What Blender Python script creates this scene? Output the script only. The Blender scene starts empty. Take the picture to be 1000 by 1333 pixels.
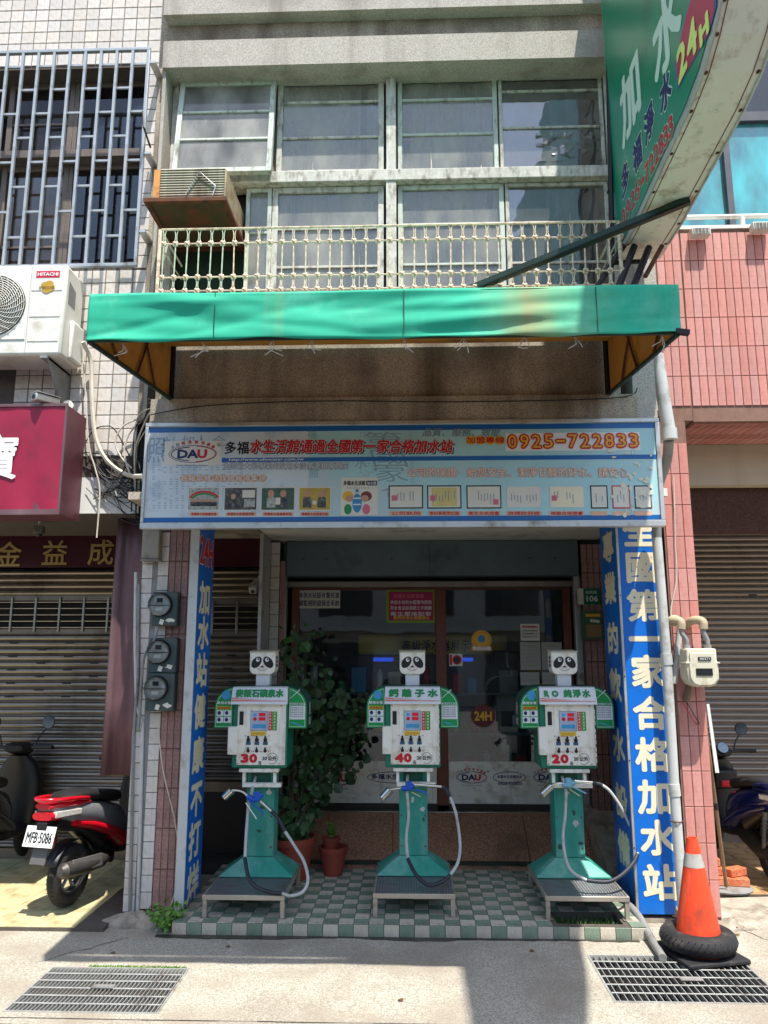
import bpy, math, random
from mathutils import Vector, Matrix
random.seed(7)
S = bpy.context.scene
COL = S.collection
rad = math.radians
# ---------------- camera, world, sun, exposure ----------------
CAMH, PITCH, YAW, FPX = 1.86, rad(10.5), rad(1.9), 1000.0
cr = Vector((math.cos(YAW), math.sin(YAW), 0))
cf = Vector((-math.sin(YAW)*math.cos(PITCH), math.cos(YAW)*math.cos(PITCH), math.sin(PITCH)))
cu = cr.cross(cf)
cam_d = bpy.data.cameras.new('camera'); cam = bpy.data.objects.new('camera', cam_d); COL.objects.link(cam)
M4 = Matrix((cr, cu, -cf)).transposed().to_4x4(); M4.translation = Vector((0, 0, CAMH)); cam.matrix_world = M4
cam_d.sensor_width = 36; cam_d.sensor_fit = 'AUTO'; cam_d.lens = FPX/1333*36
cam_d.clip_start = .05; cam_d.clip_end = 500
S.camera = cam
SUN = Vector((.165, -.38, 1)).normalized()
w = bpy.data.worlds.new('World'); S.world = w; w.use_nodes = True
nt = w.node_tree
sky = nt.nodes.new('ShaderNodeTexSky'); sky.sky_type = 'NISHITA'; sky.sun_disc = False
sky.sun_elevation = math.asin(SUN.z); sky.sun_rotation = math.atan2(SUN.x, SUN.y)
sky.air_density = 1.2; sky.dust_density = 1.5
bgn = nt.nodes['Background']; nt.links.new(sky.outputs[0], bgn.inputs[0]); bgn.inputs[1].default_value = .15
sd = bpy.data.lights.new('sun', 'SUN'); so = bpy.data.objects.new('sun', sd); COL.objects.link(so)
so.rotation_euler = (-SUN).to_track_quat('-Z', 'Y').to_euler(); so.location = (3, -8, 14)
sd.energy = 4.5; sd.angle = rad(.5); sd.color = (1, .955, .88)
S.view_settings.view_transform = 'Standard'; S.view_settings.look = 'None'
S.view_settings.exposure = .68; S.view_settings.gamma = 1; S.view_settings.use_curve_mapping = False
try:
    S.cycles.max_bounces = 8; S.cycles.transparent_max_bounces = 12
    S.cycles.caustics_reflective = False; S.cycles.caustics_refractive = False
except Exception: pass

# measuring: a picture point (pixel of the 1000x1333 photo) meets a plane of the place
def ray(px, py): return cf + cr*((px-500)/FPX) + cu*((666.5-py)/FPX)
def aty(px, py, Y): d = ray(px, py); return Vector((0, 0, CAMH)) + d*(Y/d.y)
def atx(px, py, X): d = ray(px, py); return Vector((0, 0, CAMH)) + d*(X/d.x)
def atz(px, py, Z): d = ray(px, py); return Vector((0, 0, CAMH)) + d*((Z-CAMH)/d.z)

# ---------------- materials ----------------
def lin(*c):
    return tuple(((v/255+.055)/1.055)**2.4 if v > 10 else v/255/12.92 for v in c)
MATS = {}
def mat(name, col, rough=.6, metal=0, var=.12, scale=6, bump=0, bscale=80, dirt=None, streak=None, rand=0, spec=.5, emit=0, coat=0, hue=0):
    """col linear rgb. dirt=(rgb, amount 0-1, scale[, zscale]); streak=(rgb, amount, scale)"""
    if name in MATS: return MATS[name]
    m = bpy.data.materials.new(name); m.use_nodes = True; MATS[name] = m
    n = m.node_tree.nodes; l = m.node_tree.links; b = n['Principled BSDF']
    b.inputs['Roughness'].default_value = rough; b.inputs['Metallic'].default_value = metal
    b.inputs['Specular IOR Level'].default_value = spec
    if coat: b.inputs['Coat Weight'].default_value = coat
    tc = n.new('ShaderNodeTexCoord'); src = tc.outputs['Object']
    def noise(sc, zs=1, det=5, off=0):
        mp = n.new('ShaderNodeMapping'); mp.inputs['Scale'].default_value = (sc, sc, sc*zs); mp.inputs['Location'].default_value = (off, off*2, off)
        l.new(src, mp.inputs[0])
        t = n.new('ShaderNodeTexNoise'); t.inputs['Scale'].default_value = 1; t.inputs['Detail'].default_value = det; t.inputs['Roughness'].default_value = .62
        l.new(mp.outputs[0], t.inputs[0]); return t
    def ramp(o, lo, hi):
        r = n.new('ShaderNodeMapRange'); r.inputs[1].default_value = lo; r.inputs[2].default_value = hi; l.new(o, r.inputs[0]); return r.outputs[0]
    def mix(f, a, c, blend='MIX'):
        x = n.new('ShaderNodeMix'); x.data_type = 'RGBA'; x.blend_type = blend
        if isinstance(f, float): x.inputs[0].default_value = f
        else: l.new(f, x.inputs[0])
        for i, v in ((6, a), (7, c)):
            if isinstance(v, tuple): x.inputs[i].default_value = (*v[:3], 1)
            else: l.new(v, x.inputs[i])
        return x.outputs[2]
    nz = noise(scale)
    lo = tuple(max(0, v*(1-var)) for v in col); hi = tuple(min(1, v*(1+var)) for v in col)
    c = mix(ramp(nz.outputs[0], .3, .7), lo, hi)
    if rand:
        oi = n.new('ShaderNodeObjectInfo'); r = n.new('ShaderNodeMapRange'); r.inputs[3].default_value = 1-rand; r.inputs[4].default_value = 1+rand
        l.new(oi.outputs['Random'], r.inputs[0])
        hsv = n.new('ShaderNodeHueSaturation'); l.new(c, hsv.inputs['Color']); l.new(r.outputs[0], hsv.inputs['Value'])
        if hue:
            w2 = n.new('ShaderNodeTexWhiteNoise'); w2.noise_dimensions = '1D'; l.new(oi.outputs['Random'], w2.inputs['W'])
            r2 = n.new('ShaderNodeMapRange'); r2.inputs[3].default_value = 1-hue; r2.inputs[4].default_value = 1+hue*.6
            l.new(w2.outputs[0], r2.inputs[0]); l.new(r2.outputs[0], hsv.inputs['Saturation'])
        c = hsv.outputs[0]
    if dirt:
        d = noise(dirt[2], dirt[3] if len(dirt) > 3 else 1, 8, 3.7)
        a = dirt[1]; c = mix(ramp(d.outputs[0], .62-.25*a, .8-.12*a), c, dirt[0])
    if streak:
        d = noise(streak[2], .06, 6, 9.1); a = streak[1]
        c = mix(ramp(d.outputs[0], .62-.2*a, .86-.12*a), c, streak[0])
    l.new(c, b.inputs['Base Color'])
    rr = n.new('ShaderNodeMapRange'); rr.inputs[3].default_value = max(.03, rough-.1); rr.inputs[4].default_value = min(1, rough+.12); l.new(nz.outputs[0], rr.inputs[0]); l.new(rr.outputs[0], b.inputs['Roughness'])
    if bump:
        bn = noise(bscale, 1, 4, 1.3); bp = n.new('ShaderNodeBump'); bp.inputs['Strength'].default_value = min(1, bump); bp.inputs['Distance'].default_value = .01*bump
        l.new(bn.outputs[0], bp.inputs['Height']); l.new(bp.outputs[0], b.inputs['Normal'])
    if emit:
        l.new(c, b.inputs['Emission Color']); b.inputs['Emission Strength'].default_value = emit
    return m
def speckle(name, cols, scale=300, rough=.7, bump=.3, dirt=None, streak=None, rand=0):
    """terrazzo / washed pebble: voronoi cells of several colours"""
    m = mat(name, cols[0], rough, bump=bump, bscale=scale, dirt=None, var=.05)
    n = m.node_tree.nodes; l = m.node_tree.links; b = n['Principled BSDF']
    tc = [x for x in n if x.type == 'TEX_COORD'][0]
    v = n.new('ShaderNodeTexVoronoi'); v.inputs['Scale'].default_value = scale; l.new(tc.outputs['Object'], v.inputs['Vector'])
    sp = n.new('ShaderNodeSeparateColor'); l.new(v.outputs['Color'], sp.inputs[0])
    cr_ = n.new('ShaderNodeValToRGB'); cr_.color_ramp.interpolation = 'CONSTANT'
    e = cr_.color_ramp.elements; e[0].color = (*cols[0], 1); e[0].position = 0; e[1].position = 1/len(cols); e[1].color = (*cols[1], 1)
    for i in range(2, len(cols)): x = e.new(i/len(cols)); x.color = (*cols[i], 1)
    l.new(sp.outputs[0], cr_.inputs[0]); c = cr_.outputs[0]
    for k, d in enumerate((dirt, streak)):
        if not d: continue
        mp = n.new('ShaderNodeMapping'); mp.inputs['Scale'].default_value = (d[2], d[2], d[2]*(1 if k == 0 else .08)); l.new(tc.outputs['Object'], mp.inputs[0])
        t = n.new('ShaderNodeTexNoise'); t.inputs['Detail'].default_value = 7; t.inputs['Scale'].default_value = 1; l.new(mp.outputs[0], t.inputs[0])
        r = n.new('ShaderNodeMapRange'); r.inputs[1].default_value = .62-.25*d[1]; r.inputs[2].default_value = .82-.12*d[1]; r.inputs[4].default_value = .85; l.new(t.outputs[0], r.inputs[0])
        x = n.new('ShaderNodeMix'); x.data_type = 'RGBA'; l.new(r.outputs[0], x.inputs[0]); l.new(c, x.inputs[6]); x.inputs[7].default_value = (*d[0], 1); c = x.outputs[2]
    if rand:
        oi = n.new('ShaderNodeObjectInfo'); r = n.new('ShaderNodeMapRange'); r.inputs[3].default_value = 1-rand; r.inputs[4].default_value = 1+rand
        l.new(oi.outputs['Random'], r.inputs[0]); hsv = n.new('ShaderNodeHueSaturation'); l.new(c, hsv.inputs['Color']); l.new(r.outputs[0], hsv.inputs['Value']); c = hsv.outputs[0]
    l.new(c, b.inputs['Base Color']); return m
def glass(name, tint=(.8, .85, .85), refl=.12, rough=.02, film=0, filmcol=(.7, .72, .72), wave=0):
    m = bpy.data.materials.new(name); m.use_nodes = True; MATS[name] = m
    n = m.node_tree.nodes; l = m.node_tree.links; n.remove(n['Principled BSDF']); out = n['Material Output']
    tr = n.new('ShaderNodeBsdfTransparent'); tr.inputs[0].default_value = (*tint, 1)
    gl = n.new('ShaderNodeBsdfGlossy'); gl.inputs['Roughness'].default_value = rough
    fr = n.new('ShaderNodeFresnel'); fr.inputs[0].default_value = 1.5
    ad = n.new('ShaderNodeMath'); ad.operation = 'ADD'; ad.inputs[1].default_value = refl; ad.use_clamp = True; l.new(fr.outputs[0], ad.inputs[0])
    mx = n.new('ShaderNodeMixShader'); l.new(ad.outputs[0], mx.inputs[0]); l.new(tr.outputs[0], mx.inputs[1]); l.new(gl.outputs[0], mx.inputs[2])
    last = mx.outputs[0]
    tc = n.new('ShaderNodeTexCoord')
    if film:
        df = n.new('ShaderNodeBsdfDiffuse'); df.inputs[0].default_value = (*filmcol, 1)
        mp = n.new('ShaderNodeMapping'); mp.inputs['Scale'].default_value = (4, 4, 1.8); l.new(tc.outputs['Object'], mp.inputs[0]); oi = n.new('ShaderNodeObjectInfo'); vm = n.new('ShaderNodeVectorMath'); vm.operation = 'SCALE'; vm.inputs[0].default_value = (31, 17, 23); l.new(oi.outputs['Random'], vm.inputs['Scale']); l.new(vm.outputs[0], mp.inputs['Location'])
        t = n.new('ShaderNodeTexNoise'); t.inputs['Scale'].default_value = 1; t.inputs['Detail'].default_value = 6; l.new(mp.outputs[0], t.inputs[0])
        r = n.new('ShaderNodeMapRange'); r.inputs[1].default_value = .35; r.inputs[2].default_value = .7; r.inputs[3].default_value = film*.25; r.inputs[4].default_value = film; l.new(t.outputs[0], r.inputs[0])
        m2 = n.new('ShaderNodeMixShader'); l.new(r.outputs[0], m2.inputs[0]); l.new(last, m2.inputs[1]); l.new(df.outputs[0], m2.inputs[2]); last = m2.outputs[0]
    if wave:
        t = n.new('ShaderNodeTexNoise'); t.inputs['Scale'].default_value = 2.2; l.new(tc.outputs['Object'], t.inputs[0])
        bp = n.new('ShaderNodeBump'); bp.inputs['Strength'].default_value = wave; bp.inputs['Distance'].default_value = .02; l.new(t.outputs[0], bp.inputs['Height']); l.new(bp.outputs[0], gl.inputs['Normal'])
    l.new(last, out.inputs[0]); return m

# ---------------- mesh building ----------------
def woff(o):
    v = Vector((0, 0, 0))
    while o: v = v+o.location; o = o.parent
    return v
class MB:
    def __init__(s): s.v = []; s.f = []
    def add(s, vs, fs):
        k = len(s.v); s.v += [Vector(p) for p in vs]; s.f += [tuple(i+k for i in f) for f in fs]; return s
    def box(s, a, b, R=None, c=None):
        x0, x1 = sorted((a[0], b[0])); y0, y1 = sorted((a[1], b[1])); z0, z1 = sorted((a[2], b[2]))
        vs = [Vector(p) for p in ((x0,y0,z0),(x1,y0,z0),(x1,y1,z0),(x0,y1,z0),(x0,y0,z1),(x1,y0,z1),(x1,y1,z1),(x0,y1,z1))]
        if R is not None:
            cc = Vector(c) if c is not None else (vs[0]+vs[6])/2
            vs = [cc+R@(p-cc) for p in vs]
        return s.add(vs, [(0,3,2,1),(4,5,6,7),(0,1,5,4),(1,2,6,5),(2,3,7,6),(3,0,4,7)])
    def hexa(s, p): return s.add(p, [(0,3,2,1),(4,5,6,7),(0,1,5,4),(1,2,6,5),(2,3,7,6),(3,0,4,7)])
    def quad(s, a, b, c, d): return s.add((a, b, c, d), [(0,1,2,3)])
    def cyl(s, p0, p1, r0, r1=None, n=16, caps=True, start=None):
        r1 = r0 if r1 is None else r1; p0 = Vector(p0); p1 = Vector(p1); d = (p1-p0).normalized()
        a = d.orthogonal().normalized(); b = d.cross(a)
        vs = []
        for p, r in ((p0, r0), (p1, r1)):
            for i in range(n): t = 2*math.pi*i/n; vs.append(p+a*(r*math.cos(t))+b*(r*math.sin(t)))
        fs = [(i, (i+1) % n, n+(i+1) % n, n+i) for i in range(n)]
        if caps: fs += [tuple(range(n-1, -1, -1)), tuple(range(n, 2*n))]
        return s.add(vs, fs)
    def tube(s, pts, r, n=8, caps=True, smooth=0):
        pts = [Vector(p) for p in pts]
        if smooth: pts = spline(pts, smooth)
        rs = r if isinstance(r, (list, tuple)) else [r]*len(pts)
        vs = []; ref = None
        for i, p in enumerate(pts):
            d = (pts[min(i+1, len(pts)-1)]-pts[max(i-1, 0)])
            d = d.normalized() if d.length > 1e-9 else Vector((0, 0, 1))
            if ref is None: ref = d.orthogonal().normalized()
            ref = (ref-d*ref.dot(d)); ref = ref.normalized() if ref.length > 1e-6 else d.orthogonal().normalized()
            b = d.cross(ref)
            for k in range(n): t = 2*math.pi*k/n; vs.append(p+ref*(rs[i]*math.cos(t))+b*(rs[i]*math.sin(t)))
        m = len(pts); fs = [(i*n+k, i*n+(k+1) % n, (i+1)*n+(k+1) % n, (i+1)*n+k) for i in range(m-1) for k in range(n)]
        if caps: fs += [tuple(range(n-1, -1, -1)), tuple(range((m-1)*n, m*n))]
        return s.add(vs, fs)
    def lathe(s, prof, c, axis=(0, 0, 1), n=24, closed=False):
        ax = Vector(axis).normalized(); a = ax.orthogonal().normalized(); b = ax.cross(a); c = Vector(c)
        vs = [c+ax*h+a*(r*math.cos(2*math.pi*i/n))+b*(r*math.sin(2*math.pi*i/n)) for (r, h) in prof for i in range(n)]
        m = len(prof); rows = m if closed else m-1
        fs = [(j*n+i, j*n+(i+1) % n, ((j+1) % m)*n+(i+1) % n, ((j+1) % m)*n+i) for j in range(rows) for i in range(n)]
        if not closed:
            if prof[0][0] > 1e-4: fs.append(tuple(range(n-1, -1, -1)))
            if prof[-1][0] > 1e-4: fs.append(tuple(range((m-1)*n, m*n)))
        return s.add(vs, fs)
    def prism(s, poly, to3, d0, d1):
        """poly: 2d list; to3(u,v,d)->point"""
        n = len(poly); vs = [to3(u, v, d0) for u, v in poly]+[to3(u, v, d1) for u, v in poly]
        fs = [(i, (i+1) % n, n+(i+1) % n, n+i) for i in range(n)]+[tuple(range(n-1, -1, -1)), tuple(range(n, 2*n))]
        return s.add(vs, fs)
    def loft(s, rings, caps=True):
        n = len(rings[0]); vs = [p for r in rings for p in r]; m = len(rings)
        fs = [(j*n+i, j*n+(i+1) % n, (j+1)*n+(i+1) % n, (j+1)*n+i) for j in range(m-1) for i in range(n)]
        if caps: fs += [tuple(range(n-1, -1, -1)), tuple(range((m-1)*n, m*n))]
        return s.add(vs, fs)
    def grid(s, fn, nu, nv):
        vs = [fn(i/nu, j/nv) for j in range(nv+1) for i in range(nu+1)]
        return s.add(vs, [(j*(nu+1)+i, j*(nu+1)+i+1, (j+1)*(nu+1)+i+1, (j+1)*(nu+1)+i) for j in range(nv) for i in range(nu)])
    def mesh(s, name, off=Vector((0, 0, 0)), smooth=False, fix=True):
        me = bpy.data.meshes.new(name); me.from_pydata([tuple(p-off) for p in s.v], [], s.f)
        if fix:
            import bmesh
            bm = bmesh.new(); bm.from_mesh(me); bmesh.ops.recalc_face_normals(bm, faces=bm.faces); bm.to_mesh(me); bm.free()
        if smooth:
            me.shade_smooth()
            try: me.set_sharp_from_angle(angle=rad(40))
            except Exception: pass
        me.update(); return me
    def build(s, name, m, parent=None, smooth=False, bevel=0, solid=0, fix=True, origin=None):
        if parent is not None: off = woff(parent)
        else:
            xs = [p.x for p in s.v]; ys = [p.y for p in s.v]; zs = [p.z for p in s.v]
            off = Vector(origin) if origin else Vector(((min(xs)+max(xs))/2, (min(ys)+max(ys))/2, min(zs)))
        me = s.mesh(name, off, smooth, fix); me.materials.append(m)
        o = bpy.data.objects.new(name, me); COL.objects.link(o)
        if parent is not None: o.parent = parent
        else: o.location = off
        if solid: k = o.modifiers.new('solid', 'SOLIDIFY'); k.thickness = solid; k.offset = 0
        if bevel:
            k = o.modifiers.new('bevel', 'BEVEL'); k.width = bevel; k.segments = 2; k.limit_method = 'ANGLE'; k.angle_limit = rad(35)
            me.shade_smooth()
            try: me.set_sharp_from_angle(angle=rad(50))
            except Exception: pass
        return o
def spline(P, k):
    out = []
    for i in range(len(P)-1):
        p0 = P[max(i-1, 0)]; p1 = P[i]; p2 = P[i+1]; p3 = P[min(i+2, len(P)-1)]
        for j in range(k):
            t = j/k; out.append(.5*((2*p1)+(p2-p0)*t+(2*p0-5*p1+4*p2-p3)*t*t+(3*p1-p0-3*p2+p3)*t**3))
    out.append(P[-1]); return out
def tag(o, label=None, cat=None, group=None, kind=None):
    if label: o['label'] = label
    if cat: o['category'] = cat
    if group: o['group'] = group
    if kind: o['kind'] = kind
    return o
def thing(name, label, cat, loc=(0, 0, 0), group=None, kind=None, parent=None):
    o = bpy.data.objects.new(name, None); COL.objects.link(o); o.location = loc; o.empty_display_size = .1
    if parent: o.parent = parent; o.location = Vector(loc)-woff(parent)
    return tag(o, label, cat, group, kind)
def inst(name, me, parent, loc, rot=None):
    """object sharing a mesh; loc in world (parents carry no rotation while building)"""
    o = bpy.data.objects.new(name, me); COL.objects.link(o); o.parent = parent
    o.location = Vector(loc)-(woff(parent) if parent else Vector((0, 0, 0)))
    if rot: o.rotation_euler = rot
    return o
def copy_tree(o, parent=None):
    c = o.copy(); COL.objects.link(c); c.parent = parent
    for ch in list(o.children): copy_tree(ch, c)
    return c
def tile_mesh(name, u, v, t, m, face='-Y', bev=.003):
    """chamfered tile centred on its back; u width, v height/length, t thickness"""
    a, b = u/2, v/2; q = bev
    loc = [(-a,-b,0),(a,-b,0),(a,b,0),(-a,b,0),(-a,-b,t-q),(a,-b,t-q),(a,b,t-q),(-a,b,t-q),(-a+q,-b+q,t),(a-q,-b+q,t),(a-q,b-q,t),(-a+q,b-q,t)]
    fs = [(0,1,5,4),(1,2,6,5),(2,3,7,6),(3,0,4,7),(4,5,9,8),(5,6,10,9),(6,7,11,10),(7,4,8,11),(8,9,10,11)]
    cv = {'-Y': lambda x, y, z: (x, -z, y), '+Z': lambda x, y, z: (x, y, z), '+X': lambda x, y, z: (z, x, y), '-X': lambda x, y, z: (-z, -x, y), '-Z': lambda x, y, z: (x, -y, -z)}[face]
    mb = MB(); mb.add([cv(*p) for p in loc], fs); me = mb.mesh(name, fix=False); me.materials.append(m); return me
# ---------------- lettering ----------------
GL = {}
def glyphs(s):
    if s in GL: return GL[s]
    c = bpy.data.curves.new('letters', 'FONT'); c.body = s; c.size = 1; c.resolution_u = 2
    o = bpy.data.objects.new('letters', c); COL.objects.link(o)
    dg = bpy.context.evaluated_depsgraph_get(); dg.update()
    me = bpy.data.meshes.new_from_object(o.evaluated_get(dg))
    vs = [(p.co.x, p.co.y) for p in me.vertices]; fs = [tuple(p.vertices) for p in me.polygons]
    bpy.data.objects.remove(o); bpy.data.curves.remove(c); bpy.data.meshes.remove(me)
    GL[s] = (vs, fs); return GL[s]
def lettering(items, m, parent, right=(1, 0, 0), up=(0, 0, 1), bold=0, name='lettering', lift=.0015, shear=0, mb=None):
    """items: (string, centre, width, height, mode) ; mode 'fit' stretches the ink box, 'em' one square character"""
    if mb is None and len(items) > 1:
        for it in items: o = lettering([it], m, parent, right, up, bold, name, lift, shear)
        return o
    R = Vector(right); U = Vector(up); N = R.cross(U).normalized(); own = mb is None; mb = mb or MB()
    for it in items:
        s, c, wd, ht = it[:4]; mode = it[4] if len(it) > 4 else 'fit'
        vs, fs = glyphs(s)
        if not vs: continue
        if mode == 'em': x0, x1, y0, y1 = 0, 1, -.12, .88
        else: x0 = min(v[0] for v in vs); x1 = max(v[0] for v in vs); y0 = min(v[1] for v in vs); y1 = max(v[1] for v in vs)
        sx = wd/(x1-x0); sy = ht/(y1-y0); c = Vector(c)
        K = [(0, 0)] if not bold else [(0, 0)]+[(math.cos(t)*bold, math.sin(t)*bold) for t in (0, 1.57, 3.14, 4.71, .785, 2.356, 3.927, 5.498)]
        for k, (dx, dy) in enumerate(K):
            P = []
            for x, y in vs:
                a = (x-(x0+x1)/2)*sx+dx; b = (y-(y0+y1)/2)*sy+dy; P.append(c+R*(a+shear*b)+U*b+N*(lift+k*.00012))
            mb.add(P, fs)
    return mb.build(name, m, parent, fix=False) if own else mb
def plate(mb, c, w_, h_, right=(1, 0, 0), up=(0, 0, 1), lift=0):
    R = Vector(right); U = Vector(up); N = R.cross(U).normalized(); c = Vector(c)+N*lift
    return mb.quad(c-R*w_/2-U*h_/2, c+R*w_/2-U*h_/2, c+R*w_/2+U*h_/2, c-R*w_/2+U*h_/2)
def ring(mb, c, a, b, wd, right=(1, 0, 0), up=(0, 0, 1), lift=0, n=40, t0=0, t1=2*math.pi):
    R = Vector(right); U = Vector(up); N = R.cross(U).normalized(); c = Vector(c)+N*lift; P = []
    for i in range(n+1):
        t = t0+(t1-t0)*i/n; P.append(c+R*(a*math.cos(t))+U*(b*math.sin(t))); P.append(c+R*((a-wd)*math.cos(t))+U*((b-wd)*math.sin(t)))
    return mb.add(P, [(2*i, 2*i+2, 2*i+3, 2*i+1) for i in range(n)])
def disc(mb, c, a, b, right=(1, 0, 0), up=(0, 0, 1), lift=0, n=32):
    R = Vector(right); U = Vector(up); N = R.cross(U).normalized(); c = Vector(c)+N*lift
    return mb.add([c+R*(a*math.cos(2*math.pi*i/n))+U*(b*math.sin(2*math.pi*i/n)) for i in range(n)], [tuple(range(n))])
RN = random.Random(11)
# ---------------- materials ----------------
m_conc = speckle('concrete_pavement', [lin(170,164,148), lin(182,176,160), lin(158,152,136), lin(190,184,170), lin(144,138,124)], 150, .85, .45, dirt=(lin(126,116,102), .62, .9), streak=(lin(150,138,122), .7, 3.1))
m_conc2 = mat('rough_concrete', lin(168,158,142), .9, var=.25, scale=9, bump=.8, bscale=45, dirt=(lin(110,98,84), .5, 6))
m_pit = mat('pit_dark', lin(52,48,44), .95, var=.3)
m_road = speckle('asphalt', [lin(92,90,88), lin(78,76,74), lin(105,102,98)], 180, .9, .4)
m_grout = mat('grout', lin(88,80,72), .95, var=.2, scale=20)
m_white_tile = mat('white_tile', lin(216,208,198), .35, var=.05, scale=9, rand=.09, hue=.3, dirt=(lin(150,128,100), .28, 7), streak=(lin(140,122,100), .25, 9), bump=.1, bscale=12)
m_pink_tile = speckle('pink_granite_tile', [lin(150,112,104), lin(168,128,118), lin(130,96,90), lin(178,142,132)], 260, .55, .1, rand=.1, dirt=(lin(96,76,70), .3, 5))
m_red_tile = mat('red_tile', lin(198,134,124), .6, var=.1, scale=14, rand=.08, hue=.14, bump=.15, bscale=90, dirt=(lin(156,96,84), .42, 5), streak=(lin(216,156,142), .35, 7))
m_red_grout = mat('red_grout', lin(136,104,90), .95, var=.2, scale=12)
m_green_tile = speckle('green_tile', [lin(124,142,122), lin(136,154,134), lin(110,128,110)], 400, .5, .1, rand=.14, dirt=(lin(70,72,62), .35, 6))
m_cream_tile = speckle('cream_tile', [lin(196,188,170), lin(208,200,182), lin(178,170,152)], 400, .5, .1, rand=.12, dirt=(lin(110,102,88), .35, 6))
m_yellow_tile = mat('yellow_floor_tile', lin(206,196,150), .45, var=.06, rand=.07, dirt=(lin(140,128,92), .35, 5))
m_tan_tile = mat('tan_floor_tile', lin(190,150,104), .5, var=.08, rand=.08, dirt=(lin(120,92,64), .4, 5))
m_granite = speckle('brown_granite', [lin(152,104,78), lin(174,126,96), lin(118,82,64), lin(192,148,116), lin(134,98,80)], 190, .45, .1, dirt=(lin(96,76,60), .3, 3))
m_pebble = speckle('washed_pebble_render', [lin(176,164,146), lin(192,181,162), lin(148,136,120), lin(204,194,176)], 230, .85, .5, dirt=(lin(92,80,66), .55, 1.7), streak=(lin(70,52,38), .75, 3.5))
m_pebble_l = speckle('pale_pebble_render', [lin(186,180,168), lin(200,196,186), lin(156,150,140), lin(176,168,156)], 230, .85, .5, dirt=(lin(140,132,120), .35, 2), streak=(lin(120,112,100), .4, 4))
m_ceiling = mat('ceiling_paint', lin(226,222,210), .8, var=.08, dirt=(lin(150,138,118), .3, 3))
m_wood = mat('weathered_wood', lin(200,200,190), .75, var=.15, scale=14, bump=.5, bscale=60, dirt=(lin(104,88,74), .55, 19, .4), streak=(lin(226,226,218), .4, 22))
m_woodg = mat('greenish_frame_paint', lin(196,206,196), .6, var=.12, scale=10, bump=.3, dirt=(lin(120,110,94), .42, 17, .4))
m_curtain = mat('curtain_cloth', lin(206,202,190), .9, var=.14, scale=5, streak=(lin(128,126,120), .6, 16))
m_curtain_d = mat('dim_curtain_cloth', lin(150,142,130), .9, var=.25, scale=5, streak=(lin(86,80,74), .7, 12))
m_curtain_b = mat('brown_curtain', lin(146,128,116), .9, var=.1, scale=5, streak=(lin(110,94,84), .6, 18))
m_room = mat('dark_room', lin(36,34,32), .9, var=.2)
m_glass_old = glass('old_window_glass', (.86, .9, .9), .05, .03, film=.5, filmcol=lin(205,204,196), wave=.15)
m_glass_refl = glass('sky_reflecting_glass', (.7, .74, .76), .2, .02, film=.22, filmcol=lin(190,192,188), wave=.6)
m_glass_door = glass('door_glass', (.85, .88, .88), .05, .01, film=.03, wave=.05)
m_glass_teal = glass('teal_tinted_glass', (.18, .5, .55), .22, .02, film=.75, filmcol=lin(110,222,232), wave=.5)
m_glass_dark = glass('dark_tinted_glass', (.25, .32, .34), .12, .02, film=.35, filmcol=lin(88,84,80), wave=.5)
m_steel = mat('stainless_steel', lin(176,172,164), .32, 1, var=.08, scale=4, dirt=(lin(120,108,92), .3, 5))
m_slat = mat('shutter_steel', lin(140,130,118), .36, .85, var=.1, scale=2, streak=(lin(92,80,68), .35, 3), dirt=(lin(84,74,62), .35, 2))
m_slatw = mat('brown_shutter_paint', lin(150,138,126), .42, .6, var=.1, scale=2, streak=(lin(104,88,76), .4, 3), dirt=(lin(112,98,86), .35, 1.5))
m_grille = mat('galvanised_bar', lin(164,170,176), .5, .25, var=.12, scale=6, dirt=(lin(96,96,96), .35, 8))
m_dkmetal = mat('dark_metal', lin(34,34,36), .5, .4, var=.2)
m_dgreenm = mat('dark_green_metal', lin(28,52,42), .45, .2, var=.25, dirt=(lin(24,24,24), .5, 5))
m_rust = mat('rusty_iron', lin(104,62,40), .85, .1, var=.35, scale=12, bump=.3, dirt=(lin(52,36,28), .5, 9))
m_railp = mat('cream_iron_paint', lin(236,212,186), .6, var=.12, scale=10, dirt=(lin(128,76,44), .52, 22), bump=.15)
m_railp2 = mat('mint_iron_paint', lin(196,206,182), .6, var=.12, scale=10, dirt=(lin(110,76,50), .4, 22), bump=.15)
m_white = mat('white_paint', lin(222,222,216), .4, var=.05, dirt=(lin(170,160,142), .3, 5))
m_cream = mat('cream_enamel', lin(246,242,228), .4, var=.05, scale=8, dirt=(lin(186,168,134), .42, 9), streak=(lin(176,150,112), .3, 14))
m_alu = mat('aluminium_frame', lin(196,196,192), .38, .6, var=.1, scale=5, dirt=(lin(134,122,104), .35, 7))
m_black = mat('black_plastic', lin(24,24,26), .42, var=.2)
m_rubber = mat('rubber', lin(34,33,34), .75, var=.3, scale=14, dirt=(lin(86,80,74), .4, 9))
m_maroon = mat('maroon_panel', lin(66,16,32), .35, var=.1, scale=3)
m_maroonv = mat('maroon_vinyl', lin(150,22,58), .5, var=.1, scale=2.5, dirt=(lin(112,20,46), .4, 3), bump=.1, bscale=5)
m_maroons = mat('maroon_sheet_side', lin(112,62,74), .5, .2, var=.2, scale=3, dirt=(lin(70,38,46), .5, 4))
m_plum = mat('plum_sheet_metal', lin(112,84,88), .45, .3, var=.2, scale=3, streak=(lin(150,126,128), .5, 5))
m_gold = mat('brass_lettering', lin(206,176,110), .35, .6, var=.1)
m_brownframe = mat('brown_door_frame', lin(112,58,38), .45, var=.12, scale=5, dirt=(lin(70,38,26), .3, 6))
m_shbox = mat('grey_shutter_box', lin(92,108,112), .5, .1, var=.1, scale=3, dirt=(lin(70,78,80), .3, 3))
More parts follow.
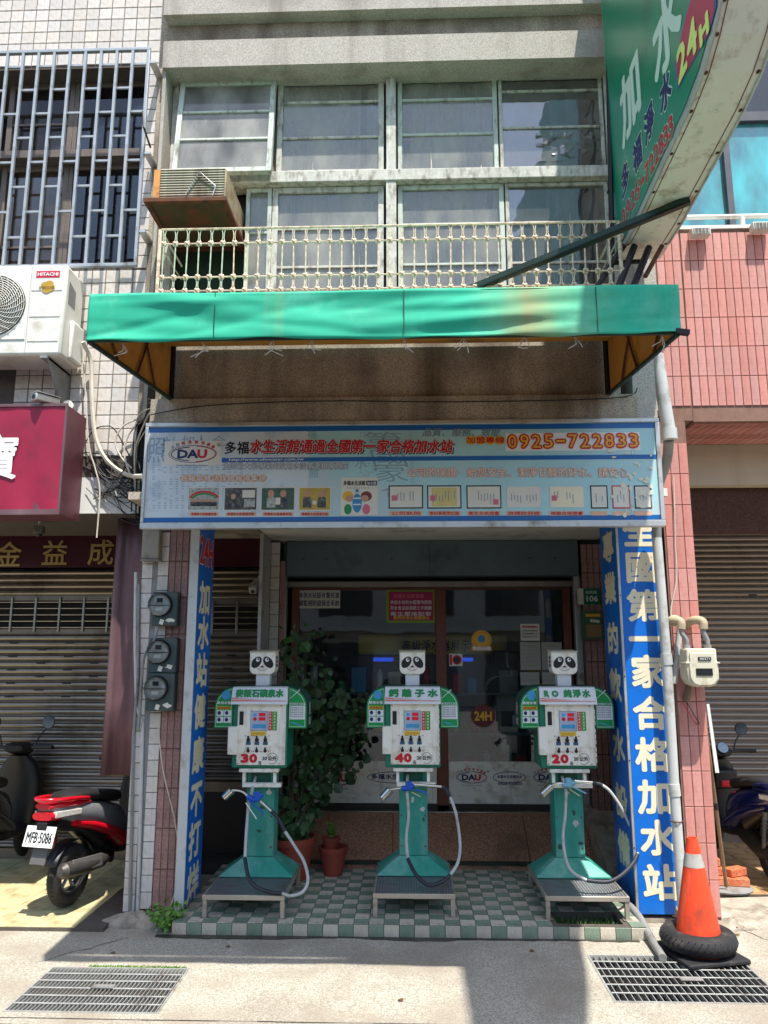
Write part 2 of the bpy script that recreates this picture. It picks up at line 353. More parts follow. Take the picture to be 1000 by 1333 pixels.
m_pvc = mat('grey_pvc', lin(196,198,194), .45, var=.06, scale=5, dirt=(lin(140,132,118), .35, 7))
m_pvcd = mat('dull_grey_pvc', lin(140,140,138), .5, var=.1, scale=5, dirt=(lin(100,92,82), .4, 7))
m_wire = mat('black_cable', lin(22,22,24), .6, var=.2)
m_wirew = mat('white_cable', lin(206,198,180), .6, var=.15, scale=10)
m_leaf = mat('vine_leaf', lin(54,86,46), .45, var=.4, scale=9, rand=.4, hue=.2)
m_weed = mat('weed_leaf', lin(92,136,48), .55, var=.3, scale=20, rand=.3)
m_stem = mat('plant_stem', lin(74,64,44), .8, var=.2)
m_soil = mat('soil', lin(58,44,34), .95, var=.4, scale=30, bump=.6)
m_terra = mat('terracotta', lin(150,66,50), .6, var=.15, scale=5, dirt=(lin(112,60,50), .35, 7))
def fabric(name, col, bleach, stain, amt):
    return mat(name, col, .75, var=.06, scale=3, bump=.12, bscale=6, dirt=(bleach, amt, 2.6), streak=(stain, .12, 2.2))
m_awn = fabric('teal_awning_cloth', lin(34,176,140), lin(104,204,172), lin(130,170,120), .45)
def local_stain(m, x0, wd, col, amt=.7):
    n = m.node_tree.nodes; l = m.node_tree.links; b = n['Principled BSDF']; src = b.inputs['Base Color'].links[0].from_socket
    g = n.new('ShaderNodeNewGeometry'); sx = n.new('ShaderNodeSeparateXYZ'); l.new(g.outputs['Position'], sx.inputs[0])
    nz = n.new('ShaderNodeTexNoise'); nz.inputs['Scale'].default_value = 7; nz.inputs['Detail'].default_value = 6; l.new(g.outputs['Position'], nz.inputs[0])
    a = n.new('ShaderNodeMath'); a.operation = 'SUBTRACT'; l.new(sx.outputs[0], a.inputs[0]); a.inputs[1].default_value = x0
    c = n.new('ShaderNodeMath'); c.operation = 'ABSOLUTE'; l.new(a.outputs[0], c.inputs[0])
    r = n.new('ShaderNodeMapRange'); r.inputs[1].default_value = wd; r.inputs[2].default_value = 0; r.inputs[4].default_value = amt*1.8; l.new(c.outputs[0], r.inputs[0])
    k = n.new('ShaderNodeMath'); k.operation = 'MULTIPLY'; k.use_clamp = True; l.new(r.outputs[0], k.inputs[0]); l.new(nz.outputs[0], k.inputs[1])
    x = n.new('ShaderNodeMix'); x.data_type = 'RGBA'; l.new(k.outputs[0], x.inputs[0]); l.new(src, x.inputs[6]); x.inputs[7].default_value = (*col, 1); l.new(x.outputs[2], b.inputs['Base Color'])
local_stain(m_awn, .72, .42, lin(150,176,120), .5); local_stain(m_awn, .62, .16, lin(158,128,78), .5)
m_awnback = mat('awning_backlit_cloth', lin(196,142,62), .8, var=.12, scale=4, dirt=(lin(120,84,38), .4, 3))  # underside of the teal cloth, sunlight through it put into the colour
m_blue = mat('sign_blue', lin(6,108,205), .38, var=.05, scale=3, dirt=(lin(20,82,150), .3, 3))
m_cletter = mat('cream_lettering', lin(238,228,196), .45, var=.04)
m_wletter = mat('white_lettering', lin(236,238,234), .45, var=.03)
m_navy = mat('navy_print', lin(24,32,92), .5, var=.05)
m_redp = mat('red_print', lin(204,24,40), .45, var=.05)
m_blackp = mat('black_print', lin(20,18,20), .5, var=.05)
m_yellowp = mat('yellow_print', lin(240,206,60), .45, var=.04)
m_greenp = mat('green_print', lin(16,140,70), .45, var=.05)
m_paper = mat('paper', lin(226,222,208), .7, var=.05)

# ---------------- ground ----------------
X0, X1 = -14, 14
gL = (-2.17, 4.41, -1.335, 5.0); gR = (1.10, 4.63, 2.04, 5.30)
def sheet(name, rects, z, m, kind='structure'):
    mb = MB()
    for (a, b, c, d) in rects: mb.quad((a, b, z), (c, b, z), (c, d, z), (a, d, z))
    o = mb.build(name, m, None, origin=(0, 0, z)); tag(o, kind=kind); return o
ys = [(4.28, 4.41), (4.41, 4.63), (4.63, 5.0), (5.0, 5.30), (5.30, 16)]
rc = []
for (a, b) in ys:
    holes = []
    if a >= gL[1]-1e-6 and b <= gL[3]+1e-6: holes.append((gL[0], gL[2]))
    if a >= gR[1]-1e-6 and b <= gR[3]+1e-6: holes.append((gR[0], gR[2]))
    x = X0
    for h in sorted(holes): rc.append((x, a, h[0], b)); x = h[1]
    rc.append((x, a, X1, b))
sheet('pavement', rc, 0, m_conc)
sheet('street', [(-60, -60, 60, 4.32)], -.02, m_road)
for g in (gL, gR):
    mb = MB(); x0, y0, x1, y1 = g; zb = -.35
    mb.quad((x0, y0, zb), (x1, y0, zb), (x1, y1, zb), (x0, y1, zb)); mb.quad((x0, y0, zb), (x0, y0, 0), (x1, y0, 0), (x1, y0, zb)); mb.quad((x0, y1, zb), (x1, y1, zb), (x1, y1, 0), (x0, y1, 0))
    mb.quad((x0, y0, zb), (x0, y1, zb), (x0, y1, 0), (x0, y0, 0)); mb.quad((x1, y0, zb), (x1, y0, 0), (x1, y1, 0), (x1, y1, zb))
    tag(mb.build('drain_pit', m_pit, None, fix=False), kind='structure')
# ---- drain grates
def grate(g, nb, label, plate_at, slope):
    x0, y0, x1, y1 = g; t = thing('drain_grate', label, 'drain grate', ((x0+x1)/2, (y0+y1)/2, 0), 'steel drain grates in the pavement')
    mb = MB(); e = .012
    for (a, b) in (((x0, y0, -.03), (x1, y0+e, .004)), ((x0, y1-e, -.03), (x1, y1, .004)), ((x0, y0+e, -.03), (x0+e, y1-e, .004)), ((x1-e, y0+e, -.03), (x1, y1-e, .004))): mb.box(a, b)
    mb.build('frame', m_gr, t)
    bm = MB().box((-.0022, -(y1-y0)/2+e, -.028), (.0022, (y1-y0)/2-e, .001)).mesh('bar'); bm.materials.append(m_gr)
    for i in range(1, nb): inst('bar', bm, t, (x0+(x1-x0)*i/nb, (y0+y1)/2, 0), (0, 0, slope*RN.uniform(-1, 1)))
    cm = MB().cyl((-(x1-x0)/2+e, 0, 0), ((x1-x0)/2-e, 0, 0), .0045, n=8).mesh('cross_bar'); cm.materials.append(m_gr)
    for i in range(1, 6): inst('cross_bar', cm, t, ((x0+x1)/2, y0+(y1-y0)*i/6, .0035))
    cx, cy = plate_at
    MB().box((cx-.065, cy-.022, .007), (cx+.065, cy+.022, .011)).build('maker_plate', m_alu, t)
m_gr = mat('grate_steel', lin(176,176,170), .5, .35, var=.15, scale=10, dirt=(lin(104,84,64), .3, 14))
grate(gL, 36, 'wide steel drain grate set in the pavement at the lower left, nothing on it', (-1.75, 4.72), .004)
grate(gR, 24, 'steel drain grate at the lower right, under the cone and tyre', (1.62, 4.93), .004)
# ---- cracks and rubble kerb
ck = MB()
def crack(pts, wd):
    for i in range(len(pts)-1):
        a = Vector(pts[i]); b = Vector(pts[i+1]); d = (b-a).normalized(); n = Vector((-d.y, d.x, 0))*wd*RN.uniform(.4, 1)
        ck.quad(a-n, b-n*.8, b+n*.8, a+n)
def jag(a, b, k=12, am=.02): 
    a = Vector(a); b = Vector(b); return [(a+(b-a)*(i/k)+Vector((RN.uniform(-am, am), RN.uniform(-am, am), 0))) for i in range(k+1)]
crack(jag((-1.9, 5.5, .003), (-2.3, 5.05, .003)), .004)
crack(jag((2.1, 6.0, .003), (2.7, 5.1, .003)), .004); crack(jag((-6, 4.34, .003), (6, 4.34, .003), 60, .004), .004)
tag(ck.build('pavement_crack', m_pit, None, fix=False), kind='structure')
def lump(c, sx, sy, sz, seed, m, name, parent=None, label=None, cat=None, n=26):
    r = random.Random(seed); mb = MB(); ph = [r.uniform(0, 6) for _ in range(8)]
    def f(u, v):
        a = u*2*math.pi; q = (1-v); k = 1+.18*math.sin(3*a+ph[0])+.12*math.sin(5*a+ph[1])+.07*math.sin(9*a+ph[2])
        return Vector(c)+Vector((sx*k*math.cos(a)*math.sin(v*math.pi/2), sy*k*math.sin(a)*math.sin(v*math.pi/2), sz*(q**.8)*(1+.3*math.sin(7*a+ph[3])*math.sin(v*7))))
    mb.grid(f, n, 8); return mb.build(name, m, parent, smooth=True)
# ---------------- tiled step ----------------
ST = .085; sx0, sx1, sy0, sy1 = -1.62, 1.56, 5.56, 7.0
plant_hole = (.98, 5.62, 1.42, 5.86)
step = thing('tiled_step', None, None, ((sx0+sx1)/2, sy0, 0), kind='structure')
TS = .1025
mb = MB()
hx0, hy0, hx1, hy1 = plant_hole
for (a, b, c, d) in ((sx0, sy0+.006, hx0, sy1), (hx1, sy0+.006, sx1, sy1), (hx0, sy0+.006, hx1, hy0), (hx0, hy1, hx1, sy1)): mb.box((a, b, -.02), (c, d, ST-.006))
mb.build('bed', m_grout, step)
tag(MB().box((sx1, 5.9, -.02), (2.2, 7.5, .03)).build('column_plinth', m_conc2, None), kind='structure')
tm = [tile_mesh('tile', TS-.004, TS-.004, .006, m, '+Z', .0015) for m in (m_green_tile, m_cream_tile)]
tf = [tile_mesh('tile', TS-.004, ST-.01, .006, m, '-Y', .0015) for m in (m_green_tile, m_cream_tile)]
nx = int((sx1-sx0)/TS); rest = MB(), MB(); cnt = 0
for i in range(nx):
    x = sx0+TS*(i+.5); inst('tile', tf[(i+1) % 2], step, (x, sy0+.006, ST/2-.004), (RN.uniform(-.02, .02), 0, 0)); cnt += 1
for j in range(14):
    for i in range(nx):
        x = sx0+TS*(i+.5); y = sy0+TS*(j+.5)
        if y+TS/2 > sy1: continue
        if hx0-.03 < x < hx1+.03 and hy0-.02 < y < hy1+.02: continue
        k = (i+j) % 2; loc = (x, y, ST-.006+RN.uniform(-.001, .001))
        if cnt < 298: inst('tile', tm[k], step, loc, (RN.uniform(-.006, .006), RN.uniform(-.006, .006), RN.uniform(-.006, .006))); cnt += 1
        else: rest[k].box((x-TS/2+.002, y-TS/2+.002, ST-.006), (x+TS/2-.002, y+TS/2-.002, ST))
for k in (0, 1): tag(rest[k].build('far_tiles', (m_green_tile, m_cream_tile)[k], step), kind='stuff')
mb = MB(); tag(MB().box((hx0, hy0, -.02), (hx1, hy1, .02)).build('soil_bed', m_soil, step))
# damp dark runoff at the foot of the step
wet = mat('damp_concrete', lin(70,66,58), .5, var=.3, scale=6, dirt=(lin(44,46,36), .5, 9))
mb = MB(); pr = [(x, sy0-.012-.05*abs(math.sin(x*2.1+1))*(1 if x < .3 else .35)-RN.uniform(0, .02)) for x in [sx0-.1+i*.07 for i in range(47)]]
for i in range(len(pr)-1): mb.quad((pr[i][0], pr[i][1], .004), (pr[i+1][0], pr[i+1][1], .004), (pr[i+1][0], sy0, .004), (pr[i][0], sy0, .004))
tag(mb.build('damp_stain', wet, None, fix=False), kind='structure')
# ---------------- neighbour floors ----------------
def tiled_floor(x0, y0, x1, y1, z, ts, m, mg):
    t = thing('tiled_floor', None, None, ((x0+x1)/2, y0, 0), kind='structure')
    MB().box((x0, y0, -.03), (x1, y1, z-.005)).build('bed', mg, t)
    me = tile_mesh('tile', ts-.004, ts-.004, .006, m, '+Z', .0015); i = 0
    y = y0+ts/2; n = 0
    while y < y1-ts/3:
        x = x0+ts/2
        while x < x1-ts/3:
            if n < 290: inst('tile', me, t, (x, y, z-.005), (RN.uniform(-.004, .004), RN.uniform(-.004, .004), 0)); n += 1
            x += ts
        y += ts
    return t
tiled_floor(-5.0, 5.6, -2.1, 7.35, .03, .30, m_yellow_tile, m_grout)
tiled_floor(2.35, 6.5, 5.3, 8.9, .03, .2, m_tan_tile, m_grout)
tag(MB().hexa([(1.9, 5.75, -.02), (3.4, 5.9, -.02), (3.4, 6.5, -.02), (1.9, 6.3, -.02), (1.9, 5.85, .03), (3.4, 6.0, .035), (3.4, 6.5, .035), (1.9, 6.3, .04)]).build('rough_kerb', m_conc2, None), kind='structure')
tag(lump(aty(888, 1192, 5.93)*1, .075, .07, .13, 3, m_conc2, 'cement_lump'), kind='structure')
tag(lump((-1.95, 5.78, 0), .2, .14, .07, 5, m_conc2, 'cement_skirting'), kind='structure')
for c, a, b, h, s in (((2.25, 5.85, 0), .16, .1, .05, 8), ((2.55, 6.05, 0), .2, .12, .05, 9), ((2.12, 6.0, .0), .14, .1, .09, 10)): tag(lump(c, a, b, h, s, m_conc2, 'cement_rubble'), kind='structure')

# ---------------- left white tiled building ----------------
XL = -2.176; YW = 5.88
lb = thing('white_tiled_building', 'white tiled building at the left with barred window and maroon shop front', 'building', (-3.6, 6, 0))
mb = MB()
zt, zb_ = 6.96, aty(100, 350, 5.88).z; wx0, wx1 = -5.0, -2.29
mb.box((-6, YW, zt), (XL, 6.5, 9.5)); mb.box((wx1, YW, zb_), (XL, 6.5, zt)); mb.box((-6, YW, 3.45), (XL, 6.5, zb_)); mb.box((-6, YW, 2.95), (XL, 7.0, 3.45))
mb.build('wall', m_grout, lb)
MB().box((-6, YW-.02, 2.95), (XL+.05, YW-.001, 3.24)).build('fascia_band', m_white, lb)
TP = .115; wt = tile_mesh('tile', TP-.007, TP-.007, .009, m_white_tile, '-Y', .003); n = 0
def wtile(x, z, me=wt, y=YW, name='tile', par=lb): inst(name, me, par, (x, y, z), (RN.uniform(-.012, .012), 0, RN.uniform(-.012, .012)))
z = zt+.03+TP/2
cand = []
for j in range(12):
    for i in range(14): cand.append((XL-TP*(i+.5), zt+.03+TP*(j+.5)))
for j in range(18):
    zz = zt+.03-TP*(j+.5)
    if zz > zb_-.03: cand.append((XL-TP*.5+.0, zz))
for j in range(16):
    for i in range(9):
        if zb_-.09-TP*(j+1) > 3.26: cand.append((XL-TP*(i+.5), zb_-.02-TP*(j+.5)))
vis = []
for (x, z) in cand:
    v = Vector((x, YW, z-CAMH)); d = v.dot(cf); px = 500+1000*v.dot(cr)/d; py = 666.5-1000*v.dot(cu)/d
    if px > -20 and py > -20 and py < 705: vis.append((x, z))
for (x, z) in vis: wtile(x, z)
# inner room, curtains, window frames behind the grille
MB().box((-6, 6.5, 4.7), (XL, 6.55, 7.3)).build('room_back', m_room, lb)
def win(parent, x0, x1, z0, z1, y, t=.04, mf=m_woodg, mg=m_glass_old, munt=(), dep=.05, name='window', cm=None, cy=.12, seed=0, tiltR=None, piv=None, gaps=()):
    """timber sash: frame with muntins, one pane per light, curtain behind"""
    f = MB(); R = tiltR
    def bx(a, b): f.box(a, b, R, piv)
    bx((x0, y, z0), (x0+t, y+dep, z1)); bx((x1-t, y, z0), (x1, y+dep, z1)); bx((x0+t, y, z0), (x1-t, y+dep, z0+t)); bx((x0+t, y, z1-t), (x1-t, y+dep, z1))
    zs = sorted(munt)
    for q in zs: bx((x0+t, y+.008, q-.011), (x1-t, y+dep-.008, q+.011))
    o = f.build(name, mf, parent, bevel=.004)
    ed = [z0+t]+[v for q in zs for v in (q-.011, q+.011)]+[z1-t]
    for i in range(0, len(ed), 2):
        g = MB().box((x0+t, y+.022, ed[i]), (x1-t, y+.025, ed[i+1]), R, piv); g.build('pane', mg, o)
    if cm:
        r = random.Random(seed); p1, p2 = r.uniform(0, 6), r.uniform(0, 6)
        cuts = [0]+[g for ab in gaps for g in ab]+[1]
        for i in range(0, len(cuts), 2):
            a, b = x0+(x1-x0)*cuts[i], x0+(x1-x0)*cuts[i+1]
            c = MB().grid(lambda u, v: Vector((a+(b-a)*u, y+cy+(.026*math.sin(u*(b-a)*30+p1+i)+.016*math.sin(u*(b-a)*73+p2+v*1.5)+.01*math.sin(u*(b-a)*131))*(1.1-.5*v), z0+(z1-z0)*v)), max(12, int((b-a)*110)), 3)
            c.build('curtain', cm, o, smooth=True, fix=False)
    return o
m_brownalu = mat('brown_aluminium', lin(120,108,98), .45, .3, var=.12, dirt=(lin(80,72,66), .3, 6))
m_glass_brown = glass('curtained_glass', (.8, .76, .72), .02, .03, film=.12, filmcol=lin(140,124,114))
m_glass_blk = glass('dark_window_glass', (.5, .52, .55), .05, .02, film=.12, filmcol=lin(70,72,78))
m_blind = mat('dark_blind', lin(52,50,52), .6, var=.2)
xa = aty(92, 200, 6.05).x
win(lb, -3.6, xa, 6.2, zt, 6.05, .05, m_brownalu, m_glass_brown, (6.55,), cm=m_curtain_b, cy=.08, seed=1)
win(lb, -3.6, xa, zb_, 6.13, 6.05, .05, m_brownalu, m_glass_brown, (5.35,), cm=m_curtain_b, cy=.08, seed=2)
o1 = win(lb, xa, wx1, 6.2, zt, 6.05, .04, m_brownalu, m_glass_blk, (), cm=None)
o2 = win(lb, xa, wx1, zb_, 6.13, 6.05, .04, m_brownalu, m_glass_blk, (), cm=None)
mb = MB()
for k in range(70): z = 4.97+k*.029; mb.box((xa+.05, 6.12, z), (wx1-.05, 6.14, z+.004), Matrix.Rotation(.5, 3, 'X'))
tag(mb.build('venetian_blind', m_blind, lb), kind='stuff')
MB().box((-5.2, 5.93, 6.13), (wx1, 6.1, 6.2)).build('transom', m_brownalu, lb)
# ground column of white tiles
cw = thing('tiled_column', 'white tiled column with conduits between the maroon shop and the blue sign', 'column', (-1.98, 5.9, 0))
cz = 2.95
MB().box((-2.075, YW, 0), (-1.865, 6.3, cz)).build('core', m_grout, cw)
wc = tile_mesh('tile', .082, .109, .009, m_white_tile, '-Y', .003); 
for j in range(24):
    for xx in (-2.03, -1.907): 
        zz = .1+.114*j+(.02 if xx > -2 else 0)
        if zz < cz-.05: wtile(xx, zz, wc, YW, 'tile', cw)
MB().box((-1.987, YW-.004, .02), (-1.95, YW+.001, cz)).build('conduit_recess', m_pvcd, cw)
# pink granite strip (our building's left pier)
def px_of(x, y, z):
    v = Vector((x, y, z-CAMH)); d = v.dot(cf); return 500+1000*v.dot(cr)/d, 666.5-1000*v.dot(cu)/d
pk = tile_mesh('tile', .046, .272, .008, m_pink_tile, '-Y', .002)
pier = thing('granite_pier', 'speckled pink tiled pier behind the three electric meters', 'column', (-1.74, 5.9, 0))
MB().box((-1.864, YW+.004, 0), (-1.665, 6.12, cz)).build('core', m_red_grout, pier)
for j in range(11):
    for i in range(4):
        inst('tile', pk, pier, (-1.838+.0505*i, YW+.004, .05+.28*(j+.5)), (RN.uniform(-.006, .006), 0, RN.uniform(-.006, .006)))
# ---------------- neighbour shutter ----------------
YS = 7.35
def shutter(name, label, x0, x1, z0, z1, y, pitch, m, slots=(), band=None, seed=0):
    t = thing(name, label, 'roller shutter', ((x0+x1)/2, y, z0))
    def curtain(za, zb):
        n = max(1, round((zb-za)/pitch)); mb = MB(); h = (zb-za)/n
        for k in range(n):
            z = za+k*h; pr = [(0, 0), (-.018, .12*h), (-.026, .35*h), (-.022, .62*h), (-.006, .8*h), (0, h)]
            for a in range(5):
                mb.quad((x0, y+pr[a][0], z+pr[a][1]), (x1, y+pr[a][0], z+pr[a][1]), (x1, y+pr[a+1][0], z+pr[a+1][1]), (x0, y+pr[a+1][0], z+pr[a+1][1]))
        tag(mb.build('slat_curtain', m, t, smooth=True, fix=False), kind='stuff')
    if band:
        b0, b1 = band; curtain(z0+.09, b0); curtain(b1, z1)
        MB().box((x0, y-.012, b0), (x1, y+.01, b0+.045)).build('lower_rail', m, t); MB().box((x0, y-.012, b1-.05), (x1, y+.01, b1)).build('upper_rail', m, t)
        MB().box((x0, y+.03, b0), (x1, y+.04, b1)).build('dark_gap', m_room, t)
        for q in range(5): z = b0+.06+q*(b1-b0-.125)/4; MB().cyl((x0, y-.014, z), (x1, y-.014, z), .006, n=8).build('guard_rod', m_steel, t, smooth=True)
        k = x0+.12
        while k < x1: MB().box((k-.01, y-.03, b0+.02), (k+.01, y-.015, b1-.02)).build('guard_post', m_steel, t, bevel=.003); k += .235
    else: curtain(z0+.09, z1)
    MB().box((x0, y-.02, z0), (x1, y+.02, z0+.09)).build('bottom_bar', m, t)
    sl = MB()
    for (sxx, szz) in slots: sl.box((sxx-.042, y-.0285, szz-.006), (sxx+.042, y-.024, szz+.006))
    if slots: sl.build('slot', m_black, t)
    return t
bz0 = aty(100, 825, YS).z; bz1 = aty(100, 775, YS).z
slots = []
for r in range(9):
    z = aty(50, 837+8.7*r, YS).z
    for x in ((20 if r % 2 == 0 else 57), (92 if r % 2 == 0 else 126)): slots.append((aty(x, 837, YS).x, z))
shutter('roller_shutter', 'stainless roller shutter behind the red scooter with a barred vent band', -5.6, -2.2, .03, 2.68, YS, .0625, m_slat, slots, (bz0, bz1))
bz0 = aty(300, 828, YS).z; bz1 = aty(300, 780, YS).z
shutter('roller_shutter', 'narrow stainless shutter between the left blue sign and the first kiosk', -2.0, -1.36, .62, 2.68, YS, .0625, m_slat, [(aty(300, 836+17*r, YS).x+(.02 if r % 2 else -.02), aty(300, 836+17*r, YS).z) for r in range(4)], (bz0, bz1))
m_dkpanel = mat('dark_brown_panel', lin(52,44,38), .6, var=.2, scale=4)
t = MB().box((-2.0, YS-.03, .03), (-1.36, YS+.03, .62)).build('kick_panel', m_dkpanel, None); tag(t, 'dark brown plinth panel under the narrow shutter left of the first kiosk', 'panel')
# maroon fascia 金益成
mf_ = thing('shop_fascia', 'dark maroon fascia with brass characters above the left roller shutter', 'shop sign', (-3.3, YS-.15, 2.68))
MB().box((-5.6, YS-.16, 2.68), (-1.36, YS-.1, 3.2)).build('panel', m_maroon, mf_)
it = [(c, aty(x, y, YS-.16), .26, .26, 'em') for c, x, y in (('金', 12, 722), ('益', 72, 720), ('成', 132, 719))]
lettering(it, m_gold, mf_, bold=.003, lift=.01)
MB().box((-5.6, YW+.3, 3.2), (-1.3, 7.6, 3.24)).build('ceiling', m_ceiling, lb)
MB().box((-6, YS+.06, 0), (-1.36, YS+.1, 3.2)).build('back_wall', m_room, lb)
MB().box((-1.36, 6.9, .06), (-1.33, YS, 3.2)).build('shutter_jamb', m_alu, lb)
# ---------------- our shop building ----------------
sb = thing('shop_building', 'old grey concrete shophouse with weathered timber windows above a water shop', 'building', (0, 6, 0))
XA, XB = XL, 2.14
zb1 = 6.836
MB().box((XA+.004, YW-.03, 3.7), (XA+.07, 6.3, 9.5)).build('edge_strip', m_pebble, sb)
MB().box((XA+.07, 5.78, 3.7), (aty(225, 200, 6).x-.02, 6.3, zb1)).build('pilaster', m_pebble_l, sb)
z40 = aty(500, 40, 5.7).z; z14 = aty(500, 14, 5.72).z
MB().box((XA+.071, 5.75, zb1), (XB, 6.4, z40)).build('lintel_beam', m_pebble_l, sb)
MB().box((XA+.071, 5.82, z40), (XB, 6.4, z14)).build('recessed_band', m_pebble, sb)
MB().box((XA+.071, 5.70, z14), (XB, 6.4, 9.5)).build('upper_beam', m_pebble_l, sb)
MB().box((1.80, 5.72, 3.7), (1.97, 6.3, zb1)).build('pilaster', m_pebble_l, sb)
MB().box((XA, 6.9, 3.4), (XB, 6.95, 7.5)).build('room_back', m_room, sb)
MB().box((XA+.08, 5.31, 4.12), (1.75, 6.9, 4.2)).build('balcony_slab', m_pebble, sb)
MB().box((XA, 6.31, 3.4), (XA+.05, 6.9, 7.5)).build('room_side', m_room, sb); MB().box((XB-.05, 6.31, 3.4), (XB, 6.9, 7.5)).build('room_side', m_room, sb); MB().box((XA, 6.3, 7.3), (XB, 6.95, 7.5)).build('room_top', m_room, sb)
# parapet and lower ledge
px0, px1 = -1.80, 1.46
zp0 = aty(500, 520, 5.2).z
MB().box((px0-.01, 5.2, zp0), (px1+.03, 5.3, 4.45)).build('parapet', m_pebble, sb)
MB().box((px0-.02, 5.14, 3.43), (px1+.12, 5.3, zp0)).build('ledge', m_pebble, sb)
MB().box((px1+.121, 5.22, 3.0), (1.74, 5.8, 4.3)).build('corner_pier', m_pebble_l, sb)
MB().box((px0-.01, 5.18, 2.93), (px1+.12, 5.3, 3.43)).build('front_beam', m_pebble, sb)
MB().box((-1.32, 5.3, 2.945), (1.8, 7.6, 3.0)).build('soffit', m_ceiling, sb)
MB().box((-2.0, 5.3, 2.945), (-1.34, 7.2, 3.0)).build('soffit', m_pebble, sb)
# cracks/rust holes along soffit joint
Zt = aty(500, 235, 6).z
fz1 = aty(500, 84, 6).z
wf = thing('window_frame', None, None, (0, 6, 4.2), parent=sb)
def bar(name, x0, x1, z0, z1, y0=5.97, y1=6.1, m=m_wood): return MB().box((x0, y0, z0), (x1, y1, z1)).build(name, m, wf, bevel=.006)
xs = lambda p: aty(p, 230, 6).x
bar('jamb', xs(221), xs(229), 4.2, fz1); bar('head', xs(229), xs(792), fz1-.045, fz1+.06)
bar('post', xs(503), xs(516), Zt+.055, fz1-.045, 5.93); bar('post', xs(503), xs(516), 4.2, Zt-.05, 5.93)
bar('transom', xs(229), xs(792), Zt-.05, Zt+.055, 5.92)
bar('jamb', xs(792), xs(802), 4.2, fz1); bar('head', xs(221), xs(802), fz1+.06, zb1, 6.0, 6.15, m_rustwood if 'm_rustwood' in globals() else m_wood)
zz = lambda p: aty(500, p, 6).z
# upper row
topz = fz1-.05
R1 = Matrix.Rotation(rad(-7), 3, 'X')
win(sb, xs(232), xs(358), Zt-.02, zz(107), 5.93, .045, m_woodg, m_glass_old, (zz(151), zz(190)), cm=m_curtain_d, cy=.07, seed=3, tiltR=R1, piv=Vector((0, 5.93, zz(107))))
win(sb, xs(359), xs(500), Zt+.06, topz, 5.99, .05, m_wood, m_glass_old, (zz(131), zz(177)), cm=m_curtain, cy=.07, seed=4, gaps=((.78, .84),))
win(sb, xs(518), xs(650), Zt+.06, topz, 5.99, .04, m_woodg, m_glass_old, (zz(131), zz(176)), cm=m_curtain, cy=.07, seed=5, gaps=((.06, .13),))
win(sb, xs(652), xs(790), Zt+.06, topz, 5.99, .03, m_wood, m_glass_refl, (zz(123), zz(170)), cm=m_curtain, cy=.16, seed=6, gaps=((.18, .52),))
# lower row
lz = Zt-.055
win(sb, xs(322), xs(355), 4.2, lz, 5.99, .035, m_woodg, m_glass_old, (zz(300),), cm=m_curtain, cy=.06, seed=7)
win(sb, xs(356), xs(500), 4.2, lz, 5.99, .05, m_wood, m_glass_old, (zz(296), zz(346)), cm=m_curtain, cy=.06, seed=8)
win(sb, xs(518), xs(655), 4.2, lz, 5.99, .04, m_woodg, m_glass_old, (zz(293), zz(345)), cm=m_curtain, cy=.07, seed=9, gaps=((.85, .9),))
win(sb, xs(657), xs(790), 4.2, lz, 5.99, .03, m_wood, m_glass_refl, (zz(293), zz(345)), cm=m_curtain, cy=.12, seed=10, gaps=((.2, .42),))
# torn plastic sheet behind the broken lower pane
m_film = glass('plastic_sheet', (.85, .86, .86), .12, .12, film=.35, filmcol=lin(190,190,186), wave=.9)
q = random.Random(4); hs = [[q.uniform(-.03, .03) for _ in range(13)] for _ in range(9)]
zq0, zq1 = zz(214), zz(178)
MB().grid(lambda u, v: Vector((xs(700)+(xs(788)-xs(700))*u, 6.02+hs[min(8, int(v*8))][min(12, int(u*12))], zq0+(zq1-zq0)*v)), 12, 8).build('torn_plastic_sheet', m_film, sb, smooth=True, fix=False)
MB().box((xs(352), 6.05, Zt+.07), (xs(360), 6.09, topz)).build('mullion', m_wood, sb)
# opening beneath the old air conditioner: dark green sheet, the unlit interior put into its colour
m_dgreen = mat('dark_green_interior', lin(40,66,54), .7, var=.3, scale=5, dirt=(lin(70,58,34), .5, 5))
MB().box((xs(226), 6.2, 4.2), (xs(320), 6.24, Zt)).build('opening_shade_sheet', m_dgreen, sb)
MB().box((XA+.07, 5.31, 4.2), (XA+.3, 5.77, 4.98)).build('side_wall', m_pebble, sb) if False else None
# shop front
door = thing('glass_shopfront', 'brown framed glass shop front with notices behind the three kiosks', 'shop front', (.2, 7.55, .5))
YD = 7.55
dx = lambda p: aty(p, 900, YD).x
dz = lambda p: aty(560, p, YD).z
def dbar(name, x0, x1, z0, z1, y0=YD-.03, y1=YD+.04): return MB().box((x0, y0, z0), (x1, y1, z1)).build(name, m_brownframe, door, bevel=.004)
L0, R0 = dx(378), dx(747)
ztop = dz(757); zin = dz(768)
dbar('jamb', L0, dx(388), .48, ztop); dbar('jamb', dx(737), R0, .48, ztop); dbar('header', dx(388), dx(737), zin, ztop)
dbar('mullion', dx(568), dx(582), .48, zin)
zk = dz(991); zk0 = dz(1046)
for i, (a, b) in enumerate(((388, 568), (582, 737))):
    s_ = MB().box((dx(a)+.003, YD, zk), (dx(b)-.003, YD+.008, zin)).build('pane', m_glass_door, door)
    MB().box((dx(a)+.003, YD-.004, zk0), (dx(b)-.003, YD+.02, zk)).build('kick_panel', m_cream, door, bevel=.003)
    MB().box((dx(a), YD-.01, .44), (dx(b), YD+.03, zk0)).build('bottom_rail', m_dkpanel, door)
bx_ = MB().box((L0-.04, YD-.2, aty(500, 750, YD-.2).z), (R0+.06, YD+.05, 2.944)).build('shutter_box', m_shbox, sb, bevel=.01)
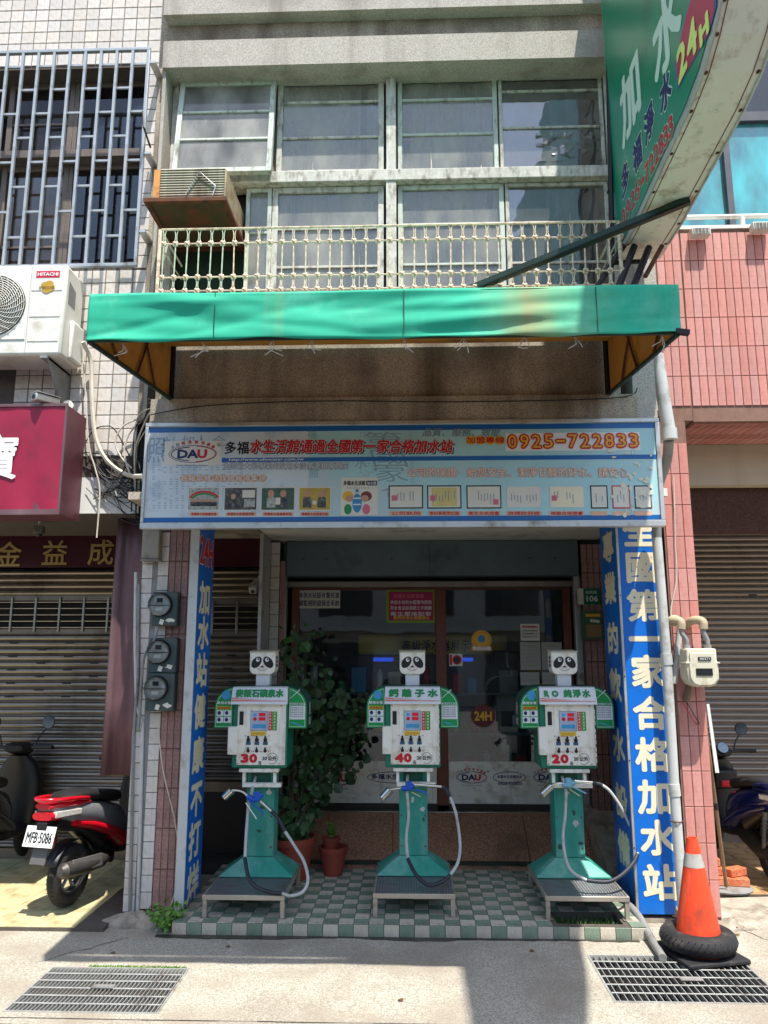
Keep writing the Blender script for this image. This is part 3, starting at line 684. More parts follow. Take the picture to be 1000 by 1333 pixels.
for p_ in (395, 425, 510, 585, 690, 722): MB().box((aty(p_, 728, YD-.2).x-.012, YD-.204, 2.76), (aty(p_, 728, YD-.2).x+.012, YD-.2, 2.768)).build('slot', m_black, bx_)
MB().box((aty(559, 728, YD-.2).x-.002, YD-.204, 2.62), (aty(559, 728, YD-.2).x+.002, YD-.2, 2.93)).build('seam', m_black, bx_)
MB().box((L0-.1, YD-.12, .4), (L0-.04, YD-.02, 2.62)).build('guide_rail', m_alu, sb, bevel=.005); MB().box((R0+.02, YD-.12, .4), (R0+.08, YD-.02, 2.62)).build('guide_rail', m_alu, sb, bevel=.005)
MB().box((L0-.04, YD-.1, 2.5), (R0+.02, YD-.03, 2.56)).build('guide_lintel', m_slat, sb, bevel=.005)
# white strip tiles + small pink pier left of the door
MB().box((-1.33, 7.3, .4), (L0-.1, 7.7, 2.944)).build('door_pier', m_grout, sb)
dp = thing('wall_pier', None, None, (-1.2, 7.3, .4), parent=sb)
w2 = tile_mesh('tile', .085, .11, .008, m_white_tile, '-Y', .003)
for j in range(22): inst('tile', w2, dp, (-1.285, 7.3, .45+.115*j))
p2 = tile_mesh('tile', .048, .25, .006, m_pink_tile, '-Y', .002)
nxp = int((L0-.1+1.235)/.052)
for j in range(9):
    for i in range(max(1, nxp)): inst('tile', p2, dp, (-1.21+.052*i, 7.3, .45+.257*(j+.5)-.02))
# right inner pier with narrow pink tiles
rp = thing('tiled_pier', 'narrow pink tiled pier with the green number plate and letter box', 'column', (1.85, 7.3, .1))
MB().box((R0+.08, 7.36, .1), (2.3, 7.7, 2.944)).build('core', m_black, rp)
p3 = tile_mesh('tile', .05, .27, .008, m_pink_tile, '-Y', .002)
for j in range(10):
    for i in range(7): inst('tile', p3, rp, (R0+.11+.057*i, 7.36, .13+.277*(j+.5)))
# granite ramp, strip, side kerb
rampm = thing('granite_ramp', None, None, (.2, 7.0, 0), kind='structure')
def slab(x0, x1, ya, za, yb, zb, th=.04): return MB().hexa([(x0, ya, za-th), (x1, ya, za-th), (x1, yb, zb-th), (x0, yb, zb-th), (x0, ya, za), (x1, ya, za), (x1, yb, zb), (x0, yb, zb)])
xr0, xr1 = -1.33, 1.56
k = xr0
while k < xr1-.05:
    e = min(k+.585, xr1); slab(k+.002, e-.002, 6.96, .13, 7.42, .44).build('slab', m_granite, rampm, bevel=.002); k = e
MB().box((xr0, 6.90, .0), (xr1, 6.958, .125)).build('riser', m_granite, rampm)
MB().box((xr0, 6.88, .125), (xr1, 6.958, .14)).build('green_edge_strip', m_dgreenm, rampm)
MB().box((xr0-.6, 7.0, 0), (xr1+.5, 7.3, .1)).build('base', m_pit, rampm)
MB().box((xr0, 7.42, .3), (xr1+.2, 7.8, .445)).build('sill', m_steel, rampm, bevel=.005)
slab(xr1+.001, xr1+.12, 6.6, .2, 7.42, .52, .25).build('side_kerb', m_conc2, rampm)
slab(xr1+.121, 2.1, 6.75, .26, 7.42, .50, .25).build('side_slope', m_conc2, rampm)
# ---------------- interior ----------------
room = thing('shop_interior', None, None, (.2, 9, .4), kind='structure')
MB().box((-2.2, 7.8, .38), (2.6, 11.5, .42)).build('floor', mat('shop_floor', lin(120,114,104), .3, var=.1), room)
m_inwall = mat('interior_wall', lin(128,122,114), .8, var=.15)
MB().box((-2.3, 7.6, .4), (-2.2, 11.5, 3)).build('wall', m_inwall, room); MB().box((2.6, 7.6, .4), (2.7, 11.5, 3)).build('wall', m_inwall, room)
MB().box((-2.3, 11.5, .4), (2.7, 11.6, 3)).build('wall', m_inwall, room); MB().box((-2.3, 7.7, 3.0), (2.7, 11.6, 3.1)).build('ceiling', m_inwall, room)
# ---------------- red tiled building right ----------------
rb = thing('red_tiled_building', 'salmon red tiled building on the right with shutters below', 'building', (3.2, 6, 0))
YR = 5.88
zr0 = 3.66; zr1 = aty(940, 298, YR).z
MB().box((2.02, YR+.008, 0), (2.16, 6.5, zr0+.01)).build('column_core', m_red_grout, rb)
MB().box((2.16, YR+.008, 0), (2.165, 6.2, zr0)).build('column_side', m_red_grout, rb)
MB().box((2.03, YR+.012, zr0+.01), (2.24, 6.6, zr1+.3)).build('side_wall', m_red_grout, rb)
MB().box((2.24, YR+.008, zr0), (6.5, 6.6, zr1)).build('wall', m_red_grout, rb)
rt = tile_mesh('tile', .061, .242, .008, m_red_tile, '-Y', .002)
cand = []
for j in range(16):
    for i in range(46): cand.append((2.275+.066*i, zr1-.03-.248*(j+.5), YR+.008))
for j in range(9):
    for i in range(3): cand.append((2.07+.066*i, zr1+.22-.248*(j+.5), YR+.012))
lc = []
for j in range(16): 
    for i in range(3): lc.append((2.035+.046*i, .06+.245*(j+.5), YR+.008))
n = 0
for (x, z, y) in cand:
    if z-.12 < zr0 or n >= 290: continue
    a, b = px_of(x, y, z)
    if -20 < a < 1015: inst('tile', rt, rb, (x, y, z), (RN.uniform(-.006, .006), 0, RN.uniform(-.006, .006))); n += 1
col = thing('tiled_column', 'red tiled street column behind the gas meter and the orange cone', 'column', (2.1, 6, 0))
rl = tile_mesh('tile', .064, .239, .008, m_red_tile, '-Y', .002)
for j in range(15):
    for i in range(3):
        z = .05+.245*(j+.5)
        if z+.12 < zr0: inst('tile', rl, col, (1.995+.069*i, YR-.004, z), (RN.uniform(-.006, .006), 0, RN.uniform(-.006, .006)))
MB().box((1.95, YR-.004, 0), (2.168, YR+.007, zr0)).build('core', m_red_grout, col)
st_ = tile_mesh('tile', .24, .061, .008, m_red_tile, '-Z', .002)
rs = tile_mesh('tile', .061, .3, .006, m_red_tile, '-Z', .002); n = 0
for j in range(2):
    for i in range(24): inst('soffit_tile', rs, rb, (2.275+.066*i, YR+.2+.31*j, zr0-.001), (0, 0, .12))
m_beige = mat('beige_render', lin(206,192,168), .8, var=.05, streak=(lin(170,150,124), .3, 4))
MB().box((2.15, 6.58, 3.3), (6.5, 6.7, zr0)).build('beige_beam', m_beige, rb)
m_brick = speckle('dark_brown_render', [lin(78,48,38), lin(92,58,46), lin(66,42,34)], 120, .8, .3)
MB().box((2.15, 6.71, 2.9), (6.5, 6.8, 3.5)).build('brown_fascia', m_brick, rb)
MB().box((2.165, 8.99, 0), (6.5, 9.05, 4)).build('back_wall', m_room, rb)
MB().box((2.13, 6.2, 0), (2.17, 9.0, 3.3)).build('side_wall', m_beige, rb)

slr = [(aty(979, 775, 8.2).x, aty(979, 775, 8.2).z)]
shutter('roller_shutter', 'wide brown steel roller shutter behind the blue scooter', 2.17, 6.0, .03, 3.16, 8.2, .058, m_slatw, slr)
# upper window of the red building, with white rail
MB().box((2.24, 6.3, zr1-.02), (6.5, 6.7, zr1)).build('sill', m_white, rb)
xw = [aty(p, 240, 6.3).x for p in (880, 944, 952)]
zt_ = aty(960, 160, 6.3).z
uw = thing('window', None, None, (3, 6.3, zr1), parent=rb)
m_frameg = mat('grey_window_frame', lin(92,92,96), .4, .4, var=.1)
MB().box((2.2, 6.32, zr1), (xw[1], 6.33, 9.5)).build('pane', m_glass_teal, uw)
MB().box((xw[1], 6.27, zr1), (xw[2], 6.36, 9.5)).build('mullion', m_frameg, uw)
MB().box((xw[2], 6.32, zr1), (6.5, 6.33, zt_)).build('pane', m_glass_teal, uw)
MB().box((xw[2], 6.27, zt_), (6.5, 6.36, zt_+.09)).build('transom', m_frameg, uw)
MB().box((xw[2], 6.32, zt_+.09), (6.5, 6.33, 9.5)).build('pane', m_glass_dark, uw)
MB().box((2.2, 6.9, zr1-.5), (6.5, 6.95, 9.5)).build('blind', m_beige, uw)
# ---------------- row of buildings across the street (seen only as reflections) ----------------
opp = thing('street_building', None, None, (0, -9, 0), kind='structure')
m_opp = mat('pale_render', lin(176,170,160), .8, var=.1, scale=.7); m_oppw = mat('dark_window', lin(40,46,52), .15, var=.1)
MB().box((-24, -18, -.02), (24, -14, 5.7)).build('wall', m_opp, opp)
for fl in range(2):
    for i in range(14): MB().box((-22+3.1*i, -14.0, .4+2.9*fl), (-20+3.1*i, -13.94, 2.3+2.9*fl)).build('window', m_oppw, opp)
    MB().box((-24, -14, 2.65+2.9*fl), (24, -13.2, 2.85+2.9*fl)).build('canopy', m_opp, opp)

# ---------------- teal awning ----------------
YA = 3.77; ax0, ax1 = -1.70, 1.408; az0, az1 = 3.485, 3.752; ayb = 5.16; azb = 4.12; bzb = 3.64
aw = thing('awning', 'faded teal cloth awning with a flat front valance over the sign board', 'awning', (0, 4.4, 3.48))
r = random.Random(5)
def sag(x, k): return .012*math.sin(x*3.1+k)+.007*math.sin(x*8.3+2*k)
creases = [(r.uniform(ax0, ax1), r.uniform(0, 1), r.uniform(-.5, .5) if r.random() < .6 else r.uniform(-2.5, 2.5), r.uniform(.012, .035), r.uniform(-.006, .006), r.uniform(.15, .5)) for _ in range(46)]
def vfn(u, v):
    x = ax0+(ax1-ax0)*u; z = az0+(az1-az0)*v
    y = YA+.004*math.sin(x*5+v*5)+.004*math.sin(x*2.3-v*7+1)+.0015*math.sin(x*17+v*3)*(1-v)+.005*math.sin(v*17-x*4.5)*max(0, math.sin(x*1.7+.8))+.004*math.sin(v*11+x*9)*math.exp(-((x+1.2)/.4)**2)
    for (cx0, cv0, sl, wd_, am_, ln_) in creases:
        dz_ = (v-cv0)*.27-sl*.12*(x-cx0); y += am_*math.exp(-(dz_/wd_)**2-((x-cx0)/ln_)**2)
    zz_ = z+(.007*math.sin(x*6)+.004*math.sin(x*15) if v < .01 else (.006*math.sin(x*2.1) if v > .99 else 0))
    zz_ -= .04*math.exp(-(u/.9)**2)*0
    return Vector((x, y, zz_))
MB().grid(vfn, 260, 18).build('valance', m_awn, aw, smooth=True, solid=.004, fix=False)
for xx in (-1.02, -.02, .98): MB().box((xx-.0015, YA-.0095, az0+.01), (xx+.0015, YA-.004, az1-.005)).build('seam', m_dgreenm, aw)
def rfn(u, v):
    x = ax0+(ax1-ax0)*u; y = YA+.004+(ayb-YA)*v; z = az1-.002+(azb-az1)*v-.05*math.sin(v*math.pi)*(.6+.4*abs(math.sin(x*4.1)))
    return Vector((x, y, z))
MB().grid(rfn, 60, 8).build('roof_cloth', m_awn, aw, smooth=True, solid=.003, fix=False)
for sx_, xx in ((0, ax0), (1, ax1)):
    f = [Vector((xx, YA+.01, az0)), Vector((xx, ayb, bzb)), Vector((xx, ayb, azb-.01)), Vector((xx, YA+.01, az1-.01))]
    e = .004*(1 if sx_ == 0 else -1); d_ = Vector((e, 0, 0))
    MB().quad(*f).build('side_cloth', m_awn, aw)
    MB().quad(*[p+d_ for p in f]).build('side_backlit_face', m_awnback, aw)  # inner face of the same cloth, coloured as backlit
    MB().tube([f[0]+d_*4, f[1]+d_*4], .014, 8).build('frame_rail', m_dgreenm, aw, smooth=True)
    MB().tube([Vector((xx+e*4, ayb, bzb-.02)), Vector((xx+e*4, ayb, azb))], .02, 8).build('frame_rail', m_dkmetal, aw, smooth=True)
    for t in (.28, .5, .75): 
        a_ = f[0].lerp(f[1], t)+d_*5; b_ = f[3].lerp(f[2], max(0, t-.22 if t != .5 else t+.18))+d_*5
        MB().tube([a_, b_], .008, 6).build('stay', m_rust, aw, smooth=True)
MB().quad(Vector((ax0+.01, YA+.03, az1-.03)), Vector((ax1-.01, YA+.03, az1-.03)), Vector((ax1-.01, ayb-.01, azb-.09)), Vector((ax0+.01, ayb-.01, azb-.09))).build('roof_backlit_face', m_awnback, aw)  # roof underside in the painted backlit tone
MB().tube([(ax0, YA+.025, az0+.012), (ax1, YA+.025, az0+.012)], .011, 8).build('front_rail', m_dgreenm, aw, smooth=True)
MB().box((ax1-.03, YA-.01, az0-.004), (ax1+.04, YA+.02, az0+.022), Matrix.Rotation(.15, 3, 'Y')).build('rail_end', m_dkmetal, aw)
for k in range(9):   # cord ties hanging from the rail
    x = ax0+.25+k*.34+r.uniform(-.08, .08)
    mb = MB()
    for q in range(3): mb.tube([(x, YA+.04, az0+.01), (x+r.uniform(-.04, .04), YA+.045, az0-.02-r.uniform(0, .03)), (x+r.uniform(-.06, .06), YA+.045, az0-.04-r.uniform(0, .05))], .0022, 5)
    mb.build('cord_tie', m_wirew, aw)

# ---------------- sign board ----------------
YBD = 5.13
bd = thing('sign_board', 'long pale blue printed sign board with red characters and phone number above the entrance', 'sign board', (0, 5.13, 2.71))
def bp(px, py, dy=0): return aty(px, py, YBD+dy)
c00 = bp(187, 686); c10 = bp(861, 684); c11 = bp(854, 546); c01 = bp(193, 552)
bx0, bx1 = -1.84, 1.715; bz0, bz1 = 2.715, 3.448
def B(px, py):   # photo pixel of the board -> point on the board plane
    return bp(px, py)
m_board = mat('board_print', lin(172,216,220), .35, var=.1, scale=2.2, dirt=(lin(196,204,206), .45, 2.4), streak=(lin(120,170,184), .3, 3))
m_bpale = mat('board_pale_print', lin(210,220,224), .35, var=.08, scale=3, dirt=(lin(150,172,188), .4, 5))
m_bgrey = mat('board_ghost_print', lin(128,146,158), .5, var=.1)
m_bghost = mat('board_faint_print', lin(140,166,180), .5, var=.1)
m_bblue = mat('board_blue_band', lin(14,98,170), .35, var=.06)
m_fade = mat('sun_bleached_vinyl', lin(226,228,206), .6, var=.06, scale=8)
m_orange = mat('orange_print', lin(228,130,60), .5, var=.05)
m_pinkl = mat('pink_print', lin(214,110,130), .5, var=.04)
m_goldp = mat('golden_print', lin(236,180,50), .5, var=.05)
MB().box((bx0, YBD+.003, bz0), (bx1, YBD+.045, bz1)).build('backing', m_dkmetal, bd)
MB().box((bx0+.02, YBD, bz0+.02), (bx1-.02, YBD+.0025, bz1-.02)).build('printed_face', m_board, bd)
for nm, a, b in (('frame_rail', (bx0, YBD-.012, bz0-.012), (bx1, YBD+.05, bz0+.03)), ('frame_rail', (bx0, YBD-.012, bz1-.022), (bx1, YBD+.05, bz1+.006)), ('frame_stile', (bx0, YBD-.011, bz0+.031), (bx0+.022, YBD+.05, bz1-.023)), ('frame_stile', (bx1-.03, YBD-.011, bz0+.031), (bx1, YBD+.05, bz1-.023))):
    MB().box(a, b).build(nm, m_alu, bd, bevel=.003)
def flat(name, x0, y0, x1, y1, m, lift=.001, par=bd, Y=None):
    """rectangle by picture corners on the board plane"""
    p = bp(x0, y0); q = bp(x1, y1); mb = MB(); cx, cz_ = (p.x+q.x)/2, (p.z+q.z)/2
    plate(mb, (cx, YBD, cz_), abs(q.x-p.x), abs(q.z-p.z), lift=lift); return mb.build(name, m, par, fix=False)
MB().box((bx0+.022, YBD-.0015, bz1-.062), (bx1-.03, YBD-.0005, bz1-.026)).build('blue_stripe', m_bblue, bd)
MB().box((bx0+.022, YBD-.0015, bz0+.033), (bx1-.03, YBD-.0005, bz0+.066)).build('blue_stripe', m_bblue, bd)
flat('pale_panel', 193, 562, 400, 674, m_bpale, .0004)
zst = bp(500, 597).z
MB().box((bp(289, 597).x, YBD-.0018, zst-.017), (bx1-.03, YBD-.0008, zst+.013)).build('blue_stripe', m_bblue, bd)
# ghost characters in the background
gh = [('照', 204, 585, .13, .2), ('執', 222, 585, .13, .2), ('加', 245, 576, .1, .11), ('人', 262, 574, .1, .1), ('全', 285, 574, .1, .08), ('福', 406, 565, .07, .07), ('館', 409, 616, .07, .07), ('會', 411, 640, .06, .06), ('家', 414, 668, .05, .05), ('水', 470, 602, .09, .09)]
lettering([(c, bp(x, y), a, b, 'em') for c, x, y, a, b in gh], m_bghost, bd, lift=.0007)
lettering([(c, bp(x, y), a, b, 'em') for c, x, y, a, b in (('第', 500, 572, .3, .12), ('國', 506, 596, .28, .14), ('家', 508, 617, .24, .12), ('合', 515, 640, .2, .1))], m_bghost, bd, lift=.0006, shear=-.3)
q = random.Random(3); gm = MB()
for k in range(16):
    for j in range(22):
        if q.random() < .7: plate(gm, bp(200+k*7.6, 596+j*3.1), .018, .006, lift=.0011)
for k in range(4):
    for j in range(26):
        if q.random() < .7: plate(gm, bp(470+k*5, 560+j*3.9), .012, .007, lift=.0009)
tag(gm.build('ghost_print', mat('ghost_print_blue', lin(150,176,194), .5), bd, fix=False), kind='stuff')
# logo badge: ellipse with letters
def logo(par, c, wd, tag_line=True, bg=None, lift0=.002, up=(0, 0, 1), right=(1, 0, 0)):
    c = Vector(c); R = Vector(right); U = Vector(up); h = wd*.36
    if bg: mb = MB(); plate(mb, c+U*wd*.02, wd*1.13, wd*.5, right, up, lift0-.0006); mb.build('logo_ground', bg, par, fix=False)
    mb = MB(); ring(mb, c, wd*.48, h*.5, wd*.012, right, up, lift0); ring(mb, c+R*wd*.0, wd*.44, h*.42, wd*.02, right, up, lift0, t0=math.pi*.55, t1=math.pi*1.45); mb.build('logo_ring', m_navy, par, fix=False)
    mb = MB(); ring(mb, c, wd*.46, h*.46, wd*.014, right, up, lift0, t0=-math.pi*.45, t1=math.pi*.45); mb.build('logo_ring', m_redp, par, fix=False)
    lettering([('D', c-R*wd*.2, wd*.19, h*.44), ('A', c-R*wd*.0, wd*.2, h*.44)], m_navy, par, right, up, bold=wd*.012, name='logo_letter', lift=lift0+.0004)
    lettering([('U', c+R*wd*.19, wd*.17, h*.44)], m_redp, par, right, up, bold=wd*.014, name='logo_letter', lift=lift0+.0004)
    if tag_line:
        its = []; s = '多福就是要您健康'
        for i, ch in enumerate(s):
            t = math.pi*(.80-.6*i/(len(s)-1)); its.append((ch, c+R*(wd*.50*math.cos(t))+U*(h*.68*math.sin(t)), wd*.075, wd*.07, 'em'))
        lettering(its[:2], m_bgrey, par, right, up, bold=.0004, name='small_lettering', lift=lift0)
        lettering(its[2:], m_redp, par, right, up, bold=.0006, name='small_lettering', lift=lift0)
        lettering([('DAU Wish You Happy', c-U*h*.66, wd*.62, wd*.045)], m_navy, par, right, up, name='small_lettering', lift=lift0)
    lettering([('®', c+R*wd*.52+U*h*.5, wd*.08, wd*.08)], m_blackp, par, right, up, name='small_lettering', lift=lift0)
logo(bd, bp(251, 591), .35, bg=m_paper)
# headline
def line(s, x0, x1, y, h, m, bold=.002, mode='em', par=bd, lift=.002, sh=0, name='lettering', aspect=None):
    n = len(s); st = (x1-x0)/n; dw = (bp(x1, y).x-bp(x0, y).x)/n
    hh = bp(x0, y-h/2).z-bp(x0, y+h/2).z
    lettering([(ch, bp(x0+st*(i+.5), y), dw*(aspect or .98), hh, mode) for i, ch in enumerate(s) if ch != ' '], m, par, bold=bold, name=name, lift=lift, shear=sh)
line('多福', 292, 325, 583, 17, m_blackp, .0022)
line('水生活館通過全國第一家合格加水站', 327, 592, 582.6, 18, m_blackp, .0032, lift=.0012, sh=.12); line('水生活館通過全國第一家合格加水站', 325.4, 590.4, 581, 18, m_wletter, .0052, lift=.0024, sh=.12)
line('水生活館通過全國第一家合格加水站', 325, 590, 581, 18, m_redp, .0030, lift=.0040, sh=.12)
hx = bp(347, 597); lettering([('http://www.ufowater.com.tw', (hx.x, YBD, zst-.002), .52, .024)], m_wletter, bd, bold=.0006, lift=.003)
line('全國最大最專業的飲用水設備連鎖專賣店', 290, 454, 606.5, 9.5, m_navy, .0024, lift=.0018); line('全國最大最專業的飲用水設備連鎖專賣店', 290, 454, 606.5, 9.5, m_wletter, 0, lift=.0036)
line('品質、服務、效能', 550, 652, 563, 11, m_bgrey, .0008, sh=.2)
line('公司的保證‧給您安全、潔淨甘醇的好水、請安心', 529, 818, 615, 13, m_pinkl, .0034, lift=.0018); line('公司的保證‧給您安全、潔淨甘醇的好水、請安心', 529, 818, 615, 13, m_cletter, .0006, lift=.0036)
for i, ch in enumerate('加盟專線'):
    mb = MB(); disc(mb, bp(613+12.6*i, 573), .034, .034, lift=.002); mb.build('gold_disc', m_goldp, bd, fix=False)
line('加盟專線', 607, 657, 573, 9, m_redp, .001, lift=.003)
line('0925-722833', 659, 833, 574.5, 20, m_wletter, .013, mode='fit', lift=.0016, aspect=.68) if False else None
flat('white_ground', 658, 564, 834, 586, m_wletter, .0009)
P0 = bp(659, 575); P1 = bp(833, 575); n_ = 11; wdt = (P1.x-P0.x)/n_
for mm, bo, li in ((m_wletter, .0150, .0016), (m_redp, .0112, .0034), (m_goldp, .0004, .0052)):
    lettering([(ch, (P0.x+wdt*(i+.5), YBD, P0.z), wdt*.68, .092 if ch != '-' else .014) for i, ch in enumerate('0925-722833')], mm, bd, bold=bo, lift=li, name='digit')
# little discs with characters above the photos
for i, ch in enumerate('各報章雜誌媒體報導集錦'):
    mb = MB(); disc(mb, bp(240+10.2*i, 622.5), .029, .026, lift=.0018); mb.build('gold_disc', m_goldp, bd, fix=False)
line('各報章雜誌媒體報導集錦', 235, 347, 622.5, 9, m_redp, .0014, lift=.0028); line('各報章雜誌媒體報導集錦', 235, 347, 622.5, 9, m_wletter, .0002, lift=.0042)
m_pd = mat('photo_dark', lin(60,62,62), .4, var=.8, scale=45, dirt=(lin(150,140,128), .5, 40)); m_pl = mat('photo_light', lin(176,178,168), .4, var=.4, scale=45, dirt=(lin(80,90,84), .4, 50))
m_pg = mat('photo_green', lin(66,92,70), .4, var=.4, scale=20); m_py = mat('photo_yellow', lin(188,160,60), .4, var=.2, scale=20); m_skin = mat('photo_skin', lin(196,150,120), .5)
m_peach = mat('peach_caption', lin(232,184,150), .5)
def person_print(x, y, h, m, par):
    mb = MB(); disc(mb, bp(x, y-h*.38), .012*h/12, .014*h/12, lift=.004); mb.build('printed_head', m_skin, par, fix=False)
    mb = MB(); p = [bp(x-h*.26, y+h*.45), bp(x+h*.26, y+h*.45), bp(x+h*.24, y-h*.08), bp(x+h*.1, y-h*.24), bp(x-h*.1, y-h*.24), bp(x-h*.24, y-h*.08)]
    mb.add([q_+Vector((0, -.0036, 0)) for q_ in p], [(0,1,2,3,4,5)]); mb.build('printed_body', m, par, fix=False)
phs = [(245, 286, m_pl), (292, 335, m_pd), (340, 384, m_pg), (389, 431, m_py)]
for i, (a, b, m) in enumerate(phs):
    fr = flat('photo_print', a, 634, b, 665, m_paper, .002); pc = flat('picture', a+1.3, 635.5, b-1.3, 663.5, m, .0028, bd)
    flat('caption', a+2, 667, b-2, 671.5, m_peach, .002); line('榮獲飲水設備優良獎', a+4, b-4, 669.2, 4, m_redp, .0003, lift=.003, name='caption_lettering')
    if i == 0:
        mb = MB(); ring(mb, bp((a+b)/2, 652), .11, .07, .014, lift=.0034, t0=.35, t1=math.pi-.35); mb.build('printed_arch', m_redp, bd, fix=False); mb = MB(); ring(mb, bp((a+b)/2, 652), .094, .055, .012, lift=.0034, t0=.35, t1=math.pi-.35); mb.build('printed_arch', m_greenp, bd, fix=False)
        for k in range(10): person_print(a+5+k*3.4, 655, 9, m_pd, bd)
    elif i == 1: person_print(a+12, 653, 17, m_pd, bd); flat('printed_notice', a+24, 638, a+40, 648, m_paper, .0034); flat('printed_notice', a+26, 650, a+40, 660, m_pl, .0034)
    elif i == 2: person_print(a+13, 651, 22, m_pl, bd); person_print(a+29, 651, 22, m_pd, bd); flat('printed_notice', a+19, 648, a+25, 657, m_paper, .005)
    else: person_print(a+11, 651, 22, m_pd, bd); person_print(a+30, 651, 22, m_pd, bd); flat('printed_notice', a+18, 652, a+23, 657, m_paper, .005)
# cartoon-free promotional card: a plain water bottle between two simple rounded figures
flat('promo_card', 444, 622, 492, 671, m_paper, .002)
line('多福水生活館', 447, 476, 629, 6.5, m_blackp, .0008, lift=.003); flat('black_tab', 477, 626, 491, 632, m_blackp, .003); line('加水屋', 478, 490, 629, 4.5, m_wletter, .0002, lift=.004)
line('04-8320605', 452, 482, 635, 3.5, m_blackp, 0, lift=.003, name='small_lettering')
def blob(name, x, y, a, b, m, lift): mb = MB(); disc(mb, bp(x, y), a, b, lift=lift); return mb.build(name, m, bd, fix=False)
m_bot = mat('bottle_print', lin(50,140,190), .5, var=.1)
blob('bottle_print', 465, 655, .032, .066, m_bot, .003); flat('bottle_cap_print', 463, 637, 467, 641, m_bot, .0034); flat('bottle_stripe_print', 460, 648, 470, 649.5, m_wletter, .004); flat('bottle_stripe_print', 460, 656, 470, 657.5, m_wletter, .004)
for x, hm, cm_ in ((453, m_goldp, m_greenp), (477, mat('maroon_print', lin(120,50,50), .5), m_pinkl)):
    blob('body_print', x, 663, .026, .036, cm_, .0026); blob('hair_print', x, 646, .038, .034, hm, .003); blob('face_print', x+(2 if x < 460 else -2), 649, .026, .024, m_skin, .0036)
# certificates
certs = [(506, 551, m_paper, m_blackp), (556, 601, m_paper, m_blackp), (607, 653, m_paper, m_blackp), (658, 706, m_paper, None), (714, 762, m_cletter, None), (768, 792, m_paper, m_dkmetal), (796, 821, m_paper, m_redp), (825, 849, m_paper, m_blackp)]
for i, (a, b, m, fr) in enumerate(certs):
    y0, y1 = 632, 662
    if fr: flat('certificate_frame', a, y0, b, y1, fr, .002)
    o = flat('certificate', a+1.6, y0+1.6, b-1.6, y1-1.6, m, .0028)
    ln = MB(); qq = random.Random(i)
    for k in range(int((b-a-12)/4)):
        if qq.random() < .8: x = a+8+k*4; p = bp(x, (y0+y1)/2+qq.uniform(-3, 3)); plate(ln, p, .005, .07*qq.uniform(.5, 1), lift=.0036)
    tag(ln.build('certificate_text', m_bgrey, bd, fix=False), kind='stuff')
    if i in (0, 1, 2, 4): flat('red_seal', (a+4 if i != 2 else b-11), 645 if i != 2 else 650, (a+11 if i != 2 else b-4), 652 if i != 2 else 657, m_pinkl, .004)
    if i == 1: flat('yellow_sheet', a+6, y0+3, b-6, y1-3, mat('yellow_paper', lin(216,200,130), .6), .0032)
    flat('caption', a+1, 665.5, b-1, 671, m_peach, .002)
for i, s in enumerate(('公司執照', '營利事業登記證', '衛生合格證書', '商標註冊證', '檢驗合格證書')):
    a, b = certs[i][:2]; line(s, a+3, b-3, 668.2, 5, m_redp, .0003, lift=.003, name='caption_lettering')
# bleached, flaking vinyl at the sunny end
q = random.Random(21)
for k in range(44):
    x = 793+abs(q.gauss(28, 20)); y = q.uniform(586, 672)
    if x > 848: continue
    mb = MB(); n = q.randint(6, 9); sx_, sy_ = q.uniform(.006, .035), q.uniform(.005, .022); c = bp(x, y)
    mb.add([c+Vector((sx_*q.uniform(.4, 1.2)*math.cos(2*math.pi*i/n), -.0055-k*.00004, sy_*q.uniform(.4, 1.2)*math.sin(2*math.pi*i/n))) for i in range(n)], [tuple(range(n))]); mb.build('flaking_patch', m_fade, bd, fix=False)

# ---------------- vertical blue signs ----------------
ls = thing('vertical_sign', 'narrow blue vertical sign facing the kiosks on the left with a red 24H top', 'sign', (-1.6, 5.95, .08))
lx = -1.60
MB().box((lx-.06, 5.75, .1), (lx-.012, 6.2, 2.93)).build('box_back', m_alu, ls); MB().box((lx-.062, 5.738, .09), (lx+.004, 5.75, 2.93)).build('front_edge', m_pvc, ls)
MB().box((lx-.011, 5.751, .1), (lx, 6.2, 2.93)).build('face', m_blue, ls)
def zx(py, px=262): return atx(px, py, lx).z
lettering([('24H', (lx, 5.975, zx(715)), .38, .2)], m_wletter, ls, right=(0, 1, 0), bold=.016); lettering([('24H', (lx, 5.975, zx(715)), .38, .2)], m_redp, ls, right=(0, 1, 0), bold=.009, lift=.003)
lettering([(c, (lx, 5.975, zx(y)), .32, .26, 'em') for c, y in (('加', 777), ('水', 823), ('站', 872), ('健', 925), ('康', 980), ('不', 1035), ('打', 1085), ('烊', 1137))], m_cletter, ls, right=(0, 1, 0), bold=.012)
rs_ = thing('vertical_sign', 'tall blue and cream box sign with big characters right of the third kiosk', 'sign', (1.73, 5.95, .05))
rx0, rx1 = 1.592, 1.905; YV = 5.9
MB().box((rx0+.012, YV+.003, .06), (rx1, YV+.1, 2.93)).build('box_back', m_alu, rs_)
MB().box((rx0+.014, YV-.004, .06), (rx1, YV+.002, 2.93)).build('front_face', m_blue, rs_)
MB().box((rx0-.002, YV+.012, .06), (rx0+.010, YV+.5, 2.93)).build('side_face', m_blue, rs_)
MB().box((rx0-.006, YV-.008, .05), (rx0+.012, YV+.011, 2.93)).build('corner_strip', m_alu, rs_, bevel=.002)
for z in (.5, 1.1, 1.7, 2.3): MB().cyl((rx0+.003, YV-.008, z), (rx0+.003, YV-.012, z), .005, n=8).build('screw', m_black, rs_)
def VZ(py): return aty(848, py, YV).z
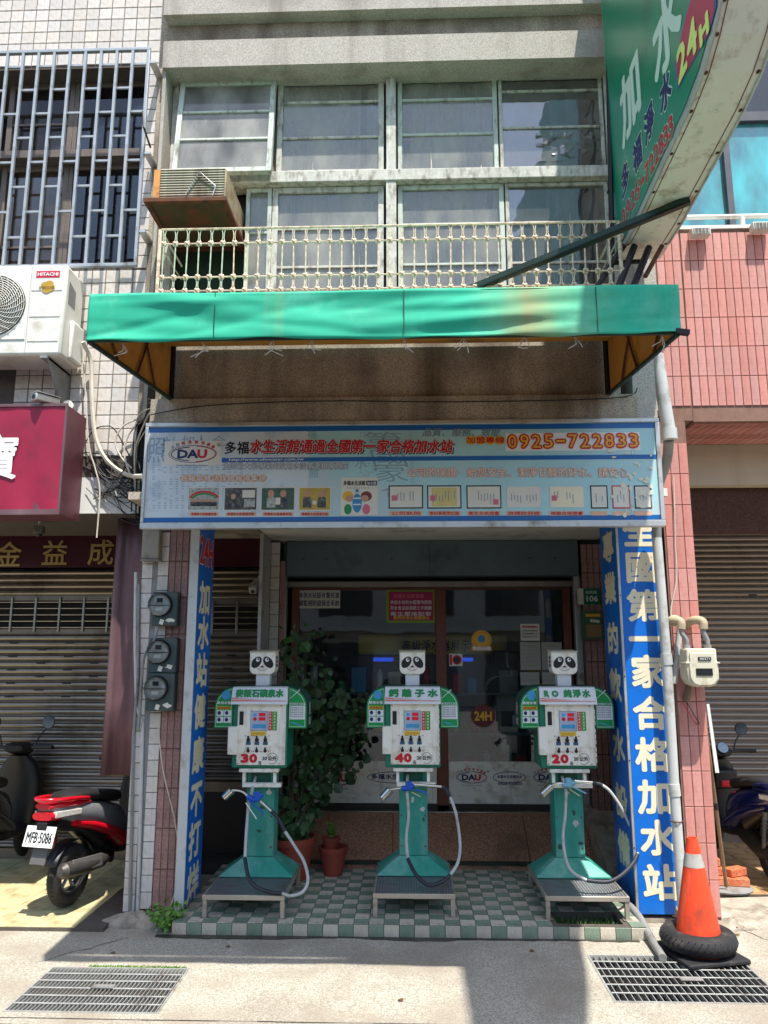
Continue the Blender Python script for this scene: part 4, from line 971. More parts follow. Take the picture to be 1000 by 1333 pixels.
lettering([(c, ((rx0+rx1)/2+.02, YV-.004, VZ(y)), wd, .245, 'em') for c, y, wd in (('全', 692, .26), ('國', 738, .26), ('第', 788, .26), ('一', 832, .26), ('家', 874, .26), ('合', 928, .26), ('格', 982, .26), ('加', 1037, .26), ('水', 1090, .26), ('站', 1148, .26))], m_cletter, rs_, bold=.0095)
lettering([(c, (rx0-.002, YV+.25, VZ(y)), .34, .25, 'em') for c, y in (('專', 706), ('業', 762), ('的', 830), ('飲', 893), ('水', 975), ('設', 1052), ('備', 1116))], m_cletter, rs_, right=(0, -1, 0), bold=.012)

# ---------------- projecting sign top right ----------------
HX = 1.61; HT = .34
hs_ = thing('projecting_sign', 'tall green projecting sign box with curved rusty underside at the upper right', 'sign', (HX+.15, 5, 4.9))
def HP(px, py): p = atx(px, py, HX); return p.y, p.z
cur = [HP(*p) for p in ((812, 318), (826, 292), (845, 250), (868, 200), (893, 145), (912, 95), (926, 45), (936, 0))]
(y_a, z_a), (y_b, z_b) = cur[-2], cur[-1]
k = 1; ext = []
for i in range(1, 9): 
    t = i; ext.append((y_b+(.85-y_b)*(t/8)**.9, z_b+(7.5-z_b)*(t/8)**1.1))  # unseen upper run of the sign, shaped for the shadow it casts
edge = cur+ext
yback = HP(797, 262)[0]; yb0 = cur[0][0]+.02
poly = [(yb0, cur[0][1])]+edge[1:]+[(yback, edge[-1][1]), (yback, cur[0][1]+.25)]
poly = [(yback, cur[0][1])]+edge+[(edge[-1][0], edge[-1][1]+.5), (yback, edge[-1][1]+.5)]
m_hgreen = mat('green_sign_face', lin(10,134,100), .3, var=.05, scale=2, dirt=(lin(20,100,80), .2, 2))
m_hside = mat('yellowed_sign_side', lin(238,233,220), .5, var=.05, scale=3, dirt=(lin(150,122,84), .3, 4), streak=(lin(140,84,44), .3, 8))
MB().prism(poly, lambda u, v, d: Vector((d, u, v)), HX+.012, HX+HT).build('box', m_hside, hs_)
mb = MB(); mb.add([Vector((HX+.008, u, v)) for u, v in poly], [tuple(range(len(poly)))]); mb.build('rim_face', m_alu, hs_)
cx_, cz__ = sum(p[0] for p in poly)/len(poly), sum(p[1] for p in poly)/len(poly)
inner = [(u+(.03 if abs(u-yback) > .01 else -.02), v+(.05 if v < 5.6 else 0)) for u, v in poly]
mb = MB(); mb.add([Vector((HX+.004, u, v)) for u, v in inner], [tuple(range(len(inner)))]); mb.build('green_face', m_hgreen, hs_)
for xx in (HX+.006, HX+HT-.016):
    mb = MB(); mb.tube([(xx+.006, u-.004, v-.004) for u, v in edge], .008, 6); mb.build('edge_trim', m_alu, hs_, smooth=True)
    mb = MB(); mb.tube([(xx+(.04 if xx < HX+.1 else -.04), u-.002, v-.002) for u, v in edge], .0025, 5); mb.build('rust_seam', m_rust, hs_)
for (u, v) in edge[:9]:
    for xx in (HX+.03, HX+HT-.03): MB().cyl((xx, u-.008, v-.004), (xx, u+.01, v+.004), .009, n=8).build('bolt', m_rust, hs_)
RH = (0, -1, 0)
def hl(s, px, py, w_, h_, m, bold, lift=.0015, mode='em'): a, b = HP(px, py); lettering([(s, (HX+.004, a, b), w_, h_, mode)], m, hs_, right=RH, up=(0, 0, 1), bold=bold, lift=lift)
m_palel = mat('pale_green_lettering', lin(206,224,208), .45, var=.03)
def hq(s, pts, m, bold, lift=.0015, flip=0):
    """lettering between picture anchors: left, right (baseline centre) and height"""
    (xa_, ya_), (xb_, yb__), h_ = pts; A = HP(xa_, ya_); Bq = HP(xb_, yb__); n = len(s); st = (Bq[0]-A[0])/n; zt2 = (Bq[1]-A[1])/n
    lettering([(ch, (HX+.004, A[0]+st*(i+.5), A[1]+zt2*(i+.5)), abs(st)*.92, h_, 'em') for i, ch in enumerate(s)], m, hs_, right=RH, bold=bold, lift=lift)
A = HP(820, 125); Bp = HP(866, 35)
lettering([('加', (HX+.004, A[0], A[1]), .50, .56, 'em'), ('水', (HX+.004, Bp[0], Bp[1]), .50, .56, 'em'), ('站', (HX+.004, 2*Bp[0]-A[0], 2*Bp[1]-A[1]), .50, .56, 'em')], m_palel, hs_, right=RH, bold=.02)
row = [('多', 814, 232), ('福', 830, 200), ('淨', 845, 160), ('水', 866, 118)]
for mm, bo, li in ((m_palel, .020, .0015), (m_navy, .009, .0040)): lettering([(c, (HX+.004, *HP(x, y)), .20, .24, 'em') for c, x, y in row], mm, hs_, right=RH, bold=bo, lift=li)
dg = [(ch, 812+i*6.1, 283-i*11.9) for i, ch in enumerate('0925-722833')]
for mm, bo, li in ((m_palel, .012, .0015), (m_redp, .005, .0040)): lettering([(c, (HX+.004, *HP(x, y)), .075, .13 if c != '-' else .03) for c, x, y in dg], mm, hs_, right=RH, bold=bo, lift=li, name='digit')
bq = [HP(*p) for p in ((878, 82), (881, 118), (898, 88), (922, 45), (932, 8), (931, -30), (908, -30), (892, 20))]
mb = MB(); mb.add([Vector((HX+.002, u, v)) for u, v in bq], [tuple(range(8))]); mb.build('badge_edge', mat('badge_blue', lin(40,110,170), .4), hs_)
mc = (sum(p[0] for p in bq)/8, sum(p[1] for p in bq)/8)
mb = MB(); mb.add([Vector((HX+.0005, mc[0]+(u-mc[0])*.93, mc[1]+(v-mc[1])*.95)) for u, v in bq], [tuple(range(8))]); mb.build('badge', mat('badge_crimson', lin(190,40,80), .4), hs_)
m_ylet = mat('yellow_green_lettering', lin(232,236,130), .4)
for ch, x, y, h_ in (('2', 888, 78, .2), ('4', 901, 52, .2), ('H', 917, 38, .11)): lettering([(ch, (HX-.001, *HP(x, y)), .13 if ch != 'H' else .11, h_)], m_ylet, hs_, right=RH, bold=.012)
# black support frame of the sign
sf = thing('sign_support', 'black iron ladder frame and long brace holding the projecting sign', 'support frame', (1.5, 5.3, 4.2))
def rod(p, q_, t=.018, m=m_dkmetal, name='strut', par=sf): MB().tube([p, q_], t, 6).build(name, m, par)
pt = aty(793, -40, 5.55); pb = aty(800, 322, 5.35)
rod(aty(789, -60, 5.5), aty(797, 330, 5.5), .02, name='post'); rod(aty(799, -60, 5.62), aty(804, 330, 5.62), .013, name='post')
for y in (8, 80, 165, 250): rod(aty(792, y, 5.5), aty(804, y-6, 5.62), .015); 
for y in (60, 148, 232, 300): rod(aty(793, y, 5.5), aty(803, y-32, 5.62), .012)
rod(aty(812, 320, 5.35), aty(760, 400, 5.2), .024); rod(aty(826, 320, 5.3), aty(795, 400, 5.2), .026, m_dkmetal); rod(aty(845, 322, 5.3), aty(822, 380, 5.2), .026); rod(aty(862, 320, 5.25), aty(840, 360, 5.2), .018, m_rust)
rod(aty(800, 342, 5.4), aty(842, 340, 5.4), .018)
a_ = aty(600, 384, 5.28); b_ = aty(899, 262, 4.75)
mb = MB(); d_ = (b_-a_).normalized(); u_ = Vector((0, 0, 1)).cross(d_).normalized(); v_ = d_.cross(u_)
for (o1_, w1, h1) in ((0, .05, .012), (0, .012, .05)):
    mb.hexa([a_+u_*0, a_+u_*w1, a_+u_*w1+v_*h1, a_+v_*h1, b_, b_+u_*w1, b_+u_*w1+v_*h1, b_+v_*h1])
mb.build('long_brace', m_dgreenm, sf)
# ---------------- balcony railing ----------------
rl_ = thing('balcony_railing', 'ornamental cream painted iron railing with rusty rosettes above the awning', 'railing', (-.2, 5.25, 4.45))
YRL = 5.25; rz = [aty(500, y, YRL).z for y in (294, 313, 357, 375)]; rx_a, rx_b = aty(209, 330, YRL).x, aty(806, 330, YRL).x
for i, z in enumerate(rz): MB().tube([(rx_a, YRL, z), (rx_b, YRL, z)], .009 if i == 0 else .006, 6).build('rail', m_railp, rl_, smooth=True)
mb = MB(); h0, h1, h2, h3 = rz
gap = .0895
def bow(mb, za, zb, off):
    for s_ in (-1, 1): mb.tube([(s_*off, 0, za), (s_*.006, 0, za+(zb-za)*.3), (s_*.006, 0, za+(zb-za)*.7), (s_*off, 0, zb)], .0036, 5, smooth=3)
mb.tube([(0, 0, h2-4.6), (0, 0, h1-4.6)], .0055, 6); bow(mb, h1-4.6, h0-4.6, .016); bow(mb, h3-4.6, h2-4.6, .016); mb.tube([(0, 0, h3-4.6), (0, 0, 4.36-4.6)], .0055, 6)
bal = mb.mesh('baluster', smooth=True); bal.materials.append(m_railp)
bal2 = bal.copy(); bal2.materials.clear(); bal2.materials.append(m_railp2)
rm = MB()
for k_ in range(4):
    a = math.pi/4+k_*math.pi/2; rm.lathe([(.001, -.012), (.011, -.006), (.012, .004), (.001, .012)], (.013*math.cos(a), 0, .013*math.sin(a)), (0, 1, 0), 8)
rm.lathe([(.001, -.016), (.012, -.008), (.012, .006), (.001, .014)], (0, 0, 0), (0, 1, 0), 8)
ros = rm.mesh('rosette', smooth=True); ros.materials.append(m_railp)
nb = int((rx_b-rx_a)/gap); 
for i in range(nb+1):
    x = rx_a+.02+i*gap; inst('baluster', bal2 if i < 6 else bal, rl_, (x, YRL, 4.6), (RN.uniform(-.01, .01), RN.uniform(-.015, .015), 0))
    for z in (h1, h2, h3): inst('rosette', ros, rl_, (x, YRL, z), (0, RN.uniform(-.2, .2), 0))
for x in (rx_a-.01, rx_b+.01): MB().tube([(x, YRL, 4.4), (x, YRL, h0)], .014, 6).build('end_post', m_railp, rl_); MB().tube([(x, YRL, h0), (x, 5.8, h0)], .009, 6).build('rail', m_railp2, rl_); MB().tube([(x, YRL, h1), (x, 5.8, h1)], .006, 6).build('rail', m_railp2, rl_)
# ---------------- old window air conditioner ----------------
ya = 5.38; p0 = aty(198, 262, ya); p1 = aty(293, 262, ya); ztp = aty(250, 219, ya).z; zbt = aty(250, 263, ya).z
acw = thing('window_air_conditioner', 'rusted box air conditioner jutting from the upper left window', 'air conditioner', ((p0.x+p1.x)/2, 5.7, zbt))
MB().box((p0.x+.001, ya+.01, zbt), (p1.x, 6.05, ztp)).build('casing', mat('rust_stained_casing', lin(176,160,132), .7, .1, var=.2, scale=6, dirt=(lin(130,66,34), .72, 7)), acw, bevel=.006)
m_fin = mat('grey_fins', lin(172,166,150), .6, .3, var=.2, scale=12, dirt=(lin(92,76,58), .4, 9))
mb = MB(); MB().box((p0.x+.06, ya+.004, zbt+.02), (p1.x-.01, ya+.009, ztp-.015)).build('fin_back', m_fin, acw)
lv = MB().box((p0.x+.06, -.012, -.004), (p1.x-.01, .004, .009), Matrix.Rotation(-.6, 3, 'X'), (0, 0, 0)).mesh('louvre', Vector((0, 0, 0))); lv.materials.append(m_fin)
for k_ in range(12): inst('louvre', lv, acw, (0, ya, zbt+.03+k_*(ztp-zbt-.05)/11))
MB().box((p0.x+.005, ya-.004, zbt+.01), (p0.x+.055, ya+.009, ztp-.01)).build('orange_strip', mat('orange_rust_paint', lin(206,142,74), .6, var=.15, dirt=(lin(130,66,34), .4, 12)), acw)
MB().tube([(p0.x+.27, ya-.02, zbt+.06), (p0.x+.37, ya-.03, ztp-.05), (p0.x+.5, ya-.02, zbt+.12), (p0.x+.48, ya-.02, zbt+.04)], .006, 5).build('torn_fin_strip', m_alu, acw)
for a, b in (((p0.x-.05, ya-.05, zbt-.02), (p1.x+.02, ya-.01, zbt+.012)), ((p0.x-.05, 6.05, zbt-.02), (p1.x+.02, 6.09, zbt+.012)), ((p0.x-.05, ya-.009, zbt-.02), (p0.x-.015, 6.049, zbt+.012)), ((p1.x-.015, ya-.009, zbt-.02), (p1.x+.02, 6.049, zbt+.012))): MB().box(a, b).build('tray_rail', m_rust, acw)
MB().box((p0.x-.014, ya-.008, zbt-.008), (p1.x-.016, 6.0, zbt-.001)).build('tray', mat('mossy_tray', lin(70,62,36), .8, var=.4, scale=5, dirt=(lin(116,56,26), .6, 6)), acw)
# ---------------- security grille left ----------------
yg = 5.66; gx1 = aty(187, 200, yg).x; gz1 = aty(100, 63, yg).z; gz0 = aty(100, 347, yg).z
gr_ = thing('window_grille', 'galvanised steel security grille of staggered bars over the left window', 'window grille', (-3, yg, gz0))
gx0 = -4.6; f_ = .028
for a, b in (((gx0, yg, gz1-f_), (gx1, yg+.03, gz1)), ((gx0, yg, gz0), (gx1, yg+.03, gz0+f_)), ((gx1-f_, yg, gz0+f_), (gx1, yg+.03, gz1-f_))): MB().box(a, b).build('frame', m_grille, gr_, bevel=.003)
gs = (aty(164, 200, yg).x-aty(143, 200, yg).x); vb = MB().box((-.011, 0, gz0+f_), (.011, .022, gz1-f_)).mesh('bar'); vb.materials.append(m_grille)
cb = MB().box((-gs/2+.011, .004, -.009), (gs/2-.011, .02, .009)).mesh('cross_bar'); cb.materials.append(m_grille)
vs_ = .455
for k_ in range(1, 16):
    x = gx1-.014-k_*gs; inst('bar', vb, gr_, (x, yg, 0))
    ph = 0 if k_ % 2 else .5
    for j in range(6):
        z = gz1-.16-(j+ph)*vs_*1.0-.0
        if z > gz0+.1: inst('cross_bar', cb, gr_, (x+gs/2, yg, z))
for z in (gz0+.3, (gz0+gz1)/2, gz1-.15): MB().box((gx1-.005, yg+.01, z), (gx1+.05, YW+.0, z+.02)).build('wall_bracket', m_alu, gr_)
# ---------------- outdoor unit ----------------
yu = 5.46; ux1 = aty(84, 400, yu).x; uz1 = aty(60, 344, yu).z; uz0 = aty(60, 462, yu).z; ux0 = ux1-.84
ou = thing('outdoor_air_unit', 'white outdoor air conditioning unit with round fan grille on the left wall', 'air conditioner', ((ux0+ux1)/2, yu+.15, uz0))
m_unit = mat('ivory_unit_enamel', lin(224,222,212), .4, var=.03, dirt=(lin(190,182,160), .25, 5))
MB().box((ux0, yu, uz0), (ux1, yu+.32, uz1)).build('casing', m_unit, ou, bevel=.022)
fcx = aty(-8, 398, yu).x; fcz = aty(-8, 398, yu).z; fr_ = aty(34, 398, yu).x-fcx
MB().box((fcx-fr_-.03, yu-.008, fcz-fr_-.03), (fcx+fr_+.015, yu+.001, fcz+fr_+.03)).build('fan_surround', m_unit, ou, bevel=.006)
mb = MB(); disc(mb, (fcx, yu-.0085, fcz), fr_, fr_, n=48); mb.build('fan_opening', m_black, ou, fix=False)
mb = MB()
for k_ in range(15): mb.lathe([(fr_*(k_+.6)/15+.0035*math.cos(t), .0035*math.sin(t)) for t in (0, 1.57, 3.14, 4.71)], (fcx, yu-.02, fcz), (0, 1, 0), 40, closed=True)
for k_ in range(24):
    t = 2*math.pi*k_/24; pts = [(fcx+fr_*q_*math.cos(t+q_*.9), yu-.024, fcz+fr_*q_*math.sin(t+q_*.9)) for q_ in (.1, .3, .5, .75, 1)]; mb.tube(pts, .0028, 4)
tag(mb.build('fan_guard', m_unit, ou, smooth=True), kind='stuff')
sx1 = ux1-.03; sx0_ = ux1-.27
MB().box((ux1-.283, yu-.0012, uz0+.02), (ux1-.278, yu+.001, uz1-.02)).build('panel_seam', m_alu, ou)
for (a, b) in ((.34, .44), (.20, .31), (.07, .18)): MB().box((sx0_, yu-.004, uz0+a*1.55), (sx1, yu+.001, uz0+b*1.55)).build('embossed_panel', m_unit, ou, bevel=.004)
lg = MB().box((ux1-.24, yu-.006, uz1-.115), (ux1-.055, yu-.001, uz1-.06)).build('brand_plate', mat('brand_red', lin(206,20,60), .35), ou)
lettering([('HITACHI', (ux1-.1475, yu-.006, uz1-.0875), .16, .026)], m_wletter, ou, bold=.0014)
mb = MB(); 
for dx_, dz_ in ((-.012, .02), (.018, .03), (0, -.015), (.03, .0)): disc(mb, (ux1-.15+dx_, yu-.0046-abs(dx_)*.01, uz1-.2+dz_), .035, .03)
tag(mb.build('gold_badge', mat('gold_badge', lin(206,160,60), .4, .3), ou, fix=False), kind='stuff')
lettering([('變頻日立冷氣', (ux1-.15, yu-.006, uz1-.2), .12, .03)], m_blackp, ou)
MB().prism([(yu+.05, uz1-.12), (yu+.17, uz1-.16), (yu+.17, uz1-.30), (yu+.05, uz1-.30)], lambda u, v, d: Vector((d, u, v)), ux1-.001, ux1+.003).build('handle_recess', mat('recess_grey', lin(130,130,126), .5), ou)
MB().box((ux1-.0, yu+.1, uz0+.01), (ux1+.035, yu+.31, uz0+.33)).build('valve_cover', m_unit, ou, bevel=.02)
br = thing('wall_bracket', 'grey triangular steel bracket under the outdoor air unit', 'bracket', (ux1-.1, 5.8, uz0-.3))
MB().prism([(yu+.02, uz0-.002), (YW-.005, uz0-.002), (YW-.005, uz0-.44)], lambda u, v, d: Vector((d, u, v)), ux1-.12, ux1-.105).build('web', m_pvcd, br); MB().box((ux1-.16, yu+.0, uz0-.022), (ux1-.105, YW, uz0-.003)).build('arm', m_pvcd, br)
MB().box((ux0+.1, yu, uz0-.022), (ux0+.14, YW, uz0-.003)).build('arm', m_pvcd, br)
# ---------------- maroon shop sign box ----------------
ym = 5.5; mx1 = aty(82, 600, ym).x; mz1 = aty(60, 527, ym).z; mz0 = aty(60, 668, ym).z
ms = thing('sign_box', 'crimson vinyl sign box with a large white character at the left edge', 'sign', (mx1-.6, ym+.15, mz0))
MB().box((mx1-1.6, ym+.012, mz0), (mx1+.0, YW-.03, mz1)).build('box', m_maroons, ms)
MB().grid(lambda u, v: Vector((mx1-1.6+1.59*u, ym+.006+.004*math.sin(u*40+v*5)*(v-.5)+.006*math.sin(v*6+u*30)*(1-v)**3, mz0+.03+(mz1-mz0-.04)*v)), 60, 12).build('vinyl_face', m_maroonv, ms, smooth=True, fix=False)
for a, b in (((mx1-1.6, ym-.004, mz0-.01), (mx1+.004, ym+.014, mz0+.03)), ((mx1-1.6, ym-.004, mz1-.012), (mx1+.004, ym+.014, mz1+.01)), ((mx1-.012, ym-.003, mz0+.03), (mx1+.004, ym+.014, mz1-.012))): MB().box(a, b).build('frame', m_plum, ms)
c = aty(-3, 595, ym); lettering([('寶', (c.x, ym-.002, c.z), .34, .36, 'em')], m_wletter, ms, bold=.007, lift=.004)
# plum sheet cover on the neighbour's door side
ps = thing('sheet_metal_cover', 'long plum coloured metal sheet hanging left of the white tiled column', 'metal sheet', (-2.2, 6, 1.2))
a0 = aty(154, 700, 6.1).x; a1 = -2.08; zb_s = aty(155, 1010, 6.05).z
MB().grid(lambda u, v: Vector((a0+(a1-a0)*u-(1-v)*.01, 6.08-.012*math.sin(u*9+1)-.008*math.sin(u*17), zb_s+(3.15-zb_s)*v)), 16, 4).build('sheet', m_plum, ps, smooth=True, solid=.004, fix=False)
# ---------------- security cameras ----------------
def bullet(label, base, tip, r_=.035, m=m_white, foot=None):
    t = thing('security_camera', label, 'camera', base); b_ = Vector(base); t_ = Vector(tip); d = (t_-b_).normalized()
    s0 = b_+(t_-b_)*.3
    u = d.cross(Vector((0, 0, 1))).normalized(); v = u.cross(d)
    R_ = Matrix((u, d, v)).transposed(); L = (t_-b_).length*.7; mid = (s0+t_)/2
    MB().box((mid.x-r_, mid.y-L/2, mid.z-r_*.8), (mid.x+r_, mid.y+L/2, mid.z+r_*.8), R_, mid).build('housing', m, t, bevel=.008)
    hd = mid+v*r_*.95
    MB().box((hd.x-r_*1.15, hd.y-L/2, hd.z-.003), (hd.x+r_*1.15, hd.y+L/2+.0, hd.z+.004), R_, hd).build('sun_hood', m, t, bevel=.002)
    MB().tube([b_, b_+(s0-b_)*.8+Vector((0, 0, -.01)), mid-v*r_*.6], .011, 8).build('arm', m_cream, t, smooth=True)
    MB().cyl(t_, t_+d*.004, r_*.55, n=14).build('lens', m_black, t)
    if foot: MB().cyl(b_, b_+Vector(foot), .045, .04, n=18).build('mount', m_cream, t, smooth=True)
    return t
bullet('white bullet camera above the crimson sign box pointing left', tuple(aty(88, 528, 5.7)), tuple(aty(44, 516, 5.45)), .036, m_alu, (0, .03, .0))
bullet('small white bullet camera on the wall beside the narrow left shutter', tuple(aty(342, 752, 7.25)), tuple(aty(329, 770, 7.0)), .035, m_white, (0, .04, 0))
dc = aty(51, 690, 6.2); t = thing('dome_camera', 'silver dome camera hanging in front of the maroon fascia', 'camera', dc)
MB().lathe([(.045, .03), (.048, .0), (.046, -.03), (.03, -.035)], dc, n=20).build('housing', m_steel, t, smooth=True); MB().lathe([(.03, .0), (.026, -.012), (.012, -.022), (.001, -.025)], dc+Vector((0, 0, -.034)), n=18).build('dome', m_black, t, smooth=True); MB().tube([dc+Vector((0, 0, .03)), dc+Vector((0, 0, .11))], .012, 8).build('stem', m_cream, t)
# ---------------- electric meters ----------------
m_meterbox = mat('slate_meter_box', lin(64,80,80), .5, .1, var=.12, scale=5, dirt=(lin(92,92,84), .4, 8))
m_mglass = glass('meter_glass', (.85, .88, .88), .06, .03)
ym_ = 5.78
for i, (cx, cy, bx_0, by0, bx_1, by1) in enumerate(((207, 787, 196, 770, 232, 815), (205, 848.5, 192, 830, 231, 876), (201.5, 896, 188, 876, 228, 926))):
    p = aty(bx_0, by1, ym_); q_ = aty(bx_1, by0, ym_); c = aty(cx, cy, ym_-.04)
    t = thing('electric_meter', ('topmost', 'middle', 'lowest')[i]+' of the three round electric meters on the pink pier', 'electric meter', ((p.x+q_.x)/2, 5.85, p.z), 'electric meters on the pier')
    MB().box((p.x, ym_, p.z), (q_.x, 5.872, q_.z)).build('box', m_meterbox, t, bevel=.012)
    r0 = .083; C_ = (c.x, ym_, c.z)
    MB().lathe([(r0+.008, 0), (r0+.008, .02), (r0, .03)], C_, (0, -1, 0), 32).build('bezel', m_black, t, smooth=True)
    mb = MB(); disc(mb, (c.x, ym_-.032, c.z), r0, r0); mb.build('dial', m_alu, t, fix=False)
    MB().lathe([(r0, .031), (r0-.002, .06), (r0-.012, .07), (.001, .071)], C_, (0, -1, 0), 32).build('glass_cover', m_mglass, t, smooth=True)
    MB().box((c.x-.02, ym_-.036, c.z+.018), (c.x+.025, ym_-.033, c.z+.05)).build('display', m_black, t); MB().box((c.x-.025, ym_-.036, c.z-.045), (c.x+.025, ym_-.033, c.z-.02)).build('label_plate', m_wletter, t)
    MB().box((c.x-r0*.9, ym_-.035, c.z-.008), (c.x+r0*.9, ym_-.0325, c.z-.002)).build('dial_line', m_black, t)
    MB().box((c.x+.0, ym_-.006, p.z+.012), (c.x+.03, ym_-.001, p.z+.05), Matrix.Rotation(.3, 3, 'Y')).build('seal_tag', m_paper, t)
    mb = MB(); n = 9; qz = random.Random(i); cc = Vector((q_.x-.05, ym_-.0015, p.z+.045)); mb.add([cc+Vector((.035*qz.uniform(.5, 1.2)*math.cos(2*math.pi*k/n), 0, .02*qz.uniform(.4, 1.2)*math.sin(2*math.pi*k/n))) for k in range(n)], [tuple(range(n))]); mb.build('torn_sticker', m_paper, t, fix=False)
p = aty(184, 728, 5.8); q_ = aty(209, 690, 5.8)
jb = thing('junction_box', 'beige junction box at the top of the column above the meters', 'junction box', ((p.x+q_.x)/2, 5.84, p.z)); MB().box((p.x, 5.79, p.z), (q_.x, 5.872, q_.z)).build('box', mat('beige_box', lin(150,142,128), .5, var=.08, dirt=(lin(110,100,88), .4, 6)), jb, bevel=.008); MB().box((p.x+.0, 5.784, p.z-.012), (q_.x+.004, 5.872, p.z-.001)).build('lip', m_pvcd, jb)
# ---------------- pipes and conduits ----------------
def pipe(label, pts, r_, m, cat='pipe', name='conduit_pipe', sm=0, group=None, n=12, rings=()):
    mb = MB(); mb.tube(pts, r_, n, smooth=sm); o = mb.build(name, m, None, smooth=True, origin=pts[-1]); tag(o, label, cat, group)
    return o
ypc = 5.865
pipe('grey conduit on the right of the white tiled column', [aty(177, 745, ypc), aty(176, 830, ypc), aty(187, 930, ypc-.01) if False else aty(178, 920, ypc), aty(186, 942, ypc), aty(183, 1060, ypc), aty(179, 1200, ypc)], .013, m_pvc)
pipe('dull grey conduit on the left of the white tiled column', [aty(181, 760, ypc-.005), aty(180, 880, ypc-.005), aty(174, 960, ypc-.005), aty(169, 1190, ypc-.005)], .0125, m_pvcd)
pipe('grey cable pipe dropping diagonally from the top meter', [aty(206, 816, 5.8), aty(200, 835, 5.75), aty(187, 858, 5.76), aty(183, 920, 5.8), aty(180, 950, 5.84)], .01, m_pvcd, sm=4)
# right down pipe with couplings
dpth = [aty(855, 462, 5.35), aty(864, 520, 5.35), aty(871, 562, 5.36), aty(868, 600, 5.55), aty(856, 640, 5.7), aty(855, 700, 5.78), aty(868, 860, 5.78), aty(878, 1030, 5.78), aty(889, 1182, 5.78)]
t = thing('downpipe', 'white plastic downpipe running down beside the blue box sign', 'pipe', (1.9, 5.78, 0))
MB().tube([dpth[0], dpth[1], dpth[2]], .047, 16).build('upper_pipe', m_pvc, t, smooth=True); MB().tube([dpth[2]+Vector((0, 0, .02)), dpth[2]-Vector((0, 0, .06))], .055, 16).build('socket', m_pvc, t, smooth=True)
MB().tube([dpth[2]-Vector((0, -.02, .05)), dpth[3], dpth[4], dpth[5]], .036, 14, smooth=4).build('offset_bend', m_pvcd, t, smooth=True)
MB().tube(dpth[5:], .036, 16).build('lower_pipe', m_pvc, t, smooth=True)
for k_, f in ((6, 0), (7, 0)): 
    c = dpth[k_]; MB().tube([c+Vector((-.002, 0, .05)), c+Vector((.002, 0, -.03))], .041, 16).build('coupling', m_pvc, t, smooth=True)
MB().tube([dpth[7]+Vector((-.05, -.0, -.2)), dpth[7]+Vector((0, -.045, -.2)), dpth[7]+Vector((.05, 0, -.2))], .004, 6, smooth=4).build('strap', m_rust, t)
# gas meter
gm_ = aty(911, 868, 5.72); t = thing('gas_meter', 'cream gas meter with two elbow pipes on the red column', 'gas meter', (gm_.x, 5.8, gm_.z-.14))
m_gm = mat('cream_gas_meter', lin(214,208,184), .4, var=.05, dirt=(lin(150,138,112), .3, 8))
gw = .105; outl = [(-gw, .13), (gw, .13), (gw, .045), (gw+.008, .03), (gw+.008, -.08), (gw-.02, -.125), (gw-.06, -.14), (-gw+.06, -.14), (-gw+.02, -.125), (-gw-.008, -.08), (-gw-.008, .03), (-gw, .045)]
MB().prism(outl, lambda u, v, d: Vector((gm_.x+u, d, gm_.z+v)), 5.66, 5.82).build('body', m_gm, t, bevel=.012)
MB().prism([(u*.86, v*.86-.01) for u, v in outl], lambda u, v, d: Vector((gm_.x+u, d, gm_.z+v)), 5.646, 5.659).build('cover', m_gm, t, bevel=.006)
MB().box((gm_.x-.12, 5.65, gm_.z+.022), (gm_.x+.12, 5.825, gm_.z+.034)).build('flange', m_gm, t, bevel=.003)
MB().box((gm_.x-.035, 5.64, gm_.z+.045), (gm_.x+.055, 5.645, gm_.z+.07)).build('counter_window', m_black, t); MB().box((gm_.x-.055, 5.64, gm_.z-.06), (gm_.x+.06, 5.645, gm_.z-.01)).build('label_plate', m_blackp, t)
lettering([('00371', (gm_.x+.01, 5.64, gm_.z+.0575), .07, .016)], m_wletter, t, name='digit')
for sx_, e in ((-.075, -.03), (.075, -.02)):
    MB().tube([(gm_.x+sx_, 5.74, gm_.z+.13), (gm_.x+sx_, 5.74, gm_.z+.19), (gm_.x+sx_+e, 5.74, gm_.z+.24), (gm_.x+sx_+e, 5.745, gm_.z+.29)], .017, 10, smooth=4).build('riser', m_pvcd, t, smooth=True)
    MB().tube([(gm_.x+sx_+e, 5.745, gm_.z+.27), (gm_.x+sx_+e, 5.75, gm_.z+.325), (gm_.x+sx_+e-.05, 5.8, gm_.z+.335), (gm_.x+sx_+e-.07, 5.87, gm_.z+.31)], .031, 12, smooth=5).build('elbow', mat('sandy_elbow', lin(176,160,130), .6, var=.15), t, smooth=True)
    MB().tube([(gm_.x+sx_, 5.74, gm_.z+.125), (gm_.x+sx_, 5.74, gm_.z+.155)], .026, 10).build('union_nut', m_alu, t, smooth=True)
pipe('white plastic pipe slanting down behind the gas meter', [aty(886, 815, 5.85), aty(880, 870, 5.85), aty(878, 890, 5.85)], .02, m_pvc, sm=2)
pipe('short brown pipe stub below the gas meter', [aty(899, 885, 5.8), aty(893, 912, 5.84)], .026, mat('brown_pipe', lin(112,88,70), .6, var=.2))
